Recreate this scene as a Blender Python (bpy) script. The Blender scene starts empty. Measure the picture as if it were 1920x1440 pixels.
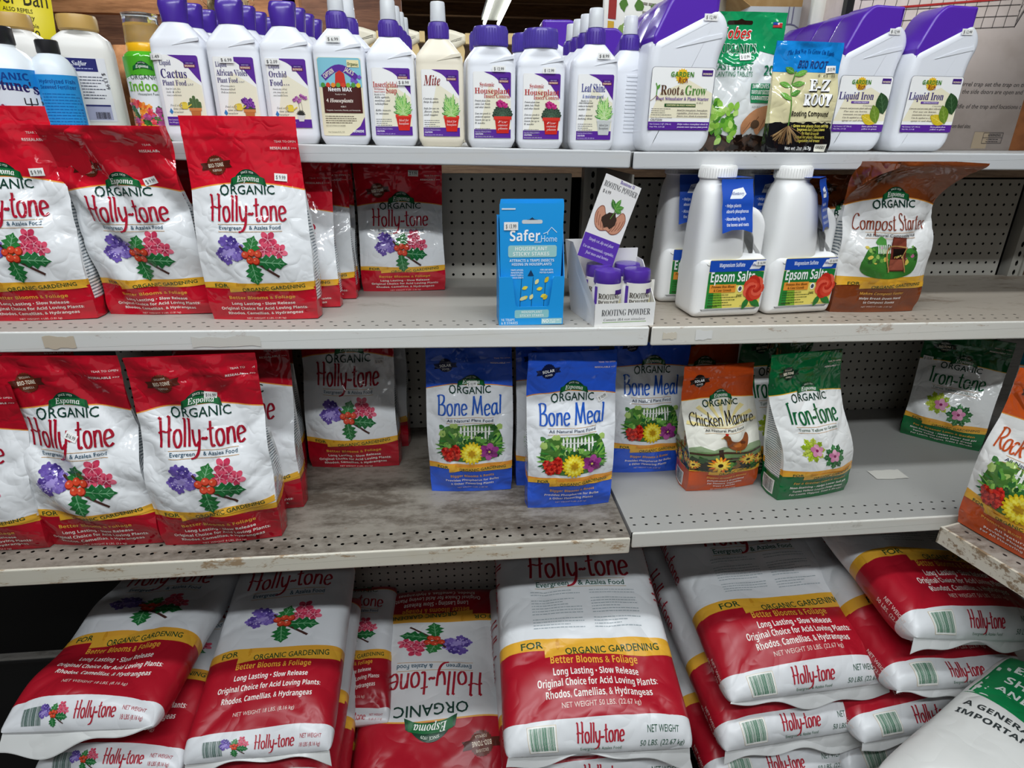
import bpy, bmesh, math, random
import numpy as np
from mathutils import Vector, Matrix
from mathutils.geometry import tessellate_polygon

SC = bpy.context.scene
COL = SC.collection
H0 = 1.5                     # height of the measuring origin above the floor
PI = math.pi

# ---------------------------------------------------------------- camera
def make_camera():
    pitch, yaw, roll = 0.39721, 0.10021, -0.00789
    cy, sy = math.cos(yaw), math.sin(yaw)
    f = np.array([sy * math.cos(pitch), cy * math.cos(pitch), -math.sin(pitch)])
    r = np.array([cy, -sy, 0.0])
    d = np.cross(f, r)
    cr, sr = math.cos(roll), math.sin(roll)
    R, D = cr * r + sr * d, -sr * r + cr * d
    cam = bpy.data.cameras.new('camera')
    cam.sensor_width = 36.0
    cam.lens = 1130.0 / 1920.0 * 36.0
    cam.clip_start = 0.05
    o = bpy.data.objects.new('camera', cam)
    COL.objects.link(o)
    m = Matrix(((R[0], -D[0], -f[0], -0.0016), (R[1], -D[1], -f[1], -1.51658),
                (R[2], -D[2], -f[2], 0.10614 + H0), (0, 0, 0, 1)))
    o.matrix_world = m
    SC.camera = o
make_camera()

# ---------------------------------------------------------------- world, lights, exposure
W = bpy.data.worlds.new('world')
SC.world = W
W.use_nodes = True
W.node_tree.nodes['Background'].inputs[0].default_value = (0.80, 0.90, 1.0, 1)
W.node_tree.nodes['Background'].inputs[1].default_value = 0.022
SC.view_settings.view_transform = 'Standard'
SC.view_settings.look = 'None'
SC.view_settings.gamma = 1.0
SC.view_settings.use_curve_mapping = False
SC.view_settings.exposure = 0.0

def area_light(name, loc, target, sx, sy, watts, col):
    l = bpy.data.lights.new(name, 'AREA')
    l.shape = 'RECTANGLE'
    l.size, l.size_y, l.energy, l.color = sx, sy, watts, col
    o = bpy.data.objects.new(name, l)
    COL.objects.link(o)
    o.location = loc
    o.rotation_euler = (Vector(target) - Vector(loc)).to_track_quat('-Z', 'Y').to_euler()
    return o
COOL = (0.92, 0.97, 1.0)
# ceiling tubes over the aisle in front of the shelves
for i, (lx, ly, w) in enumerate([(-1.2, -0.95, 12), (0.2, -1.0, 18), (1.6, -1.0, 10), (-0.5, -2.2, 26), (0.9, -2.2, 26), (0.0, -3.2, 6)]):
    area_light('aisle_tube_light', (lx, ly, 3.05), (lx, ly + 0.25, 0.0), 1.25, 0.12, w, COOL)
# soft fill light added behind the camera, with no door there
area_light('front_fill_light', (-0.9, -5.2, 1.75), (0.0, 0.0, 1.05), 3.2, 2.6, 6, (0.95, 0.98, 1.0))
# tubes over the next aisle; the farthest is added to light the back wall
for lx, ly in ((-1.2, 2.4), (0.9, 3.4), (0.3, 7.0)):
    area_light('next_aisle_light', (lx, ly, 3.0), (lx, ly, 0), 1.25, 0.12, 60, COOL)

# ---------------------------------------------------------------- materials
def lin(h):
    h = h.lstrip('#')
    c = [int(h[i:i + 2], 16) / 255 for i in (0, 2, 4)]
    return tuple([(x / 12.92 if x <= 0.04045 else ((x + 0.055) / 1.055) ** 2.4) for x in c] + [1.0])

FIN = {  # roughness, specular level, coat
    'film': (0.10, 0.65, 0.0), 'paper': (0.55, 0.35, 0.0), 'sack': (0.33, 0.5, 0.0),
    'plastic': (0.36, 0.5, 0.0), 'gloss': (0.22, 0.5, 0.0), 'label': (0.30, 0.5, 0.0),
    'card': (0.42, 0.45, 0.0), 'matte': (0.75, 0.3, 0.0)}
MATS = {}
def crinkle(m, scales=((13.0, 1.0), (34.0, .35)), dist=.016, strength=.65):
    """fine sharp wrinkles of plastic film, as a bump"""
    t = m.node_tree
    co = t.nodes.new('ShaderNodeTexCoord')
    hs = []
    for sc, am in scales:
        n = t.nodes.new('ShaderNodeTexNoise')
        n.inputs['Scale'].default_value = sc
        n.inputs['Detail'].default_value = 1.0
        n.inputs['Distortion'].default_value = .6
        t.links.new(co.outputs['Object'], n.inputs['Vector'])
        s = t.nodes.new('ShaderNodeMath'); s.operation = 'SUBTRACT'; s.inputs[1].default_value = .5
        t.links.new(n.outputs[0], s.inputs[0])
        a = t.nodes.new('ShaderNodeMath'); a.operation = 'ABSOLUTE'
        t.links.new(s.outputs[0], a.inputs[0])
        q = t.nodes.new('ShaderNodeMath'); q.operation = 'MULTIPLY'; q.inputs[1].default_value = am
        t.links.new(a.outputs[0], q.inputs[0])
        hs.append(q.outputs[0])
    ad = t.nodes.new('ShaderNodeMath'); ad.operation = 'ADD'
    t.links.new(hs[0], ad.inputs[0]); t.links.new(hs[1], ad.inputs[1])
    b = t.nodes.new('ShaderNodeBump')
    b.inputs['Strength'].default_value = strength
    b.inputs['Distance'].default_value = dist
    t.links.new(ad.outputs[0], b.inputs['Height'])
    t.links.new(b.outputs[0], t.nodes['Principled BSDF'].inputs['Normal'])

def ink(hexc, fin='paper'):
    key = 'ink_%s_%s' % (hexc.lstrip('#'), fin)
    if key in MATS:
        return MATS[key]
    m = bpy.data.materials.new(key)
    m.use_nodes = True
    b = m.node_tree.nodes['Principled BSDF']
    ro, sp, co = FIN[fin]
    b.inputs['Base Color'].default_value = lin(hexc)
    b.inputs['Roughness'].default_value = ro
    b.inputs['Specular IOR Level'].default_value = sp
    b.inputs['Coat Weight'].default_value = co
    if fin == 'film':
        crinkle(m)
    if fin == 'sack':
        crinkle(m, ((5.0, 1.0), (15.0, .4), (120.0, .02)), .035, .45)
    MATS[key] = m
    return m

class NT:
    """tiny helper for node chains"""
    def __init__(s, name):
        s.m = bpy.data.materials.new(name)
        s.m.use_nodes = True
        s.t = s.m.node_tree
        s.b = s.t.nodes['Principled BSDF']
    def put(s, sock, v):
        if hasattr(v, 'is_output') or isinstance(v, bpy.types.NodeSocket):
            s.t.links.new(v, sock)
        else:
            sock.default_value = v
    def math(s, op, a, b=0.0, clamp=False):
        n = s.t.nodes.new('ShaderNodeMath')
        n.operation = op
        n.use_clamp = clamp
        s.put(n.inputs[0], a)
        s.put(n.inputs[1], b)
        return n.outputs[0]
    def mix(s, fac, a, b):
        n = s.t.nodes.new('ShaderNodeMix')
        n.data_type = 'RGBA'
        s.put(n.inputs[0], fac)
        s.put(n.inputs[6], a)
        s.put(n.inputs[7], b)
        return n.outputs[2]
    def uv(s):
        n = s.t.nodes.new('ShaderNodeUVMap')
        n.uv_map = 'UVMap'
        p = s.t.nodes.new('ShaderNodeSeparateXYZ')
        s.t.links.new(n.outputs[0], p.inputs[0])
        return p.outputs[0], p.outputs[1]
    def coord(s, which='Object'):
        return s.t.nodes.new('ShaderNodeTexCoord').outputs[which]
    def mapped(s, vec, scale):
        n = s.t.nodes.new('ShaderNodeMapping')
        s.put(n.inputs[0], vec)
        n.inputs['Scale'].default_value = scale
        return n.outputs[0]
    def noise(s, scale, detail=4, rough=0.6, vec=None):
        n = s.t.nodes.new('ShaderNodeTexNoise')
        n.inputs['Scale'].default_value = scale
        n.inputs['Detail'].default_value = detail
        n.inputs['Roughness'].default_value = rough
        if vec is not None:
            s.t.links.new(vec, n.inputs['Vector'])
        return n.outputs[0]
    def ramp(s, v, lo, hi):
        n = s.t.nodes.new('ShaderNodeMapRange')
        n.interpolation_type = 'SMOOTHSTEP'
        s.put(n.inputs[0], v)
        n.inputs[1].default_value, n.inputs[2].default_value = lo, hi
        return n.outputs[0]
    def bump(s, h, strength=0.2, dist=0.002):
        n = s.t.nodes.new('ShaderNodeBump')
        n.inputs['Strength'].default_value = strength
        n.inputs['Distance'].default_value = dist
        s.put(n.inputs['Height'], h)
        s.t.links.new(n.outputs[0], s.b.inputs['Normal'])
    def done(s, col, rough=None, spec=None):
        s.put(s.b.inputs['Base Color'], col)
        if rough is not None:
            s.put(s.b.inputs['Roughness'], rough)
        if spec is not None:
            s.b.inputs['Specular IOR Level'].default_value = spec
        return s.m

def panel_mat(name, fin, white, head, line, band, bottom, tb, k, r0, r1, side=None, strip=None, lines_col='#6f7d86', sidewhite=None):
    """printed colour fields of a bag: header with an arched lower edge, white field, yellow band, bottom field"""
    key = 'panel_' + name
    if key in MATS:
        return MATS[key]
    n = NT(key)
    u, v = n.uv()
    u2 = n.math('MINIMUM', n.math('MULTIPLY', u, u), 1.0)
    edge = n.math('SUBTRACT', tb, n.math('MULTIPLY', u2, k))
    c = lin(white)
    if side:
        au = n.math('ABSOLUTE', u)
        ins = n.math('MULTIPLY', n.math('GREATER_THAN', au, 2.12), n.math('LESS_THAN', au, 2.9))
        inv = n.math('MULTIPLY', n.math('GREATER_THAN', v, side[0]), n.math('LESS_THAN', v, side[1]))
        stripe = n.math('LESS_THAN', n.math('FRACT', n.math('MULTIPLY', v, side[2])), 0.42)
        vec = n.t.nodes.new('ShaderNodeCombineXYZ')
        n.t.links.new(n.math('MULTIPLY', u, 60.0), vec.inputs[0])
        n.t.links.new(n.math('FLOOR', n.math('MULTIPLY', v, side[2])), vec.inputs[1])
        gap = n.math('GREATER_THAN', n.noise(1.0, 1, 0.5, vec.outputs[0]), 0.40)
        mask = n.math('MULTIPLY', n.math('MULTIPLY', ins, inv), n.math('MULTIPLY', stripe, gap))
    c = n.mix(n.math('LESS_THAN', v, r1), c, lin(band))
    c = n.mix(n.math('LESS_THAN', v, r0), c, lin(bottom))
    if side:
        aw = n.math('MULTIPLY', ins, inv)
        c = n.mix(aw, c, lin(sidewhite or white))
        c = n.mix(mask, c, lin(lines_col))
    if strip:
        c = n.mix(n.math('LESS_THAN', v, strip), c, lin(white))
    dv = n.math('SUBTRACT', v, edge)
    if line:
        c = n.mix(n.math('GREATER_THAN', dv, -0.006), c, lin(line))
    c = n.mix(n.math('GREATER_THAN', dv, 0.0), c, lin(head))
    ro, sp, co = FIN[fin]
    n.done(c, ro, sp)
    if fin == 'film':
        crinkle(n.m)
    if fin == 'sack':
        crinkle(n.m, ((5.0, 1.0), (15.0, .4), (120.0, .02)), .035, .45)
    MATS[key] = n.m
    return n.m

# ---------------------------------------------------------------- objects
def thing(name, label, cat, loc=(0, 0, 0), rz=0.0, group=None, rot=None):
    o = bpy.data.objects.new(name, None)
    o.empty_display_size = 0.02
    COL.objects.link(o)
    o.location = loc
    o.rotation_euler = rot if rot else (0, 0, rz)
    o['label'] = label
    o['category'] = cat
    if group:
        o['group'] = group
    return o

def tag(o, label, cat, group=None):
    o['label'] = label
    o['category'] = cat
    if group:
        o['group'] = group
    return o

def copy_thing(src, label, loc, rz=None, rot=None, group=None, name=None):
    r = src.copy()
    COL.objects.link(r)
    r['label'] = label
    if group:
        r['group'] = group
    elif 'group' in r and group is not None:
        del r['group']
    r.location = loc
    if rot:
        r.rotation_euler = rot
    elif rz is not None:
        r.rotation_euler = (0, 0, rz)
    for ch in list(src.children):
        c = ch.copy()
        COL.objects.link(c)
        c.parent = r
        for g in list(ch.children):
            d = g.copy()
            COL.objects.link(d)
            d.parent = c
    return r

class MB:
    """collects geometry for ONE mesh object"""
    def __init__(s):
        s.v, s.f, s.fm, s.n, s.uv, s.mats, s.c = [], [], [], [], [], [], 0
        s.custom = False
    def mi(s, m):
        if m not in s.mats:
            s.mats.append(m)
        return s.mats.index(m)
    def add(s, P, faces, m, N=None, uv=None):
        P = np.asarray(P, float).reshape(-1, 3)
        k = s.mi(m)
        s.v.append(P)
        s.n.append(np.asarray(N, float) if N is not None else np.zeros_like(P))
        if N is not None:
            s.custom = True
        s.uv.append(np.asarray(uv, float) if uv is not None else np.zeros((len(P), 2)))
        for f in faces:
            s.f.append(tuple(int(i) + s.c for i in f))
            s.fm.append(k)
        s.c += len(P)
    def grid(s, P, m, uv=None, normals=True, flip=False):
        n, q = P.shape[:2]
        F = []
        for i in range(n - 1):
            for j in range(q - 1):
                a, b, c, d = i * q + j, i * q + j + 1, (i + 1) * q + j + 1, (i + 1) * q + j
                F.append((a, d, c, b) if flip else (a, b, c, d))
        N = None
        if normals:
            du = np.gradient(P, axis=1)
            dv = np.gradient(P, axis=0)
            N = np.cross(du, dv)
            if flip:
                N = -N
            N = N / np.maximum(np.linalg.norm(N, axis=2, keepdims=True), 1e-12)
            N = N.reshape(-1, 3)
        s.add(P.reshape(-1, 3), F, m, N, uv.reshape(-1, 2) if uv is not None else None)
    def box(s, x0, y0, z0, x1, y1, z1, m):
        P = [(x0, y0, z0), (x1, y0, z0), (x1, y1, z0), (x0, y1, z0), (x0, y0, z1), (x1, y0, z1), (x1, y1, z1), (x0, y1, z1)]
        s.add(P, [(0, 3, 2, 1), (4, 5, 6, 7), (0, 1, 5, 4), (1, 2, 6, 5), (2, 3, 7, 6), (3, 0, 4, 7)], m)
    def prism(s, pts, axis_fn, m):
        """polygon pts extruded: axis_fn(p, side) -> 3D"""
        n = len(pts)
        P = [axis_fn(p, 0) for p in pts] + [axis_fn(p, 1) for p in pts]
        F = [tuple(range(n)), tuple(range(2 * n - 1, n - 1, -1))]
        F += [(i, i + n, (i + 1) % n + n, (i + 1) % n) for i in range(n)]
        s.add(P, F, m)
    def tube(s, pts, r, m, n=10, cap=True):
        pts = [Vector(p) for p in pts]
        rs = r if isinstance(r, (list, tuple)) else [r] * len(pts)
        V, F = [], []
        for i, p in enumerate(pts):
            d = (pts[min(i + 1, len(pts) - 1)] - pts[max(i - 1, 0)]).normalized()
            a = d.orthogonal().normalized()
            b = d.cross(a)
            for k in range(n):
                t = 2 * PI * k / n
                V.append(tuple(p + (a * math.cos(t) + b * math.sin(t)) * rs[i]))
        for i in range(len(pts) - 1):
            for k in range(n):
                F.append((i * n + k, i * n + (k + 1) % n, (i + 1) * n + (k + 1) % n, (i + 1) * n + k))
        if cap:
            F += [tuple(range(n - 1, -1, -1)), tuple((len(pts) - 1) * n + k for k in range(n))]
        s.add(V, F, m)
    def loft(s, secs, m, p=2.0, n=40, cap0=True, cap1=True):
        """secs: (z, halfwidth, halfdepth[, x, y[, p]]) superellipse rings"""
        V, F = [], []
        for sec in secs:
            z, hw, hd = sec[:3]
            ox, oy = (sec[3], sec[4]) if len(sec) > 4 else (0, 0)
            pp = sec[5] if len(sec) > 5 else p
            for k in range(n):
                t = 2 * PI * (k + 0.5) / n
                c, sn = math.cos(t), math.sin(t)
                V.append((ox + hw * math.copysign(abs(c) ** (2 / pp), c), oy + hd * math.copysign(abs(sn) ** (2 / pp), sn), z))
        q = len(secs)
        for i in range(q - 1):
            for k in range(n):
                F.append((i * n + k, i * n + (k + 1) % n, (i + 1) * n + (k + 1) % n, (i + 1) * n + k))
        if cap0:
            F.append(tuple(range(n - 1, -1, -1)))
        if cap1:
            F.append(tuple((q - 1) * n + k for k in range(n)))
        s.add(V, F, m)
    def puff(s, out, d, r, m, steps=4, y0=0.0):
        """outline (x,z) counter-clockwise seen from the front, thickness d, rounded edge r"""
        o = np.array(out, float)
        n = len(o)
        e = np.roll(o, -1, 0) - o
        nr = np.stack([e[:, 1], -e[:, 0]], 1)
        nr /= np.maximum(np.linalg.norm(nr, axis=1, keepdims=True), 1e-9)
        vn = nr + np.roll(nr, 1, 0)
        vn /= np.maximum(np.linalg.norm(vn, axis=1, keepdims=True), 1e-9)
        rings = [(o - vn * (r + .0012), -d / 2)]
        for k in range(steps + 1):
            a = PI / 2 * k / steps
            rings.append((o - vn * r * (1 - math.sin(a)), -d / 2 + r * (1 - math.cos(a))))
        rings += [(q, -y) for q, y in reversed(rings)]
        V, F = [], []
        for q, y in rings:
            V += [(x, y + y0, z) for x, z in q]
        for i in range(len(rings) - 1):
            for k in range(n):
                F.append((i * n + k, (i + 1) * n + k, (i + 1) * n + (k + 1) % n, i * n + (k + 1) % n))
        F = [tuple(reversed(f)) for f in F]
        F.append(tuple(range(n)))
        F.append(tuple((len(rings) - 1) * n + k for k in range(n - 1, -1, -1)))
        s.add(V, F, m)
    def build(s, name, parent=None, loc=None, label=None, sharp=38, smooth=True):
        me = bpy.data.meshes.new(name)
        V = np.concatenate(s.v)
        me.from_pydata(V.tolist(), [], s.f)
        for m in s.mats:
            me.materials.append(m)
        me.polygons.foreach_set('material_index', s.fm)
        me.polygons.foreach_set('use_smooth', [smooth] * len(s.f))
        UV = np.concatenate(s.uv)
        if np.any(UV):
            lay = me.uv_layers.new(name='UVMap')
            idx = np.empty(len(me.loops), dtype=np.int32)
            me.loops.foreach_get('vertex_index', idx)
            lay.data.foreach_set('uv', UV[idx].ravel())
        me.update()
        if s.custom:
            me.normals_split_custom_set_from_vertices(np.concatenate(s.n).tolist())
        elif smooth:
            me.set_sharp_from_angle(angle=math.radians(sharp))
        o = bpy.data.objects.new(name, me)
        COL.objects.link(o)
        if parent:
            o.parent = parent
        if loc is not None:
            o.location = loc
        if label:
            o['label'] = label
        return o

# ---------------------------------------------------------------- lettering and flat art
SERIF_U, SERIF_L, SERIF_D = 0x1D400, 0x1D41A, 0x1D7CE
def restyle(s, style):
    out = []
    for ch in s:
        o = ord(ch)
        if style == 'serif':
            if 'A' <= ch <= 'Z': o = 0x1D400 + o - 65
            elif 'a' <= ch <= 'z': o = 0x1D41A + o - 97
            elif '0' <= ch <= '9': o = 0x1D7CE + o - 48
        elif style == 'ital':
            if ch == 'h': o = 0x210E
            elif 'A' <= ch <= 'Z': o = 0x1D434 + o - 65
            elif 'a' <= ch <= 'z': o = 0x1D44E + o - 97
        elif style == 'bi':
            if 'A' <= ch <= 'Z': o = 0x1D468 + o - 65
            elif 'a' <= ch <= 'z': o = 0x1D482 + o - 97
        elif style == 'bold':
            if 'A' <= ch <= 'Z': o = 0x1D5D4 + o - 65
            elif 'a' <= ch <= 'z': o = 0x1D5EE + o - 97
            elif '0' <= ch <= '9': o = 0x1D7EC + o - 48
        out.append(chr(o))
    return ''.join(out)

TXT = {}
def text_geo(s, style, off=0.0, res=2):
    key = (s, style, off, res)
    if key in TXT:
        return TXT[key]
    c = bpy.data.curves.new('t', 'FONT')
    c.body = restyle(s, style)
    c.resolution_u = res
    c.offset = off
    o = bpy.data.objects.new('t', c)
    COL.objects.link(o)
    bpy.context.view_layer.update()
    ev = o.evaluated_get(bpy.context.evaluated_depsgraph_get())
    me = ev.to_mesh()
    V = np.array([v.co[:2] for v in me.vertices], float).reshape(-1, 2)
    F = [tuple(p.vertices) for p in me.polygons]
    ev.to_mesh_clear()
    bpy.data.objects.remove(o)
    bpy.data.curves.remove(c)
    TXT[key] = (V / 0.69, F)
    return TXT[key]

# brush letters: cap height 1; stroke lists of control points; advance
BR = {
 'H': ([[(.06, 0), (.10, .5), (.10, 1.02)], [(.02, .98), (.10, 1.03)], [(.40, 0), (.43, .5), (.46, 1.04)], [(.38, 1.0), (.46, 1.05)], [(.0, .50), (.16, .56), (.34, .52), (.54, .60)]], .58),
 'o': ([[(.20, .57), (.08, .48), (.05, .26), (.12, .04), (.22, .0), (.33, .12), (.35, .34), (.29, .53), (.19, .57)]], .42),
 'l': ([[(.07, 0), (.10, .5), (.13, .98)], [(.07, .93), (.13, .98)]], .20),
 'y': ([[(.05, .58), (.06, .3), (.12, .06), (.20, .03), (.30, .16)], [(.36, .60), (.33, .2), (.26, -.16), (.12, -.36), (-.08, -.42)]], .42),
 '-': ([[(.02, .24), (.09, .31), (.17, .25), (.26, .33)]], .30),
 't': ([[(.13, .88), (.11, .4), (.12, .08), (.18, .0), (.26, .05)], [(-.02, .60), (.26, .64)]], .29),
 'n': ([[(.06, 0), (.08, .3), (.09, .58)], [(.09, .38), (.17, .54), (.27, .57), (.33, .45), (.33, 0)]], .42),
 'e': ([[(.06, .27), (.34, .34), (.31, .50), (.21, .57), (.10, .48), (.05, .25), (.10, .05), (.20, .0), (.35, .10)]], .41),
 'B': ([[(.08, 0), (.10, .5), (.09, 1.0)], [(.0, .95), (.20, 1.02), (.38, .95), (.38, .72), (.26, .56), (.12, .52)], [(.24, .55), (.42, .46), (.44, .16), (.30, .0), (.04, .02)]], .52),
 'M': ([[(.04, 0), (.10, .5), (.13, 1.02)], [(.13, 1.02), (.24, .5), (.33, .08)], [(.33, .08), (.44, .6), (.54, 1.02)], [(.54, 1.02), (.56, .5), (.61, 0)]], .70),
 'a': ([[(.33, .50), (.20, .57), (.08, .42), (.06, .15), (.16, .0), (.28, .10), (.34, .30)], [(.35, .58), (.34, .2), (.38, .02), (.44, .05)]], .46),
 'C': ([[(.46, .84), (.38, 1.0), (.22, .98), (.08, .75), (.05, .35), (.14, .06), (.30, .0), (.48, .16)]], .52),
 'm': ([[(.06, 0), (.08, .3), (.09, .58)], [(.09, .38), (.17, .55), (.25, .55), (.29, .42), (.29, 0)], [(.29, .38), (.37, .55), (.46, .55), (.50, .42), (.51, 0)]], .60),
 'p': ([[(.06, -.38), (.08, .1), (.09, .58)], [(.09, .42), (.18, .56), (.30, .52), (.36, .30), (.30, .05), (.19, .0), (.09, .10)]], .43),
 's': ([[(.27, .50), (.18, .57), (.08, .50), (.09, .36), (.22, .26), (.26, .12), (.18, .0), (.04, .08)]], .33),
 'S': ([[(.38, .88), (.28, 1.01), (.12, .96), (.06, .78), (.16, .58), (.32, .42), (.36, .18), (.24, .0), (.04, .10)]], .46),
 'r': ([[(.06, 0), (.08, .3), (.09, .58)], [(.09, .36), (.17, .54), (.29, .56)]], .32),
 'I': ([[(.10, 0), (.12, .5), (.10, 1.0)], [(.02, .97), (.20, 1.02)]], .24),
 'R': ([[(.08, 0), (.10, .5), (.09, 1.0)], [(.0, .94), (.22, 1.02), (.40, .92), (.40, .66), (.26, .50), (.12, .46)], [(.22, .48), (.36, .18), (.54, .0)]], .52),
 'c': ([[(.32, .48), (.22, .57), (.10, .48), (.05, .25), (.12, .03), (.22, .0), (.33, .10)]], .36),
 'k': ([[(.06, 0), (.09, .5), (.11, .98)], [(.33, .58), (.10, .28)], [(.16, .34), (.26, .12), (.38, .0)]], .40),
 'P': ([[(.08, 0), (.10, .5), (.09, 1.0)], [(.0, .94), (.22, 1.02), (.40, .92), (.40, .62), (.24, .46), (.12, .46)]], .48),
 'h': ([[(.06, 0), (.09, .5), (.10, .98)], [(.08, .36), (.17, .54), (.27, .57), (.33, .45), (.33, 0)]], .42),
 'i': ([[(.07, 0), (.08, .3), (.09, .57)], [(.09, .74), (.12, .80)]], .18),
 'u': ([[(.06, .57), (.06, .15), (.14, .0), (.26, .08), (.33, .25)], [(.33, .58), (.34, .2), (.38, .0)]], .43),
 'T': ([[(.22, 0), (.23, .5), (.22, 1.0)], [(.0, .95), (.22, 1.0), (.46, 1.02)]], .46),
 ' ': ([], .24)}

def spline(p, k=5):
    p = [np.array(q, float) for q in p]
    if len(p) < 3:
        return np.array(p)
    q = [2 * p[0] - p[1]] + p + [2 * p[-1] - p[-2]]
    out = []
    for i in range(1, len(q) - 2):
        for j in range(k):
            t = j / k
            a, b, c, d = q[i - 1], q[i], q[i + 1], q[i + 2]
            out.append(.5 * (2 * b + (c - a) * t + (2 * a - 5 * b + 4 * c - d) * t * t + (3 * b - a - 3 * c + d) * t ** 3))
    out.append(p[-1])
    return np.array(out)

class Art:
    def __init__(s):
        s.el = []
    def add(s, col, V, F, l=1):
        s.el.append((col, np.asarray(V, float), F, l))
    def poly(s, col, pts, l=1):
        pts = np.asarray(pts, float)
        tr = tessellate_polygon([[Vector((p[0], p[1], 0)) for p in pts]])
        s.add(col, pts, [tuple(t) for t in tr], l)
    def rect(s, col, x0, y0, x1, y1, l=1, r=0.0):
        if r <= 0:
            s.add(col, [(x0, y0), (x1, y0), (x1, y1), (x0, y1)], [(0, 1, 2, 3)], l)
        else:
            pts = []
            for cx, cy, a0 in ((x1 - r, y1 - r, 0), (x0 + r, y1 - r, 90), (x0 + r, y0 + r, 180), (x1 - r, y0 + r, 270)):
                for k in range(5):
                    a = math.radians(a0 + 22.5 * k)
                    pts.append((cx + r * math.cos(a), cy + r * math.sin(a)))
            s.fan(col, pts, l)
    def fan(s, col, pts, l=1):
        pts = np.asarray(pts, float)
        c = pts.mean(0)
        n = len(pts)
        s.add(col, np.vstack([pts, c]), [(i, (i + 1) % n, n) for i in range(n)], l)
    def ell(s, col, cx, cy, rx, ry=None, l=1, n=18, rot=0.0):
        ry = rx if ry is None else ry
        a = np.arange(n) * 2 * PI / n
        x, y = rx * np.cos(a), ry * np.sin(a)
        c, q = math.cos(rot), math.sin(rot)
        s.fan(col, np.stack([cx + x * c - y * q, cy + x * q + y * c], 1), l)
    def stroke(s, col, pts, w, l=1, nib=None):
        p = np.asarray(pts, float)
        d = np.gradient(p, axis=0)
        ln = np.maximum(np.linalg.norm(d, axis=1, keepdims=True), 1e-12)
        d = d / ln
        nr = np.stack([-d[:, 1], d[:, 0]], 1)
        hw = np.full((len(p), 1), w / 2) if np.isscalar(w) else np.asarray(w, float).reshape(-1, 1) / 2
        if nib:
            hw = (nib[0] * np.abs(d[:, 1:2]) + nib[1] * np.abs(d[:, 0:1])) / 2
        V = np.vstack([p + nr * hw, p - nr * hw])
        n = len(p)
        s.add(col, V, [(i, i + n, i + n + 1, i + 1) for i in range(n - 1)], l)
    def text(s, col, t, x, y, h, w=None, style='sans', align='c', l=3, off=0.0, rot=0.0, shear=0.0, arc=0.0, res=2):
        """h: cap height; w: fit to this width; y: baseline"""
        V, F = text_geo(t, style, off, res)
        if not len(V):
            return
        V = V.copy() * h
        x0, x1 = V[:, 0].min(), V[:, 0].max()
        if w:
            V[:, 0] = (V[:, 0] - x0) * (w / (x1 - x0)) + x0
            x1 = x0 + w
        V[:, 0] -= {'c': (x0 + x1) / 2, 'l': x0, 'r': x1}[align]
        V[:, 0] += shear * V[:, 1]
        if arc:
            half = (x1 - x0) / 2
            V[:, 1] += arc * (1 - (V[:, 0] / half) ** 2)
        c, q = math.cos(rot), math.sin(rot)
        s.add(col, np.stack([x + V[:, 0] * c - V[:, 1] * q, y + V[:, 0] * q + V[:, 1] * c], 1), F, l)
    def brush(s, col, word, cx, y, h, w, l=3, weight=1.0, shear=0.0, rise=0.0):
        adv = sum(BR[c][1] for c in word)
        kx = w / adv
        x = cx - w / 2
        for c in word:
            st, a = BR[c]
            for k in st:
                p = spline(k) * np.array([kx, h])
                p[:, 0] += x + shear * p[:, 1]
                p[:, 1] += y + rise * (p[:, 0] - cx)
                s.stroke(col, p, 0, l, nib=(.084 * h * weight * min(1, kx / h * 1.3), .040 * h * weight))
            x += a * kx
    def micro(s, col, x0, y1, x1, n, pitch, hh, seed=0, align='l', l=2):
        """fine print too small to read: rows of little word bars"""
        R = random.Random(seed)
        for i in range(n):
            y = y1 - i * pitch
            xe = x1 if R.random() < .6 else x0 + (x1 - x0) * R.uniform(.55, .95)
            sh = {'l': 0, 'c': (x1 - xe) / 2, 'r': x1 - xe}[align]
            x = x0
            while x < xe - hh:
                wd = min(R.uniform(1.2, 5) * hh, xe - x)
                s.rect(col, x + sh, y, x + wd + sh, y + hh, l)
                x += wd + hh * .7
    def place(s, o, x, y, k=1.0, rot=0.0, kx=None, l=0):
        kx = k if kx is None else kx
        c, q = math.cos(rot), math.sin(rot)
        for col, V, F, ly in o.el:
            X, Y = V[:, 0] * kx, V[:, 1] * k
            s.add(col, np.stack([x + X * c - Y * q, y + X * q + Y * c], 1), F, ly + l)
        return s

def subdiv(V, T, h):
    for _ in range(9):
        a, b, c = V[T[:, 0]], V[T[:, 1]], V[T[:, 2]]
        L = np.stack([np.linalg.norm(a - b, axis=1), np.linalg.norm(b - c, axis=1), np.linalg.norm(c - a, axis=1)], 1)
        k = L.argmax(1)
        big = L.max(1) > h
        if not big.any():
            break
        keep = T[~big]
        t = T[big]
        kk = k[big]
        r = np.arange(len(t))
        i0, i1, i2 = t[r, kk], t[r, (kk + 1) % 3], t[r, (kk + 2) % 3]
        e = np.sort(np.stack([i0, i1], 1), 1)
        ue, inv = np.unique(e, axis=0, return_inverse=True)
        inv = inv.ravel()
        mid = len(V) + inv
        V = np.vstack([V, (V[ue[:, 0]] + V[ue[:, 1]]) / 2])
        T = np.vstack([keep, np.stack([i0, mid, i2], 1), np.stack([mid, i1, i2], 1)])
    return V, T

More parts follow.
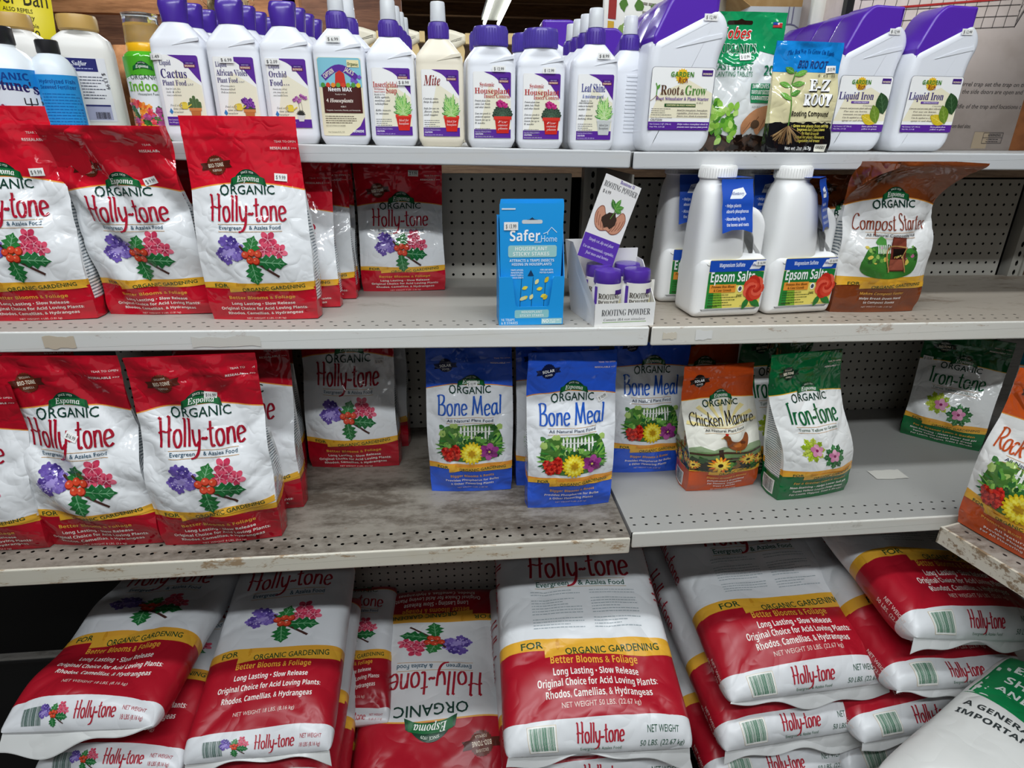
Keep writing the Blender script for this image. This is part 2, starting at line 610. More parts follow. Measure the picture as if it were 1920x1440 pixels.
def bake(mb, art, S, fin, edge=0.012, base=0.0004, step=0.00022, clip=None, flat=False):
    """lay flat art on the surface S(x, y) -> points, just proud of it"""
    # each used layer gets its own height; within a layer later shapes lie a hair higher
    lay = sorted({q[3] for q in art.el})
    cnt = {k: sum(1 for q in art.el if q[3] == k) for k in lay}
    run = {k: 0 for k in lay}
    for col, V, F, l in art.el:
        rank = lay.index(l) + .7 * run[l] / cnt[l]
        run[l] += 1
        T = []
        for f in F:
            for i in range(1, len(f) - 1):
                T.append((f[0], f[i], f[i + 1]))
        if not T:
            continue
        T = np.array(T)
        if edge and not flat:
            V2, T = subdiv(V, T, edge)
        else:
            V2 = V
        a, b, c = V2[T[:, 0]], V2[T[:, 1]], V2[T[:, 2]]
        area = (b[:, 0] - a[:, 0]) * (c[:, 1] - a[:, 1]) - (b[:, 1] - a[:, 1]) * (c[:, 0] - a[:, 0])
        T[area < 0] = T[area < 0][:, ::-1]
        if clip:
            m = (V2[T].mean(1)[:, 0] > clip[0]) & (V2[T].mean(1)[:, 0] < clip[2]) & (V2[T].mean(1)[:, 1] > clip[1]) & (V2[T].mean(1)[:, 1] < clip[3])
            T = T[m]
            if not len(T):
                continue
        e = 0.0008
        P = S(V2[:, 0], V2[:, 1])
        N = np.cross(S(V2[:, 0] + e, V2[:, 1]) - S(V2[:, 0] - e, V2[:, 1]), S(V2[:, 0], V2[:, 1] + e) - S(V2[:, 0], V2[:, 1] - e))
        N /= np.maximum(np.linalg.norm(N, axis=1, keepdims=True), 1e-15)
        mb.add(P + N * (base + step * rank), T.tolist(), ink(col, fin), N)

def plane_S(y=0.0):
    return lambda x, z: np.stack([x, np.full_like(x, y), z], 1)

def front_S(hw, hd, p):
    """front of a superellipse bottle; x by width, y is height"""
    def S(x, z):
        q = np.clip(np.abs(x) / hw, 0, .9999)
        return np.stack([x, -hd * (1 - q ** p) ** (1 / p), z], 1)
    return S

def grid_S(G, iu, iv):
    """surface through a sampled grid, so that prints lie exactly on the mesh; iu, iv give fractional columns and rows"""
    nv, nu = G.shape[:2]
    def S(x, y):
        u, v = np.clip(iu(np.asarray(x)), 0, nu - 1.0001), np.clip(iv(np.asarray(y)), 0, nv - 1.0001)
        i, j = u.astype(int), v.astype(int)
        a, b = (u - i)[..., None], (v - j)[..., None]
        p00, p10, p11, p01 = G[j, i], G[j, i + 1], G[j + 1, i + 1], G[j + 1, i]
        # the two triangles of each cell, split from the first to the third corner
        lower = p00 + a * (p10 - p00) + b * (p11 - p10)
        upper = p00 + b * (p01 - p00) + a * (p11 - p01)
        return np.where(a >= b, lower, upper)
    return S

def smooth(a, b, t):
    t = np.clip((t - a) / (b - a), 0, 1)
    return t * t * (3 - 2 * t)

def price(parent, S, txt, x, y, fin='paper', w=0.021, h=0.012, rot=0.0, base=0.0014, ground='#f2f1ee', col='#4a4848', name='price_sticker'):
    a, b = Art(), Art()
    a.rect(ground, -w / 2, -h / 2, w / 2, h / 2, 0)
    if txt:
        a.text(col, txt, 0, -h * .26, h * .50, w * .74, 'sans', l=1)
    b.place(a, x, y, 1, rot)
    mb = MB()
    bake(mb, b, S, fin, 0.004, base, .0006)
    return mb.build(name, parent)
# ---------------------------------------------------------------- printed pictures (unit sized, placed on labels)
def blob(R, cx, cy, r, n=14, j=.25):
    return [(cx + r * (1 + R.uniform(-j, j)) * math.cos(2 * PI * k / n), cy + r * (1 + R.uniform(-j, j)) * math.sin(2 * PI * k / n)) for k in range(n)]

def petals(A, cols, cx, cy, r, n=5, l=2, rot=0.0, wide=.42, R=None):
    for k in range(n):
        a = rot + 2 * PI * k / n
        c = cols[k % len(cols)]
        A.ell(c, cx + math.cos(a) * r * .55, cy + math.sin(a) * r * .55, r * .52, r * wide, l, 10, a)

def leaf(A, col, x, y, ln, wd, rot, l=2, vein=None, spiky=False):
    n = 9
    up, dn = [], []
    for i in range(n + 1):
        t = i / n
        hw = wd / 2 * math.sin(PI * min(1, t * 1.02)) ** .8
        if spiky and 0 < i < n:
            hw *= 1.3 if i % 2 else .72
        up.append((t * ln, hw))
        dn.append((t * ln, -hw))
    P = np.array(up + dn[-2:0:-1])
    c, s = math.cos(rot), math.sin(rot)
    A.poly(col, np.stack([x + P[:, 0] * c - P[:, 1] * s, y + P[:, 0] * s + P[:, 1] * c], 1), l)
    if vein:
        A.stroke(vein, [(x + c * ln * .05, y + s * ln * .05), (x + c * ln * .9, y + s * ln * .9)], ln * .035, l + 1)
        for t in (.3, .5, .7):
            for q in (1, -1):
                bx, by = x + c * ln * t, y + s * ln * t
                a = rot + q * .8
                A.stroke(vein, [(bx, by), (bx + math.cos(a) * wd * .32, by + math.sin(a) * wd * .32)], ln * .018, l + 1)

def holly_flowers():
    """hydrangea, holly with berries, pink azalea; about 1 wide"""
    A, R = Art(), random.Random(4)
    for i in range(26):
        a, r = R.uniform(0, 2 * PI), .17 * math.sqrt(R.random())
        c = ['#6c55a8', '#8a74c4', '#5a4596', '#a796d6', '#4a3a88'][i % 5]
        petals(A, [c, c, '#7b66b8'], -.30 + math.cos(a) * r, .10 + math.sin(a) * r, .065, 5, 2 + i % 3, R.random() * 6)
    for i in range(14):
        A.ell('#d9cdf0', -.30 + R.uniform(-.15, .15), .10 + R.uniform(-.14, .14), .010, l=5, n=6)
    for (fx, fy, r) in ((.24, .24, .12), (.18, .10, .11), (.38, .07, .11), (.30, .14, .09)):
        petals(A, ['#e0526e', '#c93a5a', '#ea7089'], fx, fy, r, 5, 2, fx * 9, .36)
        petals(A, ['#b42c4c'], fx, fy, r * .45, 5, 3, fx * 9, .25)
        for k in range(5):
            a = fx * 9 + 2 * PI * k / 5 + .5
            A.stroke('#f3b7c4', [(fx, fy), (fx + math.cos(a) * r * .6, fy + math.sin(a) * r * .6)], .006, 4)
    A.stroke('#4b2f2a', spline([(-.16, .16), (-.02, -.02), (.14, -.15), (.34, -.30)]), .034, 3)
    leaf(A, '#2f7d3c', -.05, -.02, .34, .20, 1.25, 4, '#7fb58a', True)
    leaf(A, '#1f6a36', .04, -.06, .44, .20, -.12, 4, '#6ea87b', True)
    leaf(A, '#257239', -.02, -.08, .34, .21, -1.45, 4, '#74ad80', True)
    for (bx, by) in ((-.09, .03), (.0, .06), (.09, .04), (-.03, -.05), (.05, -.06)):
        A.ell('#8e2413', bx, by, .056, l=6, n=14)
        A.ell('#d8492f', bx - .005, by + .006, .048, l=7, n=14)
        A.ell('#f0906f', bx - .016, by + .018, .014, l=8, n=8)
    return A

def garden_bed():
    """picket fence, shrubs, red, yellow and magenta blooms; about 1 wide"""
    A, R = Art(), random.Random(9)
    pts = [(-.5, -.02), (-.44, .22), (-.30, .30), (0, .30), (.34, .32), (.48, .16), (.5, -.05), (.38, -.26), (0, -.30), (-.36, -.27)]
    A.poly('#4c7a35', spline(pts + [pts[0]], 4)[:-1], 1)
    for i in range(70):
        x, y = R.uniform(-.46, .46), R.uniform(-.24, .30)
        A.fan(['#2e5a2a', '#5f9a3e', '#86b552', '#1f4420', '#3f7a38', '#a7c46a'][i % 6], blob(R, x, y, R.uniform(.02, .055), 9, .4), 2)
    for i in range(9):
        x = -.16 + i * .055
        A.poly('#f4f4ee', [(x, .08), (x + .030, .08), (x + .030, .26), (x + .015, .30), (x, .26)], 3)
    A.rect('#dfe3da', -.18, .20, .36, .215, 3)
    for i in range(26):
        x, y = R.uniform(-.46, .46), R.uniform(-.05, .16)
        A.fan(['#2f6a30', '#6aa648', '#224d25', '#8cbf58'][i % 4], blob(R, x, y, R.uniform(.025, .05), 9, .45), 4)
    for i in range(30):
        a = R.choice([R.uniform(2.3, 3.9), R.uniform(-.7, .7)])
        x, y = .40 * math.cos(a), -.05 + .20 * math.sin(a)
        leaf(A, ['#3d8a3a', '#226030', '#7ab64c'][i % 3], x, y, R.uniform(.10, .18), .03, a + R.uniform(-.5, .5), 4)
    for i in range(22):
        a, r = R.uniform(0, 2 * PI), .12 * math.sqrt(R.random())
        petals(A, ['#c8221c', '#e0402c', '#94140f'], -.30 + math.cos(a) * r, -.14 + math.sin(a) * r, .055, 6, 5 + i % 3, R.random() * 6)
    for ring, (r, c) in enumerate(((.155, '#d8b81c'), (.125, '#f2de3a'), (.09, '#f7ea5e'), (.055, '#e3c62a'), (.026, '#b98d1c'))):
        n = 18 - ring * 3
        for k in range(n):
            a = 2 * PI * k / n + ring * .4
            A.ell(c, .02 + math.cos(a) * r, -.15 + math.sin(a) * r, .036, .022, 6 + ring, 8, a)
        A.ell(c, .02, -.15, r, l=6 + ring, n=16)
    petals(A, ['#a03a8e', '#b9509f', '#8c2c7c'], .30, -.13, .15, 6, 6, .4, .38)
    petals(A, ['#6d1f62'], .30, -.13, .06, 6, 7, .4, .3)
    A.ell('#e9d36a', .30, -.13, .02, l=8, n=8)
    return A

def compost_bin():
    A, R = Art(), random.Random(5)
    pts = [(-.5, -.05), (-.42, .16), (-.2, .22), (.1, .16), (.4, .18), (.5, .02), (.42, -.24), (.1, -.33), (-.3, -.30), (-.48, -.2)]
    A.poly('#3f7f34', spline(pts + [pts[0]], 4)[:-1], 1)
    for i in range(44):
        x, y = R.uniform(-.46, .46), R.uniform(-.05, .22)
        A.fan(['#2e5a2a', '#6fa046', '#94b85e', '#b76a8a', '#d9c25a', '#395f2e'][i % 6], blob(R, x, y, R.uniform(.02, .05), 9, .4), 2)
    A.fan('#57a04a', blob(R, -.18, .28, .09, 12, .3), 2)
    for i in range(7):
        A.rect('#eef0ea', -.24 + i * .035, .10, -.222 + i * .035, .24, 3)
    A.poly('#6a2f26', [(-.03, -.20), (.26, -.20), (.24, .36), (-.01, .38)], 4)
    A.poly('#8a4436', [(.0, .20), (.24, .20), (.23, .35), (.0, .36)], 5)
    A.rect('#1e1512', .02, .02, .22, .18, 6)
    for i in range(14):
        A.ell(['#c98a4a', '#e2c07a', '#6f8f3c'][i % 3], R.uniform(.04, .20), R.uniform(.03, .07), .015, l=7, n=7)
    A.poly('#9a5340', [(-.03, -.18), (.24, -.18), (.24, .0), (-.03, .0)], 5)
    A.stroke('#b98a55', spline([(-.03, -.22), (-.09, .05), (-.02, .22), (.24, .20)]), .025, 7)
    A.stroke('#b98a55', spline([(.28, -.22), (.20, .05), (.26, .20)]), .02, 7)
    return A

def farm_yard():
    """hills, fence, standing hen and gerbera flowers; 1 wide"""
    A, R = Art(), random.Random(6)
    A.poly('#8fa37c', [(-.5, -.02), (-.5, .14), (-.36, .20), (-.2, .12), (-.05, .17), (.12, .12), (.3, .20), (.5, .17), (.5, -.02)], 1)
    A.poly('#6d8a58', [(-.5, -.3), (-.5, .06), (-.3, .10), (0, .04), (.3, .09), (.5, .05), (.5, -.3)], 2)
    A.rect('#4a3328', -.5, .02, .5, .06, 3)
    A.rect('#4a3328', -.5, -.10, .5, -.06, 3)
    A.rect('#3c2a22', -.14, -.14, -.07, .12, 4)
    A.rect('#2d2a20', -.5, -.34, .5, -.12, 3)
    for i in range(34):
        A.fan(['#33592c', '#5f8c3e', '#2a3b22', '#7b5a34'][i % 4], blob(R, R.uniform(-.48, .48), R.uniform(-.33, -.06), R.uniform(.03, .07), 9, .4), 4)
    hen = [(-.06, .36), (-.02, .41), (.03, .38), (.05, .30), (.12, .27), (.20, .30), (.27, .39), (.31, .33), (.26, .20), (.20, .12), (.12, .09), (.04, .12), (-.01, .20), (-.02, .30)]
    A.poly('#8a4a22', spline(hen + [hen[0]], 3)[:-1], 5)
    A.fan('#b0662e', blob(R, .12, .20, .055, 9, .2), 6)
    A.fan('#5a2e18', blob(R, .20, .24, .03, 8, .3), 6)
    A.fan('#c2281e', blob(R, -.01, .42, .022, 8, .3), 6)
    A.poly('#d9a93a', [(-.06, .36), (-.09, .34), (-.05, .335)], 6)
    A.stroke('#b98032', [(.10, .10), (.10, .05)], .012, 5)
    A.stroke('#b98032', [(.15, .10), (.15, .05)], .012, 5)
    for (x, y, r) in ((-.14, -.18, .15), (.26, -.10, .12), (.48, -.16, .11), (-.46, -.2, .09)):
        petals(A, ['#f0a52c', '#f6c944', '#e8742a'], x, y, r, 14, 6, .1, .14)
        petals(A, ['#f8d85a'], x, y, r * .62, 12, 7, .3, .18)
        A.ell('#3a2a18', x, y, r * .24, l=8, n=12)
    return A

def lime_flowers():
    A = Art()
    for k in range(9):
        leaf(A, ['#b9cf3a', '#9cb82e', '#d0dc5c'][k % 3], -.24, .06, .26, .13, k * .7, 2, '#8aa52c', True)
    for k in range(9):
        leaf(A, ['#2a6b36', '#1f5a2d', '#3d8246'][k % 3], .22, -.12, .27, .14, k * .7 + .3, 2, '#6da473', True)
    for (x, y) in ((-.17, .05), (.20, -.10)):
        petals(A, ['#dd8fb4', '#e9a9c6', '#cf7ba4'], x, y, .13, 5, 5, .3, .42)
        A.ell('#8c2a5c', x, y, .03, l=6, n=10)
    return A

def potted(kind):
    """house plant in a pot, about .5 wide, .9 tall, base at 0"""
    A, R = Art(), random.Random(3)
    if kind == 'peace':
        A.poly('#d2281e', [(-.15, 0), (.15, 0), (.21, .34), (-.21, .34)], 3)
        A.rect('#e23c2c', -.22, .32, .22, .39, 4)
        for k in range(17):
            a = PI / 2 + (k - 8) * .17
            leaf(A, ['#3f9a3c', '#6cbb52', '#2a7a34', '#9bd06a'][k % 4], .02 * (k - 8), .36, .36 + .14 * R.random() + (.1 if 5 < k < 12 else 0), .10, a, 3 + k % 2, '#bfe09a')
    if kind == 'violet':
        A.poly('#c92a22', [(-.17, 0), (.17, 0), (.22, .38), (-.22, .38)], 3)
        A.rect('#da3a2e', -.25, .34, .25, .42, 4)
        for k in range(12):
            leaf(A, ['#2b3a30', '#3a4d3c', '#1f2d26'][k % 3], 0, .42, .30, .19, .2 + k * .26, 2, '#55705a')
        for k in range(8):
            petals(A, ['#b01f6e', '#cc3a88', '#8c1556'], R.uniform(-.12, .12), .68 + R.uniform(-.06, .08), .07, 5, 4, R.random())
    if kind == 'shine':
        A.poly('#c9ccca', [(-.15, 0), (.15, 0), (.21, .36), (-.21, .36)], 3)
        A.rect('#d8dad8', -.22, .34, .22, .40, 4)
        for k in range(17):
            a = PI / 2 + (k - 8) * .17
            leaf(A, ['#3f9a3c', '#7cc558', '#2a7a34', '#a8d878'][k % 4], .02 * (k - 8), .38, .36 + .16 * R.random() + (.1 if 5 < k < 12 else 0), .11, a, 3 + k % 2, '#cfe8ae')
    if kind in ('cactus', 'af', 'orchid'):
        if kind == 'orchid':
            A.poly('#d9d8d6', [(-.10, 0), (.10, 0), (.16, .24), (-.16, .24)], 3)
            for k in range(9):
                leaf(A, '#2f2f2c', 0, .22, .2, .05, .2 + k * .33, 4)
            for sx in (-.02, .10):
                A.stroke('#5b4a3c', spline([(sx, .22), (sx - .03, .6), (sx - .12, .86)]), .012, 3)
            for k in range(9):
                petals(A, ['#a2549c', '#c27fbb', '#84387f'], -.22 + k * .06, .80 + R.uniform(-.10, .10), .07, 5, 4, R.random())
        else:
            A.poly('#c0703a', [(-.16, 0), (.16, 0), (.20, .30), (-.20, .30)], 3)
            A.rect('#d08548', -.24, .28, .24, .38, 4)
            if kind == 'cactus':
                for x, h in ((-.12, .36), (.0, .44), (.12, .34), (-.2, .22), (.2, .24)):
                    A.rect('#5f7a4a', x - .06, .36, x + .06, .36 + h, 2, .055)
                    for q in (-.03, 0, .03):
                        A.stroke('#33482c', [(x + q, .38), (x + q, .33 + h)], .008, 3)
            else:
                for k in range(9):
                    leaf(A, '#3f4f34', 0, .38, .26, .14, .1 + k * .36, 3)
                for k in range(16):
                    petals(A, ['#6b2f8c', '#8a4aac', '#4f1f70'], R.uniform(-.22, .22), .56 + R.uniform(-.10, .16), .08, 5, 4, R.random())
        A.rect('#e8cf4a', -.50, .34, -.28, .56, 4, .03)
        A.stroke('#e8cf4a', [(-.30, .40), (-.12, .50)], .04, 4)
        A.stroke('#c9ae34', spline([(-.50, .36), (-.60, .46), (-.50, .56)]), .025, 4)
        A.ell('#d8be3c', -.39, .56, .09, .02, 5)
    return A

def barcode(A, col, x0, y0, w, h, seed=1, l=2, frame=None):
    R = random.Random(seed)
    if frame:
        A.rect(frame, x0 - w * .08, y0 - h * .12, x0 + w * 1.08, y0 + h * 1.08, l - 1)
        A.rect('#f4f3ee', x0 - w * .06, y0 - h * .10, x0 + w * 1.06, y0 + h * 1.06, l)
        l += 1
    x = x0
    while x < x0 + w:
        b = w * R.choice([.010, .02, .03])
        A.rect(col, x, y0, min(x + b, x0 + w), y0 + h, l)
        x += b + w * R.choice([.010, .016, .026])

def espoma_badge(A, cx, cy, w, l=3):
    """green arched ribbon with the maker's name"""
    h = w * .36
    arc = [(cx - w * .36 + w * .72 * i / 14, cy + h * .12 + h * .62 * math.sin(PI * i / 14) ** .8) for i in range(15)]
    A.poly('#12402a', arc + [(cx + w * .36, cy - h * .2), (cx - w * .36, cy - h * .2)], l)
    def band(dx0, dx1, y, q):
        n = 12
        up = [(cx + dx0 + (dx1 - dx0) * i / n, y + q * (1 - (2 * i / n - 1) ** 2)) for i in range(n + 1)]
        return up
    A.poly('#17502f', [(cx - w * .5, cy - h * .52), (cx - w * .34, cy - h * .34), (cx - w * .34, cy + h * .20), (cx - w * .46, cy + h * .05)], l)
    A.poly('#17502f', [(cx + w * .5, cy - h * .52), (cx + w * .34, cy - h * .34), (cx + w * .34, cy + h * .20), (cx + w * .46, cy + h * .05)], l)
    up, dn = band(-w * .42, w * .42, cy + h * .12, h * .20), band(-w * .42, w * .42, cy - h * .40, h * .20)
    A.poly('#1c6a39', up + dn[::-1], l + 1)
    A.text('#f4f6ef', 'Espoma', cx, cy - h * .22, h * .44, w * .62, 'bi', l=l + 2, arc=h * .10)
    A.text('#e6efdf', 'SINCE 1929', cx, cy + h * .36, h * .16, w * .34, 'sans', l=l + 2, arc=h * .10)

def seal_badge(A, cx, cy, r, mid, top, bot, col, ribbon, ink_='#f1e3cd', l=3):
    pts = [(cx + r * (1 if k % 2 else .91) * math.cos(2 * PI * k / 48), cy + r * (1 if k % 2 else .91) * math.sin(2 * PI * k / 48)) for k in range(48)]
    A.fan(col, pts, l)
    rot = .12
    for q in (-1, 1):
        P = [(q * 1.6, .34), (q * .8, .34), (q * .8, -.34), (q * 1.6, -.34), (q * 1.42, 0)]
        A.poly(ribbon, [(cx + r * (x * math.cos(rot) - y * math.sin(rot)), cy + r * (x * math.sin(rot) + y * math.cos(rot))) for x, y in P], l)
    A.text(ink_, mid, cx, cy - r * .18, r * .36, r * 1.6, 'bold', l=l + 2, rot=rot)
    if top:
        A.text(ink_, top, cx - r * .04, cy + r * .42, r * .22, r * 1.0, 'sans', l=l + 2, rot=rot)
    if bot:
        A.text(ink_, bot, cx + r * .06, cy - r * .62, r * .24, r * .95, 'sans', l=l + 2, rot=rot)

def ribbon_band(A, w, y, hgt, col='#efb53a', l=2, rise=0.0, textcol='#1d4a2c', full=1.0):
    """FOR / ORGANIC GARDENING banner across the front"""
    x0, xm, x1 = -w / 2 * full, -w * .20, w / 2 * full
    n = 8
    top = [(x0 + (xm + w * .02 - x0) * i / n, y + hgt * (.62 + .22 * math.sin(PI * i / n * .9))) for i in range(n + 1)]
    bot = [(p[0], p[1] - hgt * 1.0) for p in top]
    A.poly(col, top + bot[::-1], l)
    A.ell('#d99a2a', xm + w * .02, y + hgt * .22, w * .012, hgt * .5, l + 1)
    n = 14
    top = [(xm - w * .06 + (x1 - xm + w * .06) * i / n, y + hgt * (-.02 + .42 * (i / n) ** 1.2 + .22 * math.sin(2 * PI * i / n * .9)) + rise * i / n) for i in range(n + 1)]
    bot = [(p[0], p[1] - hgt * 1.05) for p in top]
    A.poly(col, top + bot[::-1], l + 1)
    A.text(textcol, 'FOR', (x0 + xm) / 2 + w * .02, y - hgt * .12, hgt * .62, w * .125, 'sans', l=l + 2, off=.012, rot=.03)
    A.text(textcol, 'ORGANIC GARDENING', xm + (x1 - xm) * .50 - w * .01, y - hgt * .62 + rise * .5, hgt * .66, (x1 - xm) * .80, 'sans', l=l + 2, off=.012, rot=.05 + rise / w)

PICS = {}
def pic(name):
    if name not in PICS:
        PICS[name] = {'holly': holly_flowers, 'garden': garden_bed, 'bin': compost_bin, 'farm': farm_yard, 'lime': lime_flowers}[name]()
    return PICS[name]

def espoma_front(w, h, k, title, tcol, sub, picture, lines, seal, net, rise=0.0, header_txt=True, tw=.66, th=.115, subcol='#20516a', pw=.62, weight=1.0, bandcol='#efb53a', seal_cols=('#6b2f1e', '#54231a')):
    """front print of a stand-up bag. k stretches the layout to the header's height"""
    A = Art()
    Y = lambda t: t * k * h
    if header_txt:
        A.text('#f3dcd8', 'TEAR TO OPEN', w * .48, Y(.883) if k < 1.05 else h * .925, h * .010, w * .19, 'sans', 'r')
        A.text('#f6e6e2', 'RESEALABLE >>>', w * .48, Y(.852) if k < 1.05 else h * .893, h * .011, w * .23, 'bold', 'r')
    if seal:
        top, mid, bot = {'bio': ('EXCLUSIVE', 'BIO-TONE', 'FORMULA'), 'solar': (None, 'SOLAR', 'POWER')}[seal]
        if seal == 'solar':
            seal_badge(A, -w * .27, h * .885, w * .085, 'SOLAR', None, 'POWER', seal_cols[0], seal_cols[1], '#ffffff')
        else:
            seal_badge(A, -w * .245, Y(.778) if k < 1.05 else h * .873, w * .085, mid, top, bot, seal_cols[0], seal_cols[1])
    espoma_badge(A, 0.02 * w, Y(.713), w * .32)
    A.text('#173f33', 'O', -w * .196, Y(.637), h * .052 * k, w * .082, 'sans', l=3, off=.008)
    A.text('#173f33', 'RGANIC', w * .052, Y(.643), h * .042 * k, w * .385, 'sans', l=3, off=.008)
    A.brush(tcol, title, 0.0, Y(.517), h * th * 1.06 * k, w * tw, 4, weight, rise=.0)
    ys = Y(.478)
    sw = w * (.55 if len(sub) > 18 else .44)
    A.rect('#c99a5c', -sw / 2, ys + h * .024, sw / 2, ys + h * .0262, 2)
    A.rect('#c99a5c', -sw / 2, ys - h * .012, sw / 2, ys - h * .0098, 2)
    if ' & ' in sub:
        a, b = sub.split(' & ')
        A.text(subcol, a, -sw * .48, ys, h * .018, sw * .36, 'sans', 'l', l=3, off=.006)
        A.text(subcol, '& ' + b, sw * .48, ys, h * .018, sw * .48, 'sans', 'r', l=3, off=.006)
    else:
        A.text(subcol, sub, 0, ys, h * .017, sw * .96, 'sans', l=3, off=.006)
    if picture == 'farm':
        A.place(pic('farm'), 0, Y(.31), w * .66, 0, w * .985)
        for q in range(-4, 5):
            a = PI / 2 + q * .34
            A.poly('#f0df9a', [(0, Y(.50)), (w * .48 * math.cos(a - .07), Y(.50) + w * .34 * math.sin(a - .07)), (w * .48 * math.cos(a + .07), Y(.50) + w * .34 * math.sin(a + .07))], 0)
    else:
        A.place(pic(picture), 0, Y(.345), w * pw)
    ribbon_band(A, w, Y(.190), h * .029 * k, bandcol, rise=rise)
    y = .122
    hh = [.0165, .0145, .0145, .0145]
    for i, (t, wd) in enumerate(lines):
        A.text('#f0b347' if i == 0 else '#f7f1ea', t, 0.015 * w, Y(y), h * hh[i] * k, w * wd, 'bold', l=3, rot=.02 if rise else 0)
        y -= .033 if i == 0 else .0275
    A.text('#efd9cf', net, 0.015 * w, Y(y - .0), h * .009 * k, w * .37, 'sans', l=3)
    return A

HOLLY_LINES = [('Better Blooms & Foliage', .60), ('Long Lasting • Slow Release', .58), ('Original Choice for Acid Loving Plants:', .80), ('Rhodos, Camellias, & Hydrangeas', .70)]
BONE_LINES = [('Bigger Blooms & Roots', .52), ('Provides Phosphorus for Bulbs', .64), ('& Other Flowering Plants', .52)]

# ---------------------------------------------------------------- bottle labels: Art on a w x h field, origin at its middle
PUR, RED, PBLUE = '#5b2a96', '#b5302c', '#3a2a72'
def bonide_box(A, x, y, w, h, l=4):
    A.rect('#45207c', x - w / 2, y - h / 2, x + w / 2, y + h / 2, l, h * .14)
    A.rect('#8a3550', x - w * .46, y - h * .42, x + w * .46, y + h * .02, l + 1)
    A.text('#f3e2c4', 'BONIDE', x, y - h * .34, h * .28, w * .80, 'bold', l=l + 2)
    A.text('#d9cdec', 'FAMILY MADE', x, y + h * .14, h * .16, w * .6, 'sans', l=l + 2)

def label_base(A, w, h, foot, cream='#f0ead2', corner=True):
    A.rect('#e9e6e4', -w / 2, -h / 2, w / 2, h / 2, 0, w * .04)
    A.rect('#f6f5f3', -w * .49, -h * .495, w * .49, h * .495, 1, w * .035)
    A.poly(cream, [(-w * .1, h * .30), (w * .48, h * .08), (w * .48, -h / 2 + foot), (-w * .35, -h / 2 + foot)], 1)
    if corner:
        p = spline([(-w * .22, h / 2), (w * .12, h * .40), (w * .49, h * .12)], 5)
        A.poly(PUR, [(-w * .22, h / 2)] + list(map(tuple, p[1:])) + [(w * .49, h / 2 - w * .03), (w * .46, h / 2)], 2)
    if foot:
        A.rect(PUR, -w * .49, -h * .495, w * .49, -h / 2 + foot, 2)

def lab_food(w, h, lines, pot, npk, blurb, sub='Concentrate'):
    A = Art()
    label_base(A, w, h, h * .13)
    bonide_box(A, w * .28, h * .37, w * .28, h * .09)
    y = h * .36
    A.text(PBLUE, 'Liquid', -w * .44, y, h * .070, w * .27, 'serif', 'l', l=4)
    for t, hh, ww in lines:
        y -= hh * h * 1.42
        A.text(PBLUE, t, -w * .45, y, hh * h, w * ww, 'serif', 'l', l=4)
    A.text(PBLUE, npk, w * .02 + w * (lines[-1][2] - .45), y, h * .026, w * .14, 'sans', 'l', l=4)
    y -= h * .06
    for t in blurb:
        A.text('#3c3c44', t, -w * .40, y, h * .026, w * .36, 'ital', 'l', l=4)
        y -= h * .045
    A.poly('#3f82c0', [(-w * .36, -h * .245), (-w * .31, -h * .30), (-w * .36, -h * .335), (-w * .41, -h * .30)], 4)
    for i, t in enumerate(('Feed every', 'time you', 'water')):
        A.text('#3a3a44', t, -w * .36 + w * .06 * (i > 0), -h * .22 - i * h * .048, h * .030, w * (.30 if i == 0 else .24), 'ital', 'l', l=4)
    A.place(potted(pot), w * .24, -h * .40, h * .42, 0, w * .62, 3)
    A.text('#efe6fa', 'Net Contents 8 FL. OZ. (236.6 ml)', -w * .46, -h * .425, h * .022, w * .55, 'sans', 'l', l=4)
    A.text('#efe6fa', 'Net Weight 8.7 oz', -w * .46, -h * .465, h * .022, w * .34, 'sans', 'l', l=4)
    return A

def lab_spray(w, h, head, pot, blurb, potline, headcol=RED, sub=None):
    A = Art()
    label_base(A, w, h, h * .14)
    bonide_box(A, w * .30, h * .38, w * .27, h * .085)
    for t, x, y, hh, ww, st, c in head:
        A.text(c, t, x * w, y * h, hh * h, ww * w, st, 'l', l=5)
    y = h * .06
    for t in blurb:
        A.text('#33333a', t, -w * .46, y, h * .028, w * min(.40, .028 * len(t) + .06), 'bi', 'l', l=4)
        y -= h * .048
    A.micro('#6a6a70', -w * .46, y - h * .03, -w * .05, 5, h * .03, h * .009, 3)
    A.place(potted(pot), w * .27, -h * .42, h * .62, 0, w * .95, 3)
    for i, t in enumerate(potline):
        A.text('#f6efe9' if pot != 'shine' else '#33333a', t, w * .27, -h * .32 - i * h * .05 + .02 * h * len(potline), h * .032, w * .26, 'ital', l=9)
    A.text('#e9defa', 'Keep Out of Reach of Children', -w * .46, -h * .405, h * .016, w * .42, 'sans', 'l', l=4)
    A.text('#f4eefc', 'CAUTION', -w * .46, -h * .445, h * .024, w * .20, 'bold', 'l', l=4)
    A.text('#e9defa', 'Net Contents 12 FL. OZ. (355 ml)', -w * .46, -h * .48, h * .016, w * .48, 'sans', 'l', l=4)
    return A

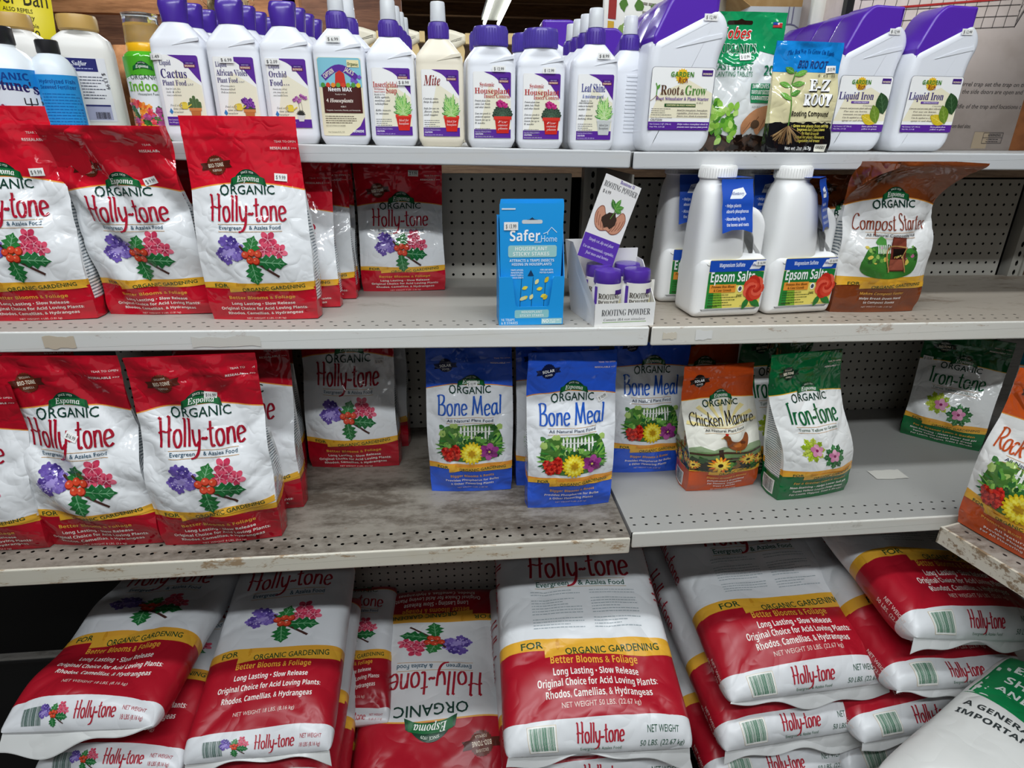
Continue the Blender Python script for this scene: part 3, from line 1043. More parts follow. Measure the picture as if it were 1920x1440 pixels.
def lab_neem(w, h):
    A = Art()
    A.rect('#ece3c4', -w / 2, -h / 2, w / 2, h / 2, 0, w * .04)
    A.poly('#86c5d6', [(-w * .49, h * .13), (w * .49, h * .13), (w * .49, h * .47), (w * .45, h * .495), (-w * .45, h * .495), (-w * .49, h * .47)], 1)
    p = [(-w * .38 + w * .76 * i / 10, h * .24 + h * .13 * math.sin(PI * i / 10)) for i in range(11)]
    A.stroke('#5a2d96', p, h * .085, 3)
    A.text('#f4ecd8', "CAPTAIN", -w * .23, h * .275, h * .055, w * .26, 'bold', l=5, rot=.55)
    A.text('#f4ecd8', "JACK'S", w * .20, h * .305, h * .055, w * .22, 'bold', l=5, rot=-.5)
    A.fan('#c8342a', [(-w * .13, h * .14), (w * .13, h * .14), (w * .10, h * .30), (0, h * .34), (-w * .10, h * .30)], 4)
    for i, c in enumerate(('#4d9440', '#d8452c', '#e88c2e', '#5aa548', '#d8452c', '#86b23c', '#4d9440', '#e8c83a')):
        A.ell(c, -w * .40 + i * w * .115, h * .155, w * .05, h * .03, 5)
    A.rect('#efe3b0', w * .18, h * .38, w * .45, h * .47, 4)
    A.text('#3d5a2c', 'Organic', w * .31, h * .40, h * .035, w * .24, 'bold', l=6, rot=-.08)
    for x, y in ((w * .36, h * .20), (w * .44, h * .26), (w * .28, h * .22)):
        petals(A, ['#7a5cc0'], x, y, w * .045, 5, 5)
    A.rect('#4a1f1c', -w * .42, -h * .20, w * .46, h * .14, 4)
    A.text('#ffffff', 'Neem MAX', -w * .02, h * .075, h * .05, w * .54, 'bold', l=6)
    A.text('#f0e6dc', 'Ready to Use', -w * .02, h * .030, h * .018, w * .24, 'sans', l=6)
    A.text('#fff6ea', '4 Houseplants', -w * .05, -h * .065, h * .05, w * .62, 'bi', l=6)
    A.text('#f0e6dc', '4-IN-1', w * .02, -h * .13, h * .02, w * .12, 'bold', l=6)
    A.text('#f0e6dc', 'Fungicide, Insecticide, Miticide, and Nematicide', w * .02, -h * .175, h * .018, w * .78, 'sans', l=6)
    A.micro('#7a7060', -w * .42, -h * .25, w * .30, 4, h * .028, h * .010, 2)
    A.text('#4a443a', 'KEEP OUT OF REACH OF CHILDREN', -w * .42, -h * .375, h * .016, w * .45, 'sans', 'l', l=4)
    A.text('#4a443a', 'Net Contents 32 FL. OZ.', -w * .38, -h * .46, h * .018, w * .38, 'sans', 'l', l=4)
    A.poly(PUR, [(w * .10, -h * .495), (w * .49, -h * .495), (w * .49, -h * .25), (w * .38, -h * .37)], 3)
    A.text('#ffffff', 'BONIDE', w * .33, -h * .455, h * .030, w * .24, 'bold', l=6)
    return A

def garden_rich(A, x, y, w, l=4):
    pts = [(x + w * .30 * (1 if k % 2 else .80) * math.cos(2 * PI * k / 32), y + w * .30 * (1 if k % 2 else .80) * math.sin(2 * PI * k / 32)) for k in range(32)]
    A.fan('#f0c02e', pts, l)
    A.text('#4f8a34', 'GARDEN', x, y - w * .02, w * .17, w * 1.0, 'bold', l=l + 2, off=.01)
    A.text('#8a3a22', 'Rich', x + w * .05, y - w * .24, w * .19, w * .38, 'bold', l=l + 3)

def lab_jug(w, h, kind):
    A = Art()
    A.rect('#5a5a66', -w / 2, -h / 2, w / 2, h / 2, 0, w * .05)
    A.rect('#f7f6f4', -w * .493, -h * .494, w * .493, h * .494, 1, w * .045)
    A.poly('#f1e9cc', [(-w * .49, -h * .30), (w * .49, -h * .30), (w * .49, h * .10), (w * .1, h * .30), (-w * .35, h * .1)], 1)
    garden_rich(A, -w * .02 if kind == 'root' else -w * .10, h * .36, w * .36)
    A.rect('#45207c', w * .29, h * .37, w * .46, h * .46, 4)
    A.text('#f3e2c4', 'BONIDE', w * .375, h * .385, h * .030, w * .14, 'bold', l=6)
    if kind == 'root':
        A.text('#5a3a26', 'Root', -w * .19, h * .07, h * .15, w * .30, 'serif', l=5)
        A.text('#5a3a26', '&', w * .005, h * .07, h * .09, w * .06, 'serif', l=5)
        A.text('#4f8a34', 'Grow', w * .22, h * .07, h * .15, w * .34, 'serif', l=5)
        A.stroke('#5c9a3c', spline([(-w * .40, h * .06), (-w * .40, h * .18), (-w * .42, h * .25)]), w * .014, 5)
        leaf(A, '#5c9a3c', -w * .40, h * .15, w * .08, w * .04, 1.0, 5)
        for q in (-1, 0, 1):
            A.stroke('#8a6a44', spline([(-w * .40, h * .06), (-w * .40 + q * w * .04, h * .01), (-w * .40 + q * w * .09, -h * .03)]), w * .008, 5)
        A.text(PUR, 'Root Stimulator & Plant Starter', w * .02, -h * .015, h * .052, w * .84, 'serif', l=5)
        A.text('#4a4a50', '4-10-3', w * .30, -h * .065, h * .026, w * .10, 'sans', l=5)
        A.rect('#2e5a2c', -w * .26, -h * .12, w * .24, -h * .07, 4)
        A.text('#f0e8b0', 'CONTAINS IBA ROOT HORMONE', 0, -h * .108, h * .025, w * .46, 'bold', l=6)
        A.micro('#77736a', -w * .46, -h * .16, -w * .1, 4, h * .032, h * .010, 5)
        for i, t in enumerate(('Ideal for transplants, houseplants,', 'vegetables, fruit trees, berries,', 'flowers, trees, shrubs & ornamentals')):
            A.text('#43323a', t, w * .45, -h * .185 - i * h * .047, h * .026, w * .50, 'bi', 'r', l=5)
        A.text('#43323a', 'Keep Out of Reach of Children', -w * .46, -h * .30, h * .020, w * .34, 'sans', 'l', l=5)
        A.text('#43323a', 'CAUTION', -w * .46, -h * .345, h * .030, w * .18, 'bold', 'l', l=5)
        foot = ('Helps reduce transplant shock &', 'promotes more vigorous plant growth')
    else:
        A.text(PBLUE, 'Liquid Iron', -w * .14, h * .085, h * .13, w * .66, 'serif', l=5)
        A.rect(PUR, -w * .22, h * .015, w * .12, h * .055, 5)
        A.text('#efe6fa', '+ MICRONUTRIENTS', -w * .05, h * .024, h * .022, w * .30, 'bold', l=6)
        A.text('#43434a', 'Concentrate', w * .12, -h * .035, h * .026, w * .2, 'ital', l=5)
        for i, t in enumerate(('Corrects and prevents plant yellowing', 'For use on lawns,', 'ornamentals, trees and shrubs', 'Can be applied as a foliar', 'spray or soil drench')):
            A.text('#4a3a36', t, -w * .10, -h * .085 - i * h * .055, h * .027, w * (.62 if i == 0 else .46), 'bi', l=5)
        leaf(A, '#2c4c2a', w * .44, -h * .17, w * .36, w * .24, 1.95, 6, '#50704c')
        leaf(A, '#6e8c2e', w * .34, -h * .34, w * .32, w * .18, 2.0, 7, '#95ad50')
        leaf(A, '#d8bc2c', w * .32, -h * .34, w * .32, w * .16, 2.75, 5, '#ecd860')
        foot = ('Turns plants from', 'yellow to green')
    A.rect(PUR, -w * .493, -h * .494, w * .493, -h * .36, 3)
    A.text('#efe6fa', 'Net Contents 1 QT. (946 ml)', -w * .47, -h * .41, h * .024, w * .34, 'sans', 'l', l=8)
    A.text('#efe6fa', 'Net Wt. 2.3 LB', -w * .47, -h * .455, h * .024, w * .24, 'sans', 'l', l=8)
    for i, t in enumerate(foot):
        A.text('#f3ecfb', t, w * .22, -h * .41 - i * h * .045, h * .027, w * .50 if kind == 'root' else w * .30, 'bi', l=8)
    return A

def lab_epsom(w, h):
    A = Art()
    A.rect('#f1e070', -w / 2, -h / 2, w / 2, h / 2, 0, w * .03)
    A.poly('#2f8f3e', [(-w * .5, -h * .5), (-w * .32, -h * .5), (-w * .36, h * .1), (-w * .5, h * .2)], 1)
    A.poly('#8dbb3c', [(-w * .36, -h * .5), (-w * .18, -h * .5), (-w * .26, h * .0), (-w * .38, h * .0)], 1)
    A.poly('#1f7d3c', [(-w * .5, h * .02)] + [(-w * .5 + w * i / 10, h * .24 + h * .05 * math.sin(PI * i / 10)) for i in range(11)] + [(w * .5, -h * .05)], 2)
    A.rect('#1d4fb8', -w * .5, h * .26, w * .5, h * .49, 3)
    A.text('#eef4ff', 'Magnesium Sulfate', -w * .10, h * .355, h * .075, w * .46, 'bold', l=5)
    A.poly('#f4f6fb', [(w * .22, h * .30), (w * .28, h * .45), (w * .48, h * .47), (w * .46, h * .38), (w * .40, h * .30)], 5)
    A.text('#1d3a8c', 'Monterey', w * .35, h * .36, h * .05, w * .2, 'bi', l=7)
    A.text('#ffffff', 'Epsom Salts', -w * .06, h * .05, h * .20, w * .80, 'bold', l=6)
    A.rect('#ef9a3a', -w * .46, -h * .17, w * .02, h * .0, 5)
    A.text('#4a2c12', 'Promotes Rose Bloom', -w * .22, -h * .07, h * .05, w * .42, 'bi', l=7)
    A.text('#4a2c12', '& Cane Growth', -w * .22, -h * .145, h * .05, w * .32, 'bi', l=7)
    A.text('#2c3a18', 'GUARANTEED ANALYSIS', -w * .46, -h * .235, h * .028, w * .36, 'bold', 'l', l=6)
    A.micro('#3c4a20', -w * .46, -h * .28, w * .08, 4, h * .055, h * .014, 7, l=5)
    A.text('#2c3a18', 'CAUTION', -w * .46, -h * .475, h * .030, w * .18, 'bold', 'l', l=6)
    A.ell('#ffffff', w * .10, -h * .10, w * .045, h * .07, 5)
    A.ell('#44505c', w * .10, -h * .10, w * .03, h * .045, 6)
    A.text('#2c3a18', 'OMRI', w * .10, -h * .27, h * .05, w * .10, 'bold', l=6)
    leaf(A, '#2f7a34', w * .30, -h * .32, w * .26, w * .12, -.6, 5)
    leaf(A, '#2f7a34', w * .28, -h * .30, w * .22, w * .10, -2.0, 5)
    R = random.Random(2)
    for i, r in enumerate((.17, .145, .12, .095, .07, .045, .022)):
        for k in range(7):
            a = k * 2 * PI / 7 + i * .5
            A.ell(['#d8432e', '#e9624a', '#c22f22'][(i + k) % 3], w * .35 + math.cos(a) * r * w * .55, -h * .10 + math.sin(a) * r * w * .75, w * r * .62, w * r * .62, 6 + i, 10)
    A.text('#33404a', 'NET WT. 4 LB (1.81 kg)', w * .28, -h * .475, h * .032, w * .30, 'sans', l=14)
    return A
# ---------------------------------------------------------------- stand-up bags
class Pouch:
    def __init__(s, w, h, d, seed=1, lean=0.0, side=0.0, flop=0.0, amp=1.0, th=.80, flare=0.0, bend=0.0, zipper=1.0):
        s.zipper = zipper
        s.w, s.h, s.d, s.lean, s.side, s.flop, s.th, s.flare, s.bend = w, h, d, lean, side, flop, th, flare, bend
        R = random.Random(seed)
        s.folds = []
        for i in range(15):
            s.folds.append((R.uniform(-.9, .9), R.uniform(.10, .95), R.uniform(0, PI), R.uniform(.012, .030), R.uniform(.06, .17), R.uniform(-1, .5) * .0050 * amp))
        for q in (-1, 1):   # dents where the gusset folds in
            s.folds.append((q * R.uniform(.75, .95), R.uniform(.52, .66), q * R.uniform(.5, .9), .030, .12, -.006 * amp))
        s.wav = [(R.uniform(3, 9), R.uniform(4, 11), R.uniform(0, 6), R.uniform(.0006, .0015) * amp) for _ in range(4)]
        s.ph = R.uniform(0, 6)
    def b(s, t):
        return s.d / 2 * (1 - .98 * smooth(.30, s.th, t)) * (.86 + .14 * smooth(0, .08, t))
    def a(s, t):
        return s.w / 2 * (.975 + .02 * smooth(0, .1, t) + .022 * np.sin(PI * np.clip(t, 0, 1) * 1.7 + s.ph) * smooth(.1, .4, t) + s.flare * smooth(.62, 1, t))
    def yc(s, t):
        return s.lean * smooth(.15, 1, t) - s.flop * smooth(.80, 1.0, t) ** 1.3
    def xc(s, t):
        return s.side * smooth(.1, 1, t)
    def zc(s, t):
        return s.h * t - abs(s.flop) * .45 * smooth(.84, 1.0, t) ** 2
    def crum(s, q, t):
        z = np.zeros_like(q)
        x, y = q * s.w / 2, t * s.h
        for (a, b_, an, wd, ln, am) in s.folds:
            dx, dy = x - a * s.w / 2, y - b_ * s.h
            u, v = dx * math.cos(an) + dy * math.sin(an), -dx * math.sin(an) + dy * math.cos(an)
            z += am * (np.exp(-np.abs(v) / wd * 1.4) - .3 * np.exp(-(v / wd / 2) ** 2)) * np.exp(-(u / ln) ** 2)
        for (fx, fy, ph, am) in s.wav:
            z += am * np.sin(fx * q + fy * t * 2 + ph)
        for zz in (.865, .915):
            z += s.zipper * .0016 * np.exp(-((t - zz) / .006) ** 2)
        return z * smooth(0, .05, t) * (1 - .8 * smooth(.955, 1, t))
    def F(s, q, t):
        b = s.b(t)
        full = .022 * s.d / .07 * smooth(.03, .25, t) * (1 - smooth(.45, .82, t))
        y = s.yc(t) - b * (.82 + .18 * (1 - q * q)) - (full * .45 + .004 * smooth(.05, .2, t)) * (1 - q ** 2) - s.crum(q, t)
        y = y + s.bend * (q - .1) ** 2 * smooth(.7, 1, t)
        x = s.a(t) * q + s.xc(t)
        return np.stack([x, y, s.zc(t) + 0 * q], -1)
    def S(s, x, y):
        return s.F(np.asarray(x) / (s.w / 2), np.asarray(y) / s.h)
    def side_pt(s, sg, q, t):
        b = s.b(t)
        f = s.F(np.full_like(t, sg), t)
        g = (.24 * s.d * np.clip(smooth(.28, .62, t) * (1 - smooth(.78, .9, t)), 0, 1) - .06 * s.d * (1 - smooth(.0, .35, t)))
        yb = s.yc(t) + b * .82 + .0012
        y = f[..., 1] * (1 - q) + yb * q
        x = f[..., 0] - sg * g * (1 - np.abs(2 * q - 1)) - sg * .002 * q
        return np.stack([x, y, f[..., 2]], -1)

def make_pouch(P, mat_, art, loc, rz, label, cat='bag', group=None, sideart=None, name='fertilizer_bag', tilt=0.0):
    """tilt: backward tip in radians about the bottom"""
    root = thing(name, label, cat, loc, 0, group, (-tilt, 0, rz))
    mb = MB()
    nt, ns = 72, 56
    t = np.linspace(0, 1, nt)[:, None] + np.zeros((1, ns))
    q = np.linspace(-1, 1, ns)[None, :] + np.zeros((nt, 1))
    G = P.F(q, t)
    mb.grid(G, mat_, np.stack([q, t], -1))
    m = 7
    for sg in (1, -1):
        tt = np.linspace(0, 1, nt)[:, None] + np.zeros((1, m))
        qq = np.linspace(0, 1, m)[None, :] + np.zeros((nt, 1))
        mb.grid(P.side_pt(sg, qq, tt), mat_, np.stack([sg * (2 + qq), tt], -1), flip=(sg < 0))
    kb = 10
    tt = np.linspace(0, 1, nt)[:, None] + np.zeros((1, kb))
    qq = np.linspace(-1, 1, kb)[None, :] + np.zeros((nt, 1))
    L, Rr = P.side_pt(-1, np.ones((nt, 1)), tt[:, :1]), P.side_pt(1, np.ones((nt, 1)), tt[:, :1])
    B = L * (1 - (qq[..., None] + 1) / 2) + Rr * ((qq[..., None] + 1) / 2)
    B[..., 1] += .5 * P.b(tt) * .3 * (1 - qq ** 2)
    mb.grid(B, mat_, np.stack([4 + qq, tt], -1), flip=True)
    # bottom
    f0, b0 = G[0], B[0]
    loop = np.vstack([f0, b0[::-1]])
    mb.add(loop, [tuple(range(len(loop) - 1, -1, -1))], mat_, np.tile([0, 0, -1.0], (len(loop), 1)), np.tile([0.0, 0.0], (len(loop), 1)))
    if art:
        GS = grid_S(G, lambda x: (x / (P.w / 2) + 1) / 2 * (ns - 1), lambda y: y / P.h * (nt - 1))
        bake(mb, art, GS, 'film', .0045, .0007, .00030, (-P.w / 2 * .985, .001, P.w / 2 * .985, P.h * .995))
    if sideart:
        for sg, A in sideart:
            def SS(x, y, sg=sg):
                qv = np.asarray(x) / (P.d * .82) + .5
                if sg < 0:
                    qv = 1 - qv
                return P.side_pt(sg, qv, np.asarray(y) / P.h)
            bake(mb, A, SS, 'film', .012, .0006, .0002)
    mb.build('bag_body', root)
    return root

# ---------------------------------------------------------------- big sacks lying in stacks
class Sack:
    """origin at the middle of the near seam; length along +y, upper face +z"""
    def __init__(s, w, L, th, seed=1, blunt=.085, amp=1.0, arch=0.0):
        s.w, s.L, s.th, s.arch = w, L, th, arch
        R = random.Random(seed)
        a = np.linspace(PI, PI / 2, 16)
        near = np.stack([blunt + blunt * np.cos(a), th / 2 * np.sin(a)], 1)
        mid = np.stack([np.linspace(blunt, L - blunt, 18)[1:-1], np.full(16, th / 2)], 1)
        far = np.stack([L - blunt + blunt * np.cos(a[::-1] - PI / 2 + 0), th / 2 * np.sin(a[::-1])], 1)
        b = np.linspace(PI / 2, 0, 16)
        far = np.stack([L - blunt + blunt * np.cos(b), th / 2 * np.sin(b)], 1)
        s.P = np.vstack([near, mid, far])
        d = np.linalg.norm(np.diff(s.P, axis=0), axis=1)
        s.u = np.concatenate([[0], np.cumsum(d)])
        s.len = s.u[-1]
        s.folds = [(R.uniform(-.8, .8), R.uniform(.03, .95), R.uniform(-.6, .6) + R.choice([0, PI / 2]), R.uniform(.010, .03), R.uniform(.05, .16), R.uniform(-1, .6) * .009 * amp) for _ in range(20)]
        s.folds += [(q * .72, .13, q * -.8, .02, .09, -.010 * amp) for q in (-1, 1)]
        s.bump = [(R.uniform(1, 4), R.uniform(2, 7), R.uniform(0, 6), R.uniform(.002, .005) * amp) for _ in range(4)]
    def top(s, q, v, sg=1):
        """q -1..1 across, v = arc length from the near seam"""
        v = np.asarray(v, float)
        yy, zz = np.interp(v, s.u, s.P[:, 0]), np.interp(v, s.u, s.P[:, 1])
        sh = (1 - np.clip(np.abs(q), 0, 1) ** 4.5) ** .42
        c = np.zeros_like(v + q)
        x = q * s.w / 2
        for (a, b_, an, wd, ln, am) in s.folds:
            dx, dy = x - a * s.w / 2, v - b_ * s.len
            uu, vv = dx * math.cos(an) + dy * math.sin(an), -dx * math.sin(an) + dy * math.cos(an)
            c = c + am * np.exp(-np.abs(vv) / wd) * np.exp(-(uu / ln) ** 2)
        for (fx, fy, ph, am) in s.bump:
            c = c + am * np.sin(fx * q + fy * v / s.len * 3 + ph)
        e = smooth(0, .05, v) * (1 - smooth(s.len - .05, s.len, v)) * sh
        z = sg * zz * sh + c * e + s.arch * (1 - q * q) * np.sin(PI * np.clip(v / s.len, 0, 1)) * (sg > 0)
        wl = 1 - .06 * (1 - np.clip(zz / (s.th / 2), 0, 1)) ** 2
        return np.stack([x * wl, yy - 0 * q + 0 * x, z], -1)
    def S(s, x, v):
        return s.top(np.asarray(x) / (s.w / 2), v)
    def side_S(s, sg):
        def f(a, v):
            g = np.clip(np.asarray(a) / (s.th / 2), -.97, .97)
            q = sg * (1 - np.abs(g) ** 2.38) ** .2222
            P = s.top(q, v)
            zz = np.interp(v, s.u, s.P[:, 1])
            P[..., 2] = np.where(np.asarray(a) < 0, g * zz, np.maximum(P[..., 2], 0))
            return P
        return f

def make_sack(K, mat_, art, loc, rot, label, group=None, flap=None, sideart=None, name='fertilizer_sack', cat='sack', seed=0):
    root = thing(name, label, cat, loc, 0, group, rot)
    mb = MB()
    nv, ns = 60, 40
    v = np.linspace(0, K.len, nv)[:, None] + np.zeros((1, ns))
    qq = np.sin(np.linspace(-PI / 2, PI / 2, ns))
    q = qq[None, :] + np.zeros((nv, 1))
    G = K.top(q, v)
    K.GS = grid_S(G, lambda x: (np.arcsin(np.clip(x / (K.w / 2), -1, 1)) + PI / 2) / PI * (ns - 1), lambda y: y / K.len * (nv - 1))
    mb.grid(G, mat_, np.stack([q, v / K.len], -1))
    mb.grid(K.top(q, v, -1), mat_, np.stack([q * 0 + 2.0, v / K.len], -1), flip=True)
    if art:
        bake(mb, art, K.GS, 'sack', .008, .0007, .0003, (-K.w * .492, .001, K.w * .492, K.len * .99))
    if sideart:
        for sg in (-1, 1):
            def SS(x, y, sg=sg):
                return K.side_S(sg)(np.asarray(y), sg * np.asarray(x))
            B = Art()
            for col, V, F, l in sideart.el:
                # x runs along the sack; mirrored on one side so that it reads from outside
                B.add(col, np.stack([sg * K.len * .62 + V[:, 0], V[:, 1]], 1), F, l)
            bake(mb, B, SS, 'sack', .012, .0015, .0003)
    mb.build('sack_body', root)
    if flap:
        # the stitched seam: a wavy fin hanging from the near end
        fl, droop, col = flap
        R = random.Random(seed)
        ph = [R.uniform(0, 6) for _ in range(4)]
        n, m = 48, 9
        x = np.linspace(-K.w * .475, K.w * .475, n)
        fb = MB()
        P = np.zeros((m, n, 3))
        for j in range(m):
            t = j / (m - 1)
            wave = .009 * np.sin(x * 17 + ph[0]) + .006 * np.sin(x * 43 + ph[1]) + .012 * np.sin(x * 8 + ph[2])
            P[j, :, 0] = x * (1 + .03 * t)
            P[j, :, 1] = .006 - fl * t * math.cos(droop) + wave * t * .5
            P[j, :, 2] = -fl * t * math.sin(droop) + wave * t * 1.2
        fb.grid(P[::-1], ink(col, 'sack'), flip=False)
        P2 = P.copy()
        P2[..., 2] -= .0022
        fb.grid(P2, ink(col, 'sack'), flip=False)
        fb.build('seam_flap', root)
    return root

def sack_art(w, L, kind, rise=0.0):
    """kind: '50' back print, 'front' flower print, each with the strip near the seam"""
    A = Art()
    strip = .115 * L
    if kind in ('50', '50x'):
        A.text('#2a5a44', 'NET WEIGHT', w * .33, strip * .56, strip * .17, w * .17, 'sans', l=3)
        A.text('#2a5a44', '50 LBS. (22.67 kg)', w * .33, strip * .22, strip * .16, w * .24, 'sans', l=3)
        A.brush('#b22234', 'Holly-tone', 0.0, strip * .40, strip * .46, w * .25, 4, 1.1)
        A.text('#3a6a4c', 'Evergreen & Azalea Food', 0, strip * .17, strip * .10, w * .22, 'sans', l=3)
        barcode(A, '#2f7a58', -w * .37, strip * .22, w * .13, strip * .60, 3, 3, '#d8c7a8')
    else:
        barcode(A, '#4c6a60', -w * .36, strip * .22, w * .13, strip * .50, 3, 3)
        A.place(pic('holly'), -w * .15, strip * .50, strip * .85, 0, w * .20)
        A.brush('#b22234', 'Holly-tone', w * .12, strip * .36, strip * .42, w * .27, 4, 1.1)
        A.text('#b22234', 'NET WEIGHT', w * .36, strip * .56, strip * .13, w * .14, 'sans', l=3)
        A.text('#b22234', '18 LBS (8.16 kg)', w * .36, strip * .30, strip * .13, w * .14, 'sans', l=3)
    big = kind in ('50', '50x')
    yb = (.325 if big else .41) * L
    ribbon_band(A, w * .97, yb, L * (.034 if big else .036), '#eab03a', 2, 0.0)
    y = .268 if big else .345
    for i, (t, wd) in enumerate(HOLLY_LINES):
        A.text('#efb040' if i == 0 else '#f7efe8', t, .02 * w, L * y, L * (.023 if i == 0 else .0205), w * wd * (.82 if big else .90), 'bold', l=3)
        y -= (.036 if i == 0 else .033) if big else (.046 if i == 0 else .042)
    A.text('#eed6cc', 'NET WEIGHT 50 LBS. (22.67 kg)' if big else 'NET WEIGHT 18 LBS. (8.16 kg)', .02 * w, L * (y + .006 if big else y - .01), L * .014, w * .42, 'sans', l=3)
    if big:
        yh = .585
        A.brush('#a81f30', 'Holly-tone', .02 * w, L * yh, L * .098, w * .64, 4, 1.05)
        A.rect('#b9a27a', -w * .27, L * (yh - .044), w * .30, L * (yh - .042), 2)
        A.rect('#b9a27a', -w * .27, L * (yh - .012), w * .30, L * (yh - .010), 2)
        A.text('#2a5a4c', 'Evergreen', -w * .26, L * (yh - .037), L * .020, w * .20, 'sans', 'l', l=3, off=.01)
        A.text('#2a5a4c', '& Azalea Food', w * .29, L * (yh - .037), L * .020, w * .29, 'sans', 'r', l=3, off=.01)
        for x0, x1, sd in ((-w * .30, w * .0, 5), (w * .06, w * .34, 8)):
            A.micro('#a3adb2', x0, L * .525, x1, 2, L * .011, L * .0030, sd)
            A.micro('#a3adb2', x0, L * .492, x1, 6, L * .0105, L * .0030, sd + 1)
            A.micro('#a3adb2', x0, L * .420, x1, 4, L * .0105, L * .0030, sd + 2)
        A.text('#173f33', 'ORGANIC', .02 * w, L * .73, L * .036, w * .50, 'sans', l=3)
        espoma_badge(A, .02 * w, L * .81, w * .34)
    else:
        A.place(pic('holly'), .02 * w, L * .565, L * .26, 0, w * .60)
        A.brush('#a81f30', 'Holly-tone', .0, L * .745, L * .10, w * .70, 4, 1.05)
        A.text('#20516a', 'Evergreen', -w * .28, L * .700, L * .020, w * .20, 'sans', 'l', l=3, off=.01)
        A.text('#20516a', '& Azalea Food', w * .30, L * .700, L * .020, w * .28, 'sans', 'r', l=3, off=.01)
        A.rect('#c99a5c', -w * .29, L * .727, w * .30, L * .729, 2)
        A.rect('#c99a5c', -w * .29, L * .690, w * .30, L * .692, 2)
        A.text('#173f33', 'ORGANIC', .02 * w, L * .875, L * .036, w * .50, 'sans', l=3)
        espoma_badge(A, .02 * w, L * .945, w * .34)
    return A

# ---------------------------------------------------------------- bottles
WHITE, CREAM, PURPLE = '#e6e8ee', '#e9e0cc', '#4a2f97'
def clear_mat():
    if 'clear' not in MATS:
        m = bpy.data.materials.new('clear_plastic')
        m.use_nodes = True
        b = m.node_tree.nodes['Principled BSDF']
        b.inputs['Base Color'].default_value = (.93, .95, .97, 1)
        b.inputs['Transmission Weight'].default_value = .38
        b.inputs['Roughness'].default_value = .16
        b.inputs['IOR'].default_value = 1.25
        MATS['clear'] = m
    return MATS['clear']

def white_bottle(name, label, loc, rz, art, w=.086, d=.052, body=.150, sh=.040, neck=.019, col=WHITE, cap='flip', group=None, cat='bottle', ribs=False, art_y=.095, tag_=None, tagpos=None):
    root = thing(name, label, cat, loc, rz, group)
    hw, hd, p = w / 2, d / 2, 5.0
    mb = MB()
    m = ink(col, 'plastic')
    secs = [(0, hw * .80, hd * .72), (.0015, hw * .86, hd * .82), (.012, hw * .985, hd), (.016, hw, hd), (body - .002, hw, hd), (body, hw * .992, hd * .985), (body + .003, hw * .995, hd * .99), (body + .014, hw * .97, hd * .96),
            (body + .018, hw * .92, hd * .92, 0, 0, 4.0)]
    for k in range(1, 6):
        t = k / 5
        secs.append((body + .018 + (sh - .018) * t, hw * .92 + (neck * 1.06 - hw * .92) * t ** 1.05, hd * .92 + (neck - hd * .92) * t, 0, 0, 4.0 - 2 * t))
    z = body + sh
    secs += [(z + .003, neck * 1.02, neck, 0, 0, 2), (z + .012, neck, neck, 0, 0, 2)]
    mb.loft(secs, m, p, 56)
    # moulded slanting ridge across the shoulder
    mb.prism([(-hw * .10, 0), (hw * .9, .010), (hw * .9, .016), (hw * .5, .013)], lambda q, sd: (q[0], -hd * .955 - (.0012 if sd == 0 else -.004), body + .006 + q[1] * .8), m)
    if ribs:
        for k in range(14):
            zz = .035 + k * .0085
            mb.box(hw - .001, -hd * .55, zz, hw + .0012, hd * .55, zz + .004, m)
    mb.build('bottle_body', root)
    z += .002
    if cap == 'flip':
        c = MB()
        c.loft([(z - .002, .0205, .0195), (z + .004, .0210, .0200), (z + .024, .0230, .0180, 0, 0, 2.6), (z + .034, .0222, .0155, .002, 0, 3), (z + .0365, .0205, .0135, .002, 0, 3), (z + .037, .016, .010, .002, 0, 3)], ink(PURPLE, 'gloss'), 2.2, 40)
        c.build('flip_cap', root)
    elif cap == 'spray':
        c = MB()
        n = 44
        c.loft([(z - .004, .0185, .0185), (z + .018, .0180, .0180), (z + .022, .0165, .0165), (z + .0225, .0118, .0118), (z + .034, .0112, .0112), (z + .035, .010, .010)], ink(PURPLE, 'plastic'), 2, n)
        for k in range(22):
            a = 2 * PI * k / 22
            c.box(math.cos(a) * .0182 - .0008, math.sin(a) * .0182 - .0008, z - .002, math.cos(a) * .0182 + .0008, math.sin(a) * .0182 + .0008, z + .016, ink(PURPLE, 'plastic'))
        c.loft([(z + .035, .0085, .0085), (z + .043, .0085, .0085), (z + .046, .006, .006)], ink('#e8e8ee', 'plastic'), 2, 24)
        pump = c.build('spray_pump', root)
        o = MB()
        o.loft([(z + .0235, .0140, .0140), (z + .052, .0130, .0130), (z + .0545, .0118, .0118), (z + .055, .008, .008)], clear_mat(), 2, 36, cap0=False)
        o.loft([(z + .0235, .0140, .0140), (z + .0235, .0130, .0130), (z + .052, .0121, .0121)], clear_mat(), 2, 36, cap0=False)
        o.build('clear_overcap', pump, label='clear plastic overcap')
    elif cap == 'wide':
        c = MB()
        c.loft([(z - .002, .0312, .0300), (z + .004, .0318, .0306), (z + .026, .0312, .0300), (z + .030, .0298, .0286), (z + .0305, .025, .024)], ink('#51419f', 'gloss'), 2.0, 60)
        for k in range(40):
            a = 2 * PI * k / 40
            c.tube([(math.cos(a) * .0315, math.sin(a) * .0303, z), (math.cos(a) * .0312, math.sin(a) * .0300, z + .025)], .0009, ink('#51419f', 'gloss'), 6)
        c.build('wide_cap', root)
    if art:
        lab = MB()
        A = Art().place(art, 0, art_y)
        bake(lab, A, front_S(hw + .0002, hd + .0002, p), 'label', .006, .0005, .00018)
        lab.build('front_label', root)
    if tag_:
        price(root, front_S(hw * .97, hd * .97, p) if tagpos[1] > body else front_S(hw + .0008, hd + .0008, p), tag_, tagpos[0], tagpos[1], 'paper', .024, .010, 0, .0022)
    return root

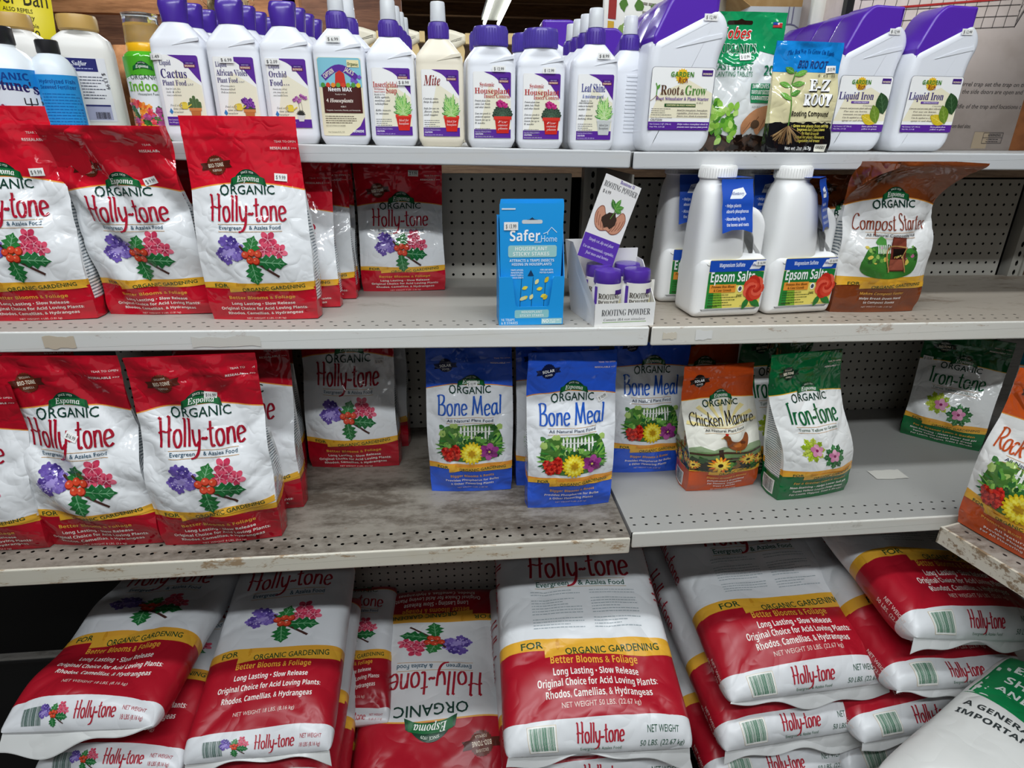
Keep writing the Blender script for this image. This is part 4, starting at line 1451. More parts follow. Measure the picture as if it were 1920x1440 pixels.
def rounded(pts, r, k=4):
    """round the corners of a polygon; r per corner or single"""
    out = []
    n = len(pts)
    for i in range(n):
        p, a, b = np.array(pts[i][:2], float), np.array(pts[i - 1][:2], float), np.array(pts[(i + 1) % n][:2], float)
        rr = pts[i][2] if len(pts[i]) > 2 else r
        u, v = a - p, b - p
        lu, lv = np.linalg.norm(u), np.linalg.norm(v)
        q = min(rr, lu * .48, lv * .48)
        s0, s1 = p + u / lu * q, p + v / lv * q
        for j in range(k + 1):
            t = j / k
            out.append(tuple((1 - t) ** 2 * s0 + 2 * t * (1 - t) * p + t * t * s1))
    return out

def quart_jug(label, loc, rz, art, price_txt, group=None):
    """square white jug with a sloping shoulder and a tilted purple measuring cap"""
    root = thing('concentrate_jug', label, 'jug', loc, rz, group)
    mb = MB()
    m = ink(WHITE, 'plastic')
    body = rounded([(-.060, 0, .016), (.054, 0, .016), (.068, .022, .010), (.069, .155, .006), (.072, .172, .01), (.084, .205, .014), (.074, .232, .02), (.052, .246, .01), (-.064, .190, .01), (-.069, .155, .006), (-.070, .022, .010)], .01, 4)
    mb.puff(body, .082, .017, m, 5)
    # seam groove ridge and moulded sweep
    mb.prism([(-.02, .178), (.066, .196), (.066, .203), (.03, .196)], lambda q, sd: (q[0], -.0420 if sd == 0 else -.036, q[1]), m)
    mb.build('jug_body', root)
    c = MB()
    pm = ink('#5a2fae', 'gloss')
    cap = rounded([(-.060, .176, .002), (.048, .226, .002), (.057, .238, .002), (.058, .274, .005), (-.012, .275, .008), (-.034, .258, .012), (-.063, .196, .003)], .006, 4)
    c.puff(cap, .074, .005, pm, 4)
    c.build('measuring_cap', root)
    if art:
        lab = MB()
        bake(lab, Art().place(art, -.001, .093), plane_S(-.0412), 'label', None, .0005)
        lab.build('front_label', root)
    if price_txt:
        price(root, plane_S(-.0412), price_txt, .040, .228, 'paper', .026, .011, 0, .0010)
    return root

def epsom_jug(label, loc, rz, price_txt, group=None, tagrot=0.0):
    root = thing('epsom_salt_jug', label, 'jug', loc, rz, group)
    mb = MB()
    m = ink('#f3f3f2', 'plastic')
    mb.puff(rounded([(-.078, 0, .016), (.072, 0, .016), (.078, .02, .01), (.078, .108, .012), (.066, .126, .012), (-.070, .126, .02), (-.078, .10, .02)], .01, 4), .098, .018, m, 5)
    mb.loft([(.085, .0515, .046, -.0265, 0, 5), (.120, .0515, .0458, -.0265, 0, 5), (.160, .0495, .0445, -.0275, 0, 4.6), (.205, .0460, .043, -.0295, 0, 4.2), (.240, .0415, .040, -.0320, 0, 3.5), (.256, .0360, .036, -.0350, 0, 2.6), (.262, .0325, .0335, -.037, 0, 2.0), (.275, .0325, .0325, -.037, 0, 2.0)], m, 4, 56, cap0=False)
    mb.puff(rounded([(.034, .112, .004), (.073, .112, .008), (.073, .185, .022), (.052, .214, .022), (-.010, .224, .004), (-.010, .168, .004), (.030, .158, .008)], .01, 5), .052, .014, m, 4)
    mb.build('jug_body', root)
    c = MB()
    wm = ink('#ecebe8', 'plastic')
    c.loft([(.268, .034, .034), (.270, .0355, .0355), (.290, .0350, .0350), (.2925, .033, .033), (.293, .028, .028)], wm, 2, 48)
    for k in range(44):
        a = 2 * PI * k / 44
        c.tube([(-.010 * 0 + math.cos(a) * .0354, math.sin(a) * .0354, .271), (math.cos(a) * .0354, math.sin(a) * .0354, .288)], .0008, wm, 5)
    c.build('screw_cap', root, (-.037, 0, 0))
    lab = MB()
    bake(lab, Art().place(lab_epsom(.118, .098), .006, .070), plane_S(-.0492), 'label', None, .0005)
    lab.build('front_label', root)
    # folded neck tag
    t = MB()
    bl, A = ink('#1d4fb8', 'card'), Art()
    A.poly('#1d4fb8', [(-.034, .105), (.034, .105), (.033, .008), (.012, .014), (-.012, .014), (-.033, .008)], 0)
    A.poly('#f4f6fb', [(-.018, .070), (-.010, .086), (.012, .090), (.018, .078), (.008, .070)], 1)
    A.text('#1d3a8c', 'Monterey', -.001, .0765, .006, .028, 'bi', l=3)
    for i, (tx, ww) in enumerate((('• Helps plants', .034), ('absorb phosphorus', .048), ('• Absorbed by both', .044), ('the leaves and roots', .048))):
        A.text('#eaf0ff', tx, -.027 + (.003 if i % 2 else 0), .055 - i * .0105 - (i > 1) * .003, .0056, ww, 'bold', 'l', l=3)
    def ST(x, z):
        return np.stack([x, -.044 - .012 * smooth(.105, .06, z) - .0 * x - .012 * smooth(.06, .0, z), z + .165 - .0], -1)
    bake(t, A, ST, 'card', .012, .0003)
    A2 = Art()
    A2.poly('#1b49aa', [(-.034, .0), (.034, .0), (.036, .052), (-.036, .052)], 0)
    bake(t, A2, lambda x, y: np.stack([x, -.044 + y, .2700 + .002 * np.ones_like(x)], -1), 'card', None, .0003)
    o = t.build('neck_tag', root, (-.022, 0, 0), label='blue folded neck tag')
    o.rotation_euler = (0, 0, tagrot)
    if price_txt:
        price(root, plane_S(-.0492), price_txt, .054, .112, 'paper', .022, .010, 0, .0042)
    return root

def round_bottle(name, label, loc, rz, prof, body_mat, art=None, artR=.036, arty=.07, parts=(), group=None, cat='bottle', p=2.0, dscale=1.0):
    root = thing(name, label, cat, loc, rz, group)
    mb = MB()
    mb.loft([(q[0], q[1], q[1] * (dscale if len(q) < 3 else 1), 0, 0, p if len(q) < 3 else q[2]) for q in prof], body_mat, p, 48)
    mb.build('bottle_body', root)
    for nm, pr, mt in parts:
        c = MB()
        c.loft([(z, r, r) for z, r in pr], mt, 2.0, 40)
        c.build(nm, root)
    if art:
        lab = MB()
        bake(lab, Art().place(art, 0, arty), front_S(artR, artR * dscale, p), 'label', .008, .0004)
        lab.build('front_label', root)
    return root

# ---------------------------------------------------------------- shelves
def shelf_mat(name, base, dirt, amount, rough=.45, scratch=True, holes=False):
    key = 'shelf_' + name
    if key in MATS:
        return MATS[key]
    n = NT(key)
    co = n.coord()
    big = n.noise(3.2, 5, .62, n.mapped(co, (1.0, 2.6, 1)))
    fine = n.noise(34, 6, .72, n.mapped(co, (1.0, 1.8, 3)))
    mid = n.noise(9, 5, .68, n.mapped(co, (1, 3.0, 2)))
    d = n.ramp(n.math('ADD', n.math('MULTIPLY', big, .8), n.math('ADD', n.math('MULTIPLY', fine, .45), n.math('MULTIPLY', mid, .35))), 1.02 - amount * .5, 1.28 - amount * .5)
    c = n.mix(n.math('MULTIPLY', d, .85), lin(base), lin(dirt))
    if scratch:
        s = n.ramp(n.noise(60, 3, .6, n.mapped(co, (.6, 4, 6))), .66, .72)
        c = n.mix(n.math('MULTIPLY', s, min(1, amount * 1.3)), c, lin('#6a4526'))
    n.done(c, n.math('ADD', rough, n.math('MULTIPLY', d, .3)), .45)
    MATS[key] = n.m
    return n.m

def lip_mat(name, base, rust, amount):
    key = 'lip_' + name
    if key in MATS:
        return MATS[key]
    n = NT(key)
    co = n.coord()
    a = n.noise(46, 5, .75, n.mapped(co, (.5, 1, 1.3)))
    b = n.noise(3.0, 3, .6, n.mapped(co, (1, 1, 4)))
    m = n.ramp(n.math('ADD', n.math('MULTIPLY', a, .75), n.math('MULTIPLY', b, .55)), .80 - amount * .20, .88 - amount * .20)
    stain = n.ramp(n.noise(6, 4, .6, n.mapped(co, (1, 1, 5))), .50, .75)
    c = n.mix(n.math('MULTIPLY', stain, amount * .55), lin(base), lin('#cdbb97'))
    c = n.mix(n.math('MULTIPLY', m, min(1, amount * 1.5)), c, lin(rust))
    c = n.mix(n.ramp(n.noise(80, 2, .5), .74, .78), c, lin('#5a5650'))
    n.done(c, .42, .45)
    MATS[key] = n.m
    return n.m

def hole_sheet(mb, m, x0, x1, nx, y0, y1, ny, r, S, slot=1.0, skip=None, stag=0.0, k=8):
    """sheet with real round holes: nx x ny cells between the limits, S maps (x, y) to space"""
    dx, dy = (x1 - x0) / nx, (y1 - y0) / ny
    V, F = [], []
    for j in range(ny):
        for i in range(nx):
            cx, cy = x0 + (i + .5) * dx, y0 + (j + .5) * dy
            b = len(V)
            ox = stag * (j % 2) * dx
            for q in range(k):
                a = 2 * PI * (q + .5) / k
                c, s_ = math.cos(a), math.sin(a)
                f = min(1 / max(abs(c), 1e-9), 1 / max(abs(s_), 1e-9))
                V.append((cx + c * f * dx / 2, cy + s_ * f * dy / 2))
            cor = len(V)
            V += [(cx + dx / 2, cy + dy / 2), (cx - dx / 2, cy + dy / 2), (cx - dx / 2, cy - dy / 2), (cx + dx / 2, cy - dy / 2)]
            if skip and skip(cx, cy):
                F.append((cor, cor + 1, cor + 2, cor + 3))
                continue
            h = len(V)
            for q in range(k):
                a = 2 * PI * (q + .5) / k
                V.append((cx + ox * 0 + math.cos(a) * r * slot, cy + math.sin(a) * r))
            for q in range(k):
                F.append((b + q, b + (q + 1) % k, h + (q + 1) % k, h + q))
            if k == 8:
                for q, cc in ((0, 0), (2, 1), (4, 2), (6, 3)):
                    F.append((b + q, cor + cc, b + q + 1))
    # octagon points sit on cell sides; corner triangles close the cell
    V = np.array(V)
    P = S(V[:, 0], V[:, 1])
    mb.add(P, F, m)

def shelf(label, x0, x1, yf, yb, z0, z1, lip, dm, lm, slots=True, under='#4a4a48', hole=(.0022, 1.7)):
    """deck between x0..x1 (heights z0..z1 at its ends), front lip of height `lip`"""
    L = x1 - x0
    ang = math.atan2(z1 - z0, L)
    root = thing('gondola_shelf', label, 'shelf', (x0, yf, z0 + H0), 0, 'metal shelves of the gondola', (0, -ang, 0))
    mb = MB()
    D = yb - yf
    S = lambda x, y: np.stack([x, y, np.zeros_like(x)], -1)
    e0, e1, e2 = .012, .062, D
    mb.add([(0, .0, 0), (L, 0, 0), (L, e0, 0), (0, e0, 0)], [(0, 1, 2, 3)], dm)
    if slots:
        n = int(L / .0254)
        hole_sheet(mb, dm, 0, L, n, e0, (e0 + e1) / 2, 1, hole[0], S, hole[1])
        hole_sheet(mb, dm, -0.0, L, n - 1, (e0 + e1) / 2, e1, 1, hole[0], S, hole[1])
    else:
        mb.add([(0, e0, 0), (L, e0, 0), (L, e1, 0), (0, e1, 0)], [(0, 1, 2, 3)], dm)
    nx, ny = 20, 8
    X = np.linspace(0, L, nx)[None, :] + np.zeros((ny, 1))
    Y = np.linspace(e1, e2, ny)[:, None] + np.zeros((1, nx))
    mb.grid(np.stack([X, Y, 0 * X], -1), dm, normals=False)
    dk = ink(under, 'matte')
    mb.add([(0, .004, -lip * .9), (L, .004, -lip * .9), (L, D, -.012), (0, D, -.012)], [(3, 2, 1, 0)], dk)
    mb.add([(0, 0, 0), (0, D, 0), (0, D, -.012), (0, .004, -lip * .9)], [(0, 3, 2, 1)], dm)
    mb.add([(L, 0, 0), (L, D, 0), (L, D, -.012), (L, .004, -lip * .9)], [(0, 1, 2, 3)], dm)
    mb.box(.01, D - .012, -.045, L - .01, D - .002, -.002, dk)
    mb.build('deck', root)
    f = MB()
    f.puff(rounded([(0.001, -lip), (L - .001, -lip), (L - .001, .0015), (0.001, .0015)], .004, 3), .006, .0025, lm, 3, -.003)
    f.build('front_lip', root)
    return root
# ================================================================ the place
Z = H0
PL = {'2L': (-.2375, -.0155), '2R': (-.2405, -.007), '3L': (-.656, -.005), '3R': (-.650, 0.0), 'T': (.0769, -.0142), 'TR': (.0702, 0.0)}
def zs(pl, x):
    a, b = PL[pl]
    return a + b * x + Z + .0006

def structure(name, mb, smooth_=False):
    o = mb.build(name, smooth=smooth_)
    o['kind'] = 'structure'
    return o

# ---------------------------------------------------------------- shell of the shop
def wood_mat(name, a, b, scale=(1, 14, 14)):
    key = 'wood_' + name
    if key not in MATS:
        n = NT(key)
        co = n.mapped(n.coord(), scale)
        g = n.noise(2.2, 6, .65, co)
        g2 = n.noise(9, 4, .6, co)
        n.done(n.mix(n.ramp(n.math('ADD', n.math('MULTIPLY', g, .7), n.math('MULTIPLY', g2, .35)), .35, .72), lin(a), lin(b)), .7, .3)
        MATS[key] = n.m
    return MATS[key]

fl = MB()
fl.add([(-6, -7, 0), (6, -7, 0), (6, 9, 0), (-6, 9, 0)], [(0, 1, 2, 3)], shelf_mat('concrete', '#57544f', '#3d3a35', .5, .7, False))
structure('floor', fl)
ce = MB()
ce.box(-6, -7, 3.25, 6, 9, 3.3, wood_mat('ceiling', '#6a5240', '#927558', (9, 1, 9)))
structure('ceiling', ce)
for nm, a in (('wall_back', (-6, 9, 0, 6, 9.1, 3.3)), ('wall_left', (-6.1, -7, 0, -6, 9, 3.3)), ('wall_right', (6, -7, 0, 6.1, 9, 3.3)), ('wall_front', (-6, -7.1, 0, 6, -7, 3.3))):
    w_ = MB()
    w_.box(*a, wood_mat('wall', '#6e5646', '#94795f', (1, 1, 16)) if nm == 'wall_back' else wood_mat('side', '#5a4636', '#7d6650', (1, 1, 12)))
    structure(nm, w_)
for i, y in enumerate((4.6, 5.6, 6.6, 7.6)):
    j = MB()
    j.box(-6, y, 2.98, 6, y + .07, 3.25, wood_mat('joist', '#5b4029', '#8e6b48', (1, 16, 16)))
    o = structure('trim_%d' % (i + 1), j)
for i, (p0, p1) in enumerate((((-2.1, 4.2, 2.05), (-.95, 4.25, 3.2)), ((-4.6, 4.4, 2.3), (-2.9, 4.4, 3.2)))):
    j = MB()
    j.tube([p0, p1], .075, wood_mat('brace', '#7d664c', '#a48d6c', (6, 6, 6)), 4)
    tag(j.build('roof_brace', smooth=False), ('pale diagonal timber brace rising towards the ceiling behind the brown-labelled bottle', 'pale timber brace high at the left behind the purple capped bottles')[i], 'timber')

# light fitting over the next aisle
t = thing('strip_light', 'bright two-tube ceiling strip light beyond the top shelf', 'light', (.475, 4.92, 2.63))
h = MB(); h.box(-.10, -.75, .03, .10, .75, .07, ink('#8a8882', 'matte')); h.build('housing', t, smooth=False)
EM = NT('lamp_glow')
EM.b.inputs['Emission Color'].default_value = (.93, 1.0, .95, 1)
EM.b.inputs['Emission Strength'].default_value = 9.0
for sx in (-.072, .072):
    g = MB(); g.tube([(sx, -.72, 0), (sx, .72, 0)], .016, EM.m, 12); g.build('tube', t)

# timber rack of brown sacks behind on the far side of the next aisle
rk = thing('timber_rack', 'brown timber shelving rack across the next aisle, behind the purple-capped bottles', 'rack', (0, 0, 0))
wd = wood_mat('rack', '#6b4325', '#a5724a', (1, 9, 9))
for nm, b_ in (('beam', (-2.9, 2.6, 2.20, -.85, 2.66, 2.34)), ('beam', (-2.9, 2.6, 1.45, 2.4, 2.66, 1.58)), ('rack_post', (-.92, 2.60, 0, -.83, 2.68, 2.5)), ('rack_post', (-2.95, 2.60, 0, -2.86, 2.68, 2.5)), ('rack_shelf', (-2.9, 2.66, 1.56, 2.4, 3.4, 1.58)), ('rack_back', (-2.9, 3.4, 0, -.3, 3.45, 2.45))):
    m_ = MB(); m_.box(*b_, wd if nm != 'rack_back' else wood_mat('rackback', '#4a2e20', '#76503a', (1, 1, 12))); m_.build(nm, rk, smooth=False)
for i, (x, lab) in enumerate(((-1.9, 'crumpled brown paper sack on the timber rack behind the green plant food bottle'), (-1.55, 'second brown paper sack on the timber rack, behind the cactus food bottle'))):
    m_ = MB()
    R = random.Random(i + 3)
    m_.loft([(0, .15, .12), (.03, .17, .15), (.30, .16, .14), (.42, .17, .08), (.50, .16, .02)], wood_mat('kraft', '#8a5a38', '#b07c52', (3, 3, 3)), 3, 24)
    o = tag(m_.build('paper_sack', None, (x, 2.95, 1.58)), lab, 'sack', 'brown sacks on the timber rack')
m_ = MB()
R = random.Random(8)
n_ = NT('straw'); 
n_.done(n_.mix(n_.ramp(n_.noise(60, 4, .7, n_.mapped(n_.coord(), (1, 1, .2))), .4, .6), lin('#7a6444'), lin('#cdb78e')), .9, .2)
m_.loft([(0, .08, .08), (.06, .10, .09), (.16, .09, .08), (.21, .06, .05)], n_.m, 3, 20)
for k in range(150):
    a, zz = R.uniform(0, 2 * PI), R.uniform(.02, .20)
    x, y = .090 * math.cos(a), .08 * math.sin(a)
    m_.tube([(x, y, zz), (x + R.uniform(-.06, .06), y + R.uniform(-.05, .05), zz + R.uniform(-.05, .07))], .0016, n_.m, 4)
tag(m_.build('straw_bale', None, (-1.13, 2.3, 2.12)), 'small bundle of pale straw hanging behind the caps of the cactus and violet food bottles', 'straw')

# ---------------------------------------------------------------- gondola: back panels, uprights, decks
I = .0254
PANEL = shelf_mat('panel', '#b7b4ab', '#8d877b', .25, .5, False)
def back_panel(name, label, x0h, nx, z0h, nz, skip=None):
    mb = MB()
    hole_sheet(mb, PANEL, x0h - I / 2, x0h + (nx - .5) * I, nx, z0h - (nz - .5) * I, z0h + I / 2, nz, .0035, lambda x, y: np.stack([x, np.zeros_like(x), y + Z], -1), skip=skip)
    xa, xb, za, zb = x0h - I / 2, x0h + (nx - .5) * I, z0h - (nz - .5) * I + Z, z0h + I / 2 + Z
    mb.add([(xa, .012, za), (xb, .012, za), (xb, .012, zb), (xa, .012, zb)], [(0, 1, 2, 3)], ink('#191817', 'matte'))
    tag(mb.build(name, smooth=False), label, 'panel', 'perforated back panels of the gondola')
back_panel('perforated_panel', 'grey perforated back panel behind the blue sticky stakes carton', -33 * I, 45, 0, 11)
back_panel('perforated_panel', 'grey perforated back panel to the right of the brown compost bag', 1.27445 - 35 * I, 44, -.0126, 11)
back_panel('perforated_panel', 'shaded perforated back panel left of the first blue bone meal bag', -33 * I, 45, -.4365 + 6 * I, 16)
back_panel('perforated_panel', 'shaded perforated back panel between the two green iron bags', 1.05005 - 26 * I, 44, -.4449 + 7 * I, 17)
back_panel('perforated_panel', 'pale perforated back panel above the upside-down sack', -14 * I, 26, -1.1268 + 15 * I, 27)
back_panel('perforated_panel', 'perforated back panel behind the tall stacks of white and red sacks', 1.27445 - 35 * I, 44, -1.1268 + 15 * I, 27)
dk = MB(); dk.box(-2.2, .05, .08, 1.62, .07, 1.5, ink('#141312', 'matte'))  # near-black sheet added to stand for the darkness of the open corner
tag(dk.build('dark_corner_sheet', smooth=False), 'near-black board added for the dark of the empty corner left of the leftmost sacks', 'board')
up = ink('#a9a69d', 'plastic')
for i, (x, lab) in enumerate(((.342, 'slotted grey upright post between the two bays, behind the rooting powder display'), (1.535, 'slotted grey upright post at the right end of the perforated panel'))):
    t = thing('gondola_upright', lab, 'post', (x, -.004, .08), 0, 'slotted upright posts of the gondola')
    mb = MB()
    for sx in (-.0225, .0135):
        mb.box(sx, -.012, 0, sx + .009, .02, 1.52, up)
    hole_sheet(mb, up, -.0135, .0135, 1, 0, 1.52, 60, .0078, lambda a, b: np.stack([a, np.full_like(a, -.006), b], -1), .55)
    mb.add([(-.0135, .008, 0), (.0135, .008, 0), (.0135, .008, 1.52), (-.0135, .008, 1.52)], [(0, 1, 2, 3)], ink('#101010', 'matte'))
    mb.build('slotted_post', t, smooth=False)
    if i == 0:
        br = MB()
        br.prism([(0, 0), (-.30, 0), (-.30, -.018), (-.05, -.06), (0, -.09)], lambda q, s_: (.012 if s_ else .008, q[0], q[1]), ink('#6f6c66', 'plastic'))
        br.build('shelf_bracket', t, (0, -.01, 1.45))

clean = shelf_mat('top', '#b9b9b7', '#8b867c', .25)
lipc = lip_mat('top', '#c6c7c8', '#7c756a', .18)
shelf('top grey metal shelf of the left bay carrying the spray bottles', -.875, .3445, -.3125, .30, .0769 + .0142 * .875, .0720, .0300, clean, lipc, False)
shelf('top grey metal shelf of the right bay under the big white jugs', .3475, 1.56, -.3125, .30, .0702, .0702, .0300, clean, lipc, False)
shelf('middle shelf of the left bay with red and white bags and the blue carton', -.875, .3755, -.425, .0, -.2375 + .0155 * .875, -.2375 - .0155 * .3755, .0365, shelf_mat('mid', '#aeaaa2', '#7d7060', .34), lip_mat('mid', '#e0e0dc', '#8b5a34', .22))
shelf('middle shelf of the right bay with scratched edge, under the epsom salt jugs', .3785, 1.60, -.425, .0, -.2405 - .007 * .3785, -.2405 - .007 * 1.60, .0365, shelf_mat('midr', '#a79d90', '#6f5a45', .46), lip_mat('midr', '#dedbd2', '#93673c', .34))
shelf('lower shelf of the left bay, stained brown and rusty at the edge', -.92, .3435, -.53, .0, -.656 + .005 * .92, -.656 - .005 * .3435, .0360, shelf_mat('low', '#928b80', '#463a2e', .68), lip_mat('low', '#dcd6c6', '#98713c', .50), True, '#4a4a48', (.0033, 1.15))
shelf('lower grey shelf of the right bay with a peeled label mark', .3465, 1.56, -.525, .0, -.650, -.650, .0350, shelf_mat('lowr', '#a3a29e', '#6e675e', .20), lip_mat('lowr', '#d8d6ce', '#80705a', .22))
# marks left by torn stickers
def torn(name_label, x0, x1, y, z0, z1, col, seed, flatz=False):
    R = random.Random(seed)
    pts = []
    n = 9
    for k in range(n):
        pts.append((x0 + (x1 - x0) * k / (n - 1), z0 + R.uniform(-.0015, .0020)))
    for k in range(n):
        pts.append((x1 - (x1 - x0) * k / (n - 1), z1 + R.uniform(-.003, .0015)))
    A = Art(); A.poly(col, pts, 0)
    mb = MB()
    S = (lambda a, b: np.stack([a, b, np.full_like(a, y)], -1)) if flatz else (lambda a, b: np.stack([a, np.full_like(a, y), b], -1))
    bake(mb, A, S, 'matte', None, .0006)
    tag(mb.build('torn_sticker'), name_label, 'sticker', 'torn sticker remnants on the shelf edges')
torn('torn white paper strip on the middle shelf edge below the third red bag', -.475, -.355, -.4312, Z - .2600, Z - .2405, '#d6d3cb', 1)
torn('brownish torn sticker at the left end of the middle shelf edge', -.725, -.672, -.4312, Z - .2560, Z - .2330, '#c9bba6', 2)
torn('small cream torn sticker just right of the shelf joint', .402, .430, -.4312, Z - .2665, Z - .2530, '#d5ccba', 3)
torn('white square sticker on the right bay edge under the epsom salt jugs', .468, .502, -.4312, Z - .2690, Z - .2490, '#e3e2de', 4)
torn('peeled pale label mark on the lower right shelf deck', 0.985, 1.065, Z - .6490, -.378, -.338, '#c6c3ba', 6, True)

# base deck of the gondola
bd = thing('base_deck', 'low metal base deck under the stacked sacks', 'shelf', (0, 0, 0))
m_ = MB(); m_.box(-1.9, -.60, .035, 1.60, .05, .05, ink('#0e0d0c', 'matte')); m_.build('deck', bd, smooth=False)  # run on to the left and coloured near-black for the corner's darkness
m_ = MB(); m_.box(-.92, -.585, 0, 1.60, -.57, .035, ink('#55534f', 'plastic')); m_.build('kick_plate', bd, smooth=False)

# second gondola standing at an angle on the right
g2 = thing('corner_gondola', 'shelf of the neighbouring gondola jutting in at the right edge, chipped white lip', 'shelf', (1.004, -.560, Z - .6525))
A0, U, N_ = np.array([0, 0.0]), np.array([.231, -.973]), np.array([.973, .231])
Q = [A0, A0 + U * .62, A0 + U * .62 + N_ * .42, A0 + N_ * .62 + U * .17, A0 + N_ * .16]
m_ = MB()
m_.prism([tuple(q) for q in Q], lambda q, s_: (q[0], q[1], -.004 * s_), shelf_mat('corner', '#a19a90', '#5c4a3a', .5))
for k in range(22):
    for r_ in (.03, .06):
        c = A0 + U * (.03 + k * .0254) + N_ * r_
        m_.add([(*(c + U * math.cos(a) * .0045 + N_ * math.sin(a) * .0028), .0004) for a in np.arange(8) * PI / 4], [tuple(range(8))], ink('#2a2320', 'matte'))
m_.build('deck', g2, smooth=False)
m_ = MB()
m_.prism([tuple(A0), tuple(A0 + U * .62), tuple(A0 + U * .62 - N_ * .006), tuple(A0 - N_ * .006)], lambda q, s_: (q[0], q[1], .002 - .038 * s_), lip_mat('corner', '#d6d0c0', '#7a5c34', .55))
m_.prism([tuple(A0 - N_ * .006), tuple(A0 + N_ * .2), tuple(A0 + N_ * .2 + U * .004), tuple(A0 + U * .004 - N_ * .006)], lambda q, s_: (q[0], q[1], .001 - .036 * s_), lip_mat('corner', '#d6d0c0', '#7a5c34', .55))
m_.build('front_lip', g2, smooth=False)
m_ = MB(); c = A0 + U * .3 + N_ * .40
m_.prism([tuple(A0 + U * .19 + N_ * .42), tuple(A0 + U * .62 + N_ * .42), tuple(A0 + U * .62 + N_ * .44), tuple(A0 + U * .19 + N_ * .44)], lambda q, s_: (q[0], q[1], -.82 + 1.1 * s_), ink('#3a3836', 'matte'))
m_.build('back_board', g2, smooth=False)

# ---------------------------------------------------------------- bags
RED_ = ('#d81a2f', '#f0a04a', '#eab034', '#c8152b')
M_HOLLY4 = panel_mat('holly4', 'film', '#eef0f2', *RED_, .700, .034, .178, .208, (.10, .60, 62))
M_HOLLY8 = panel_mat('holly8', 'film', '#eef0f2', '#b81528', '#f0a04a', '#eab034', '#b01427', .765, .036, .194, .227, (.225, .66, 66))
BLU = '#2f60dc'
M_BONE = panel_mat('bone', 'film', '#eceef1', BLU, '#e8963a', '#f0a23a', BLU, .762, .030, .200, .237, (.24, .60, 60))
M_COMP = panel_mat('compost', 'film', '#f1f1ef', '#86431f', '#eea23c', '#ecb23a', '#82401f', .748, .050, .205, .25, (.26, .6, 50))
M_CHIK = panel_mat('chicken', 'film', '#f1efe2', '#c04a1c', '#eda83e', '#efb247', '#c9501f', .755, .02, .190, .235, None)
M_IRON = panel_mat('iron', 'film', '#f0f1ef', '#0b5a30', '#e8b23e', '#efaa3c', '#0b6a36', .752, .020, .195, .240, (.16, .66, 62))
M_TRIO = panel_mat('trio', 'film', '#e4e8ea', '#0d6f86', '#e8b23e', '#efb23c', '#0d7f96', .75, .02, .195, .24, None)
M_ROCK = panel_mat('rock', 'film', '#f2f1ee', '#d2571f', '#eda03e', '#efb23c', '#c9501f', .735, .012, .205, .245, None)

def side_art(d, h, title, col, y0=.62):
    A = Art()
    A.brush(col, title, 0, h * y0, h * .055, d * .62, 2, 1.2)
    A.text('#2a5a44', 'ORGANIC', 0, h * (y0 + .08), h * .016, d * .4, 'sans', l=2)
    return A

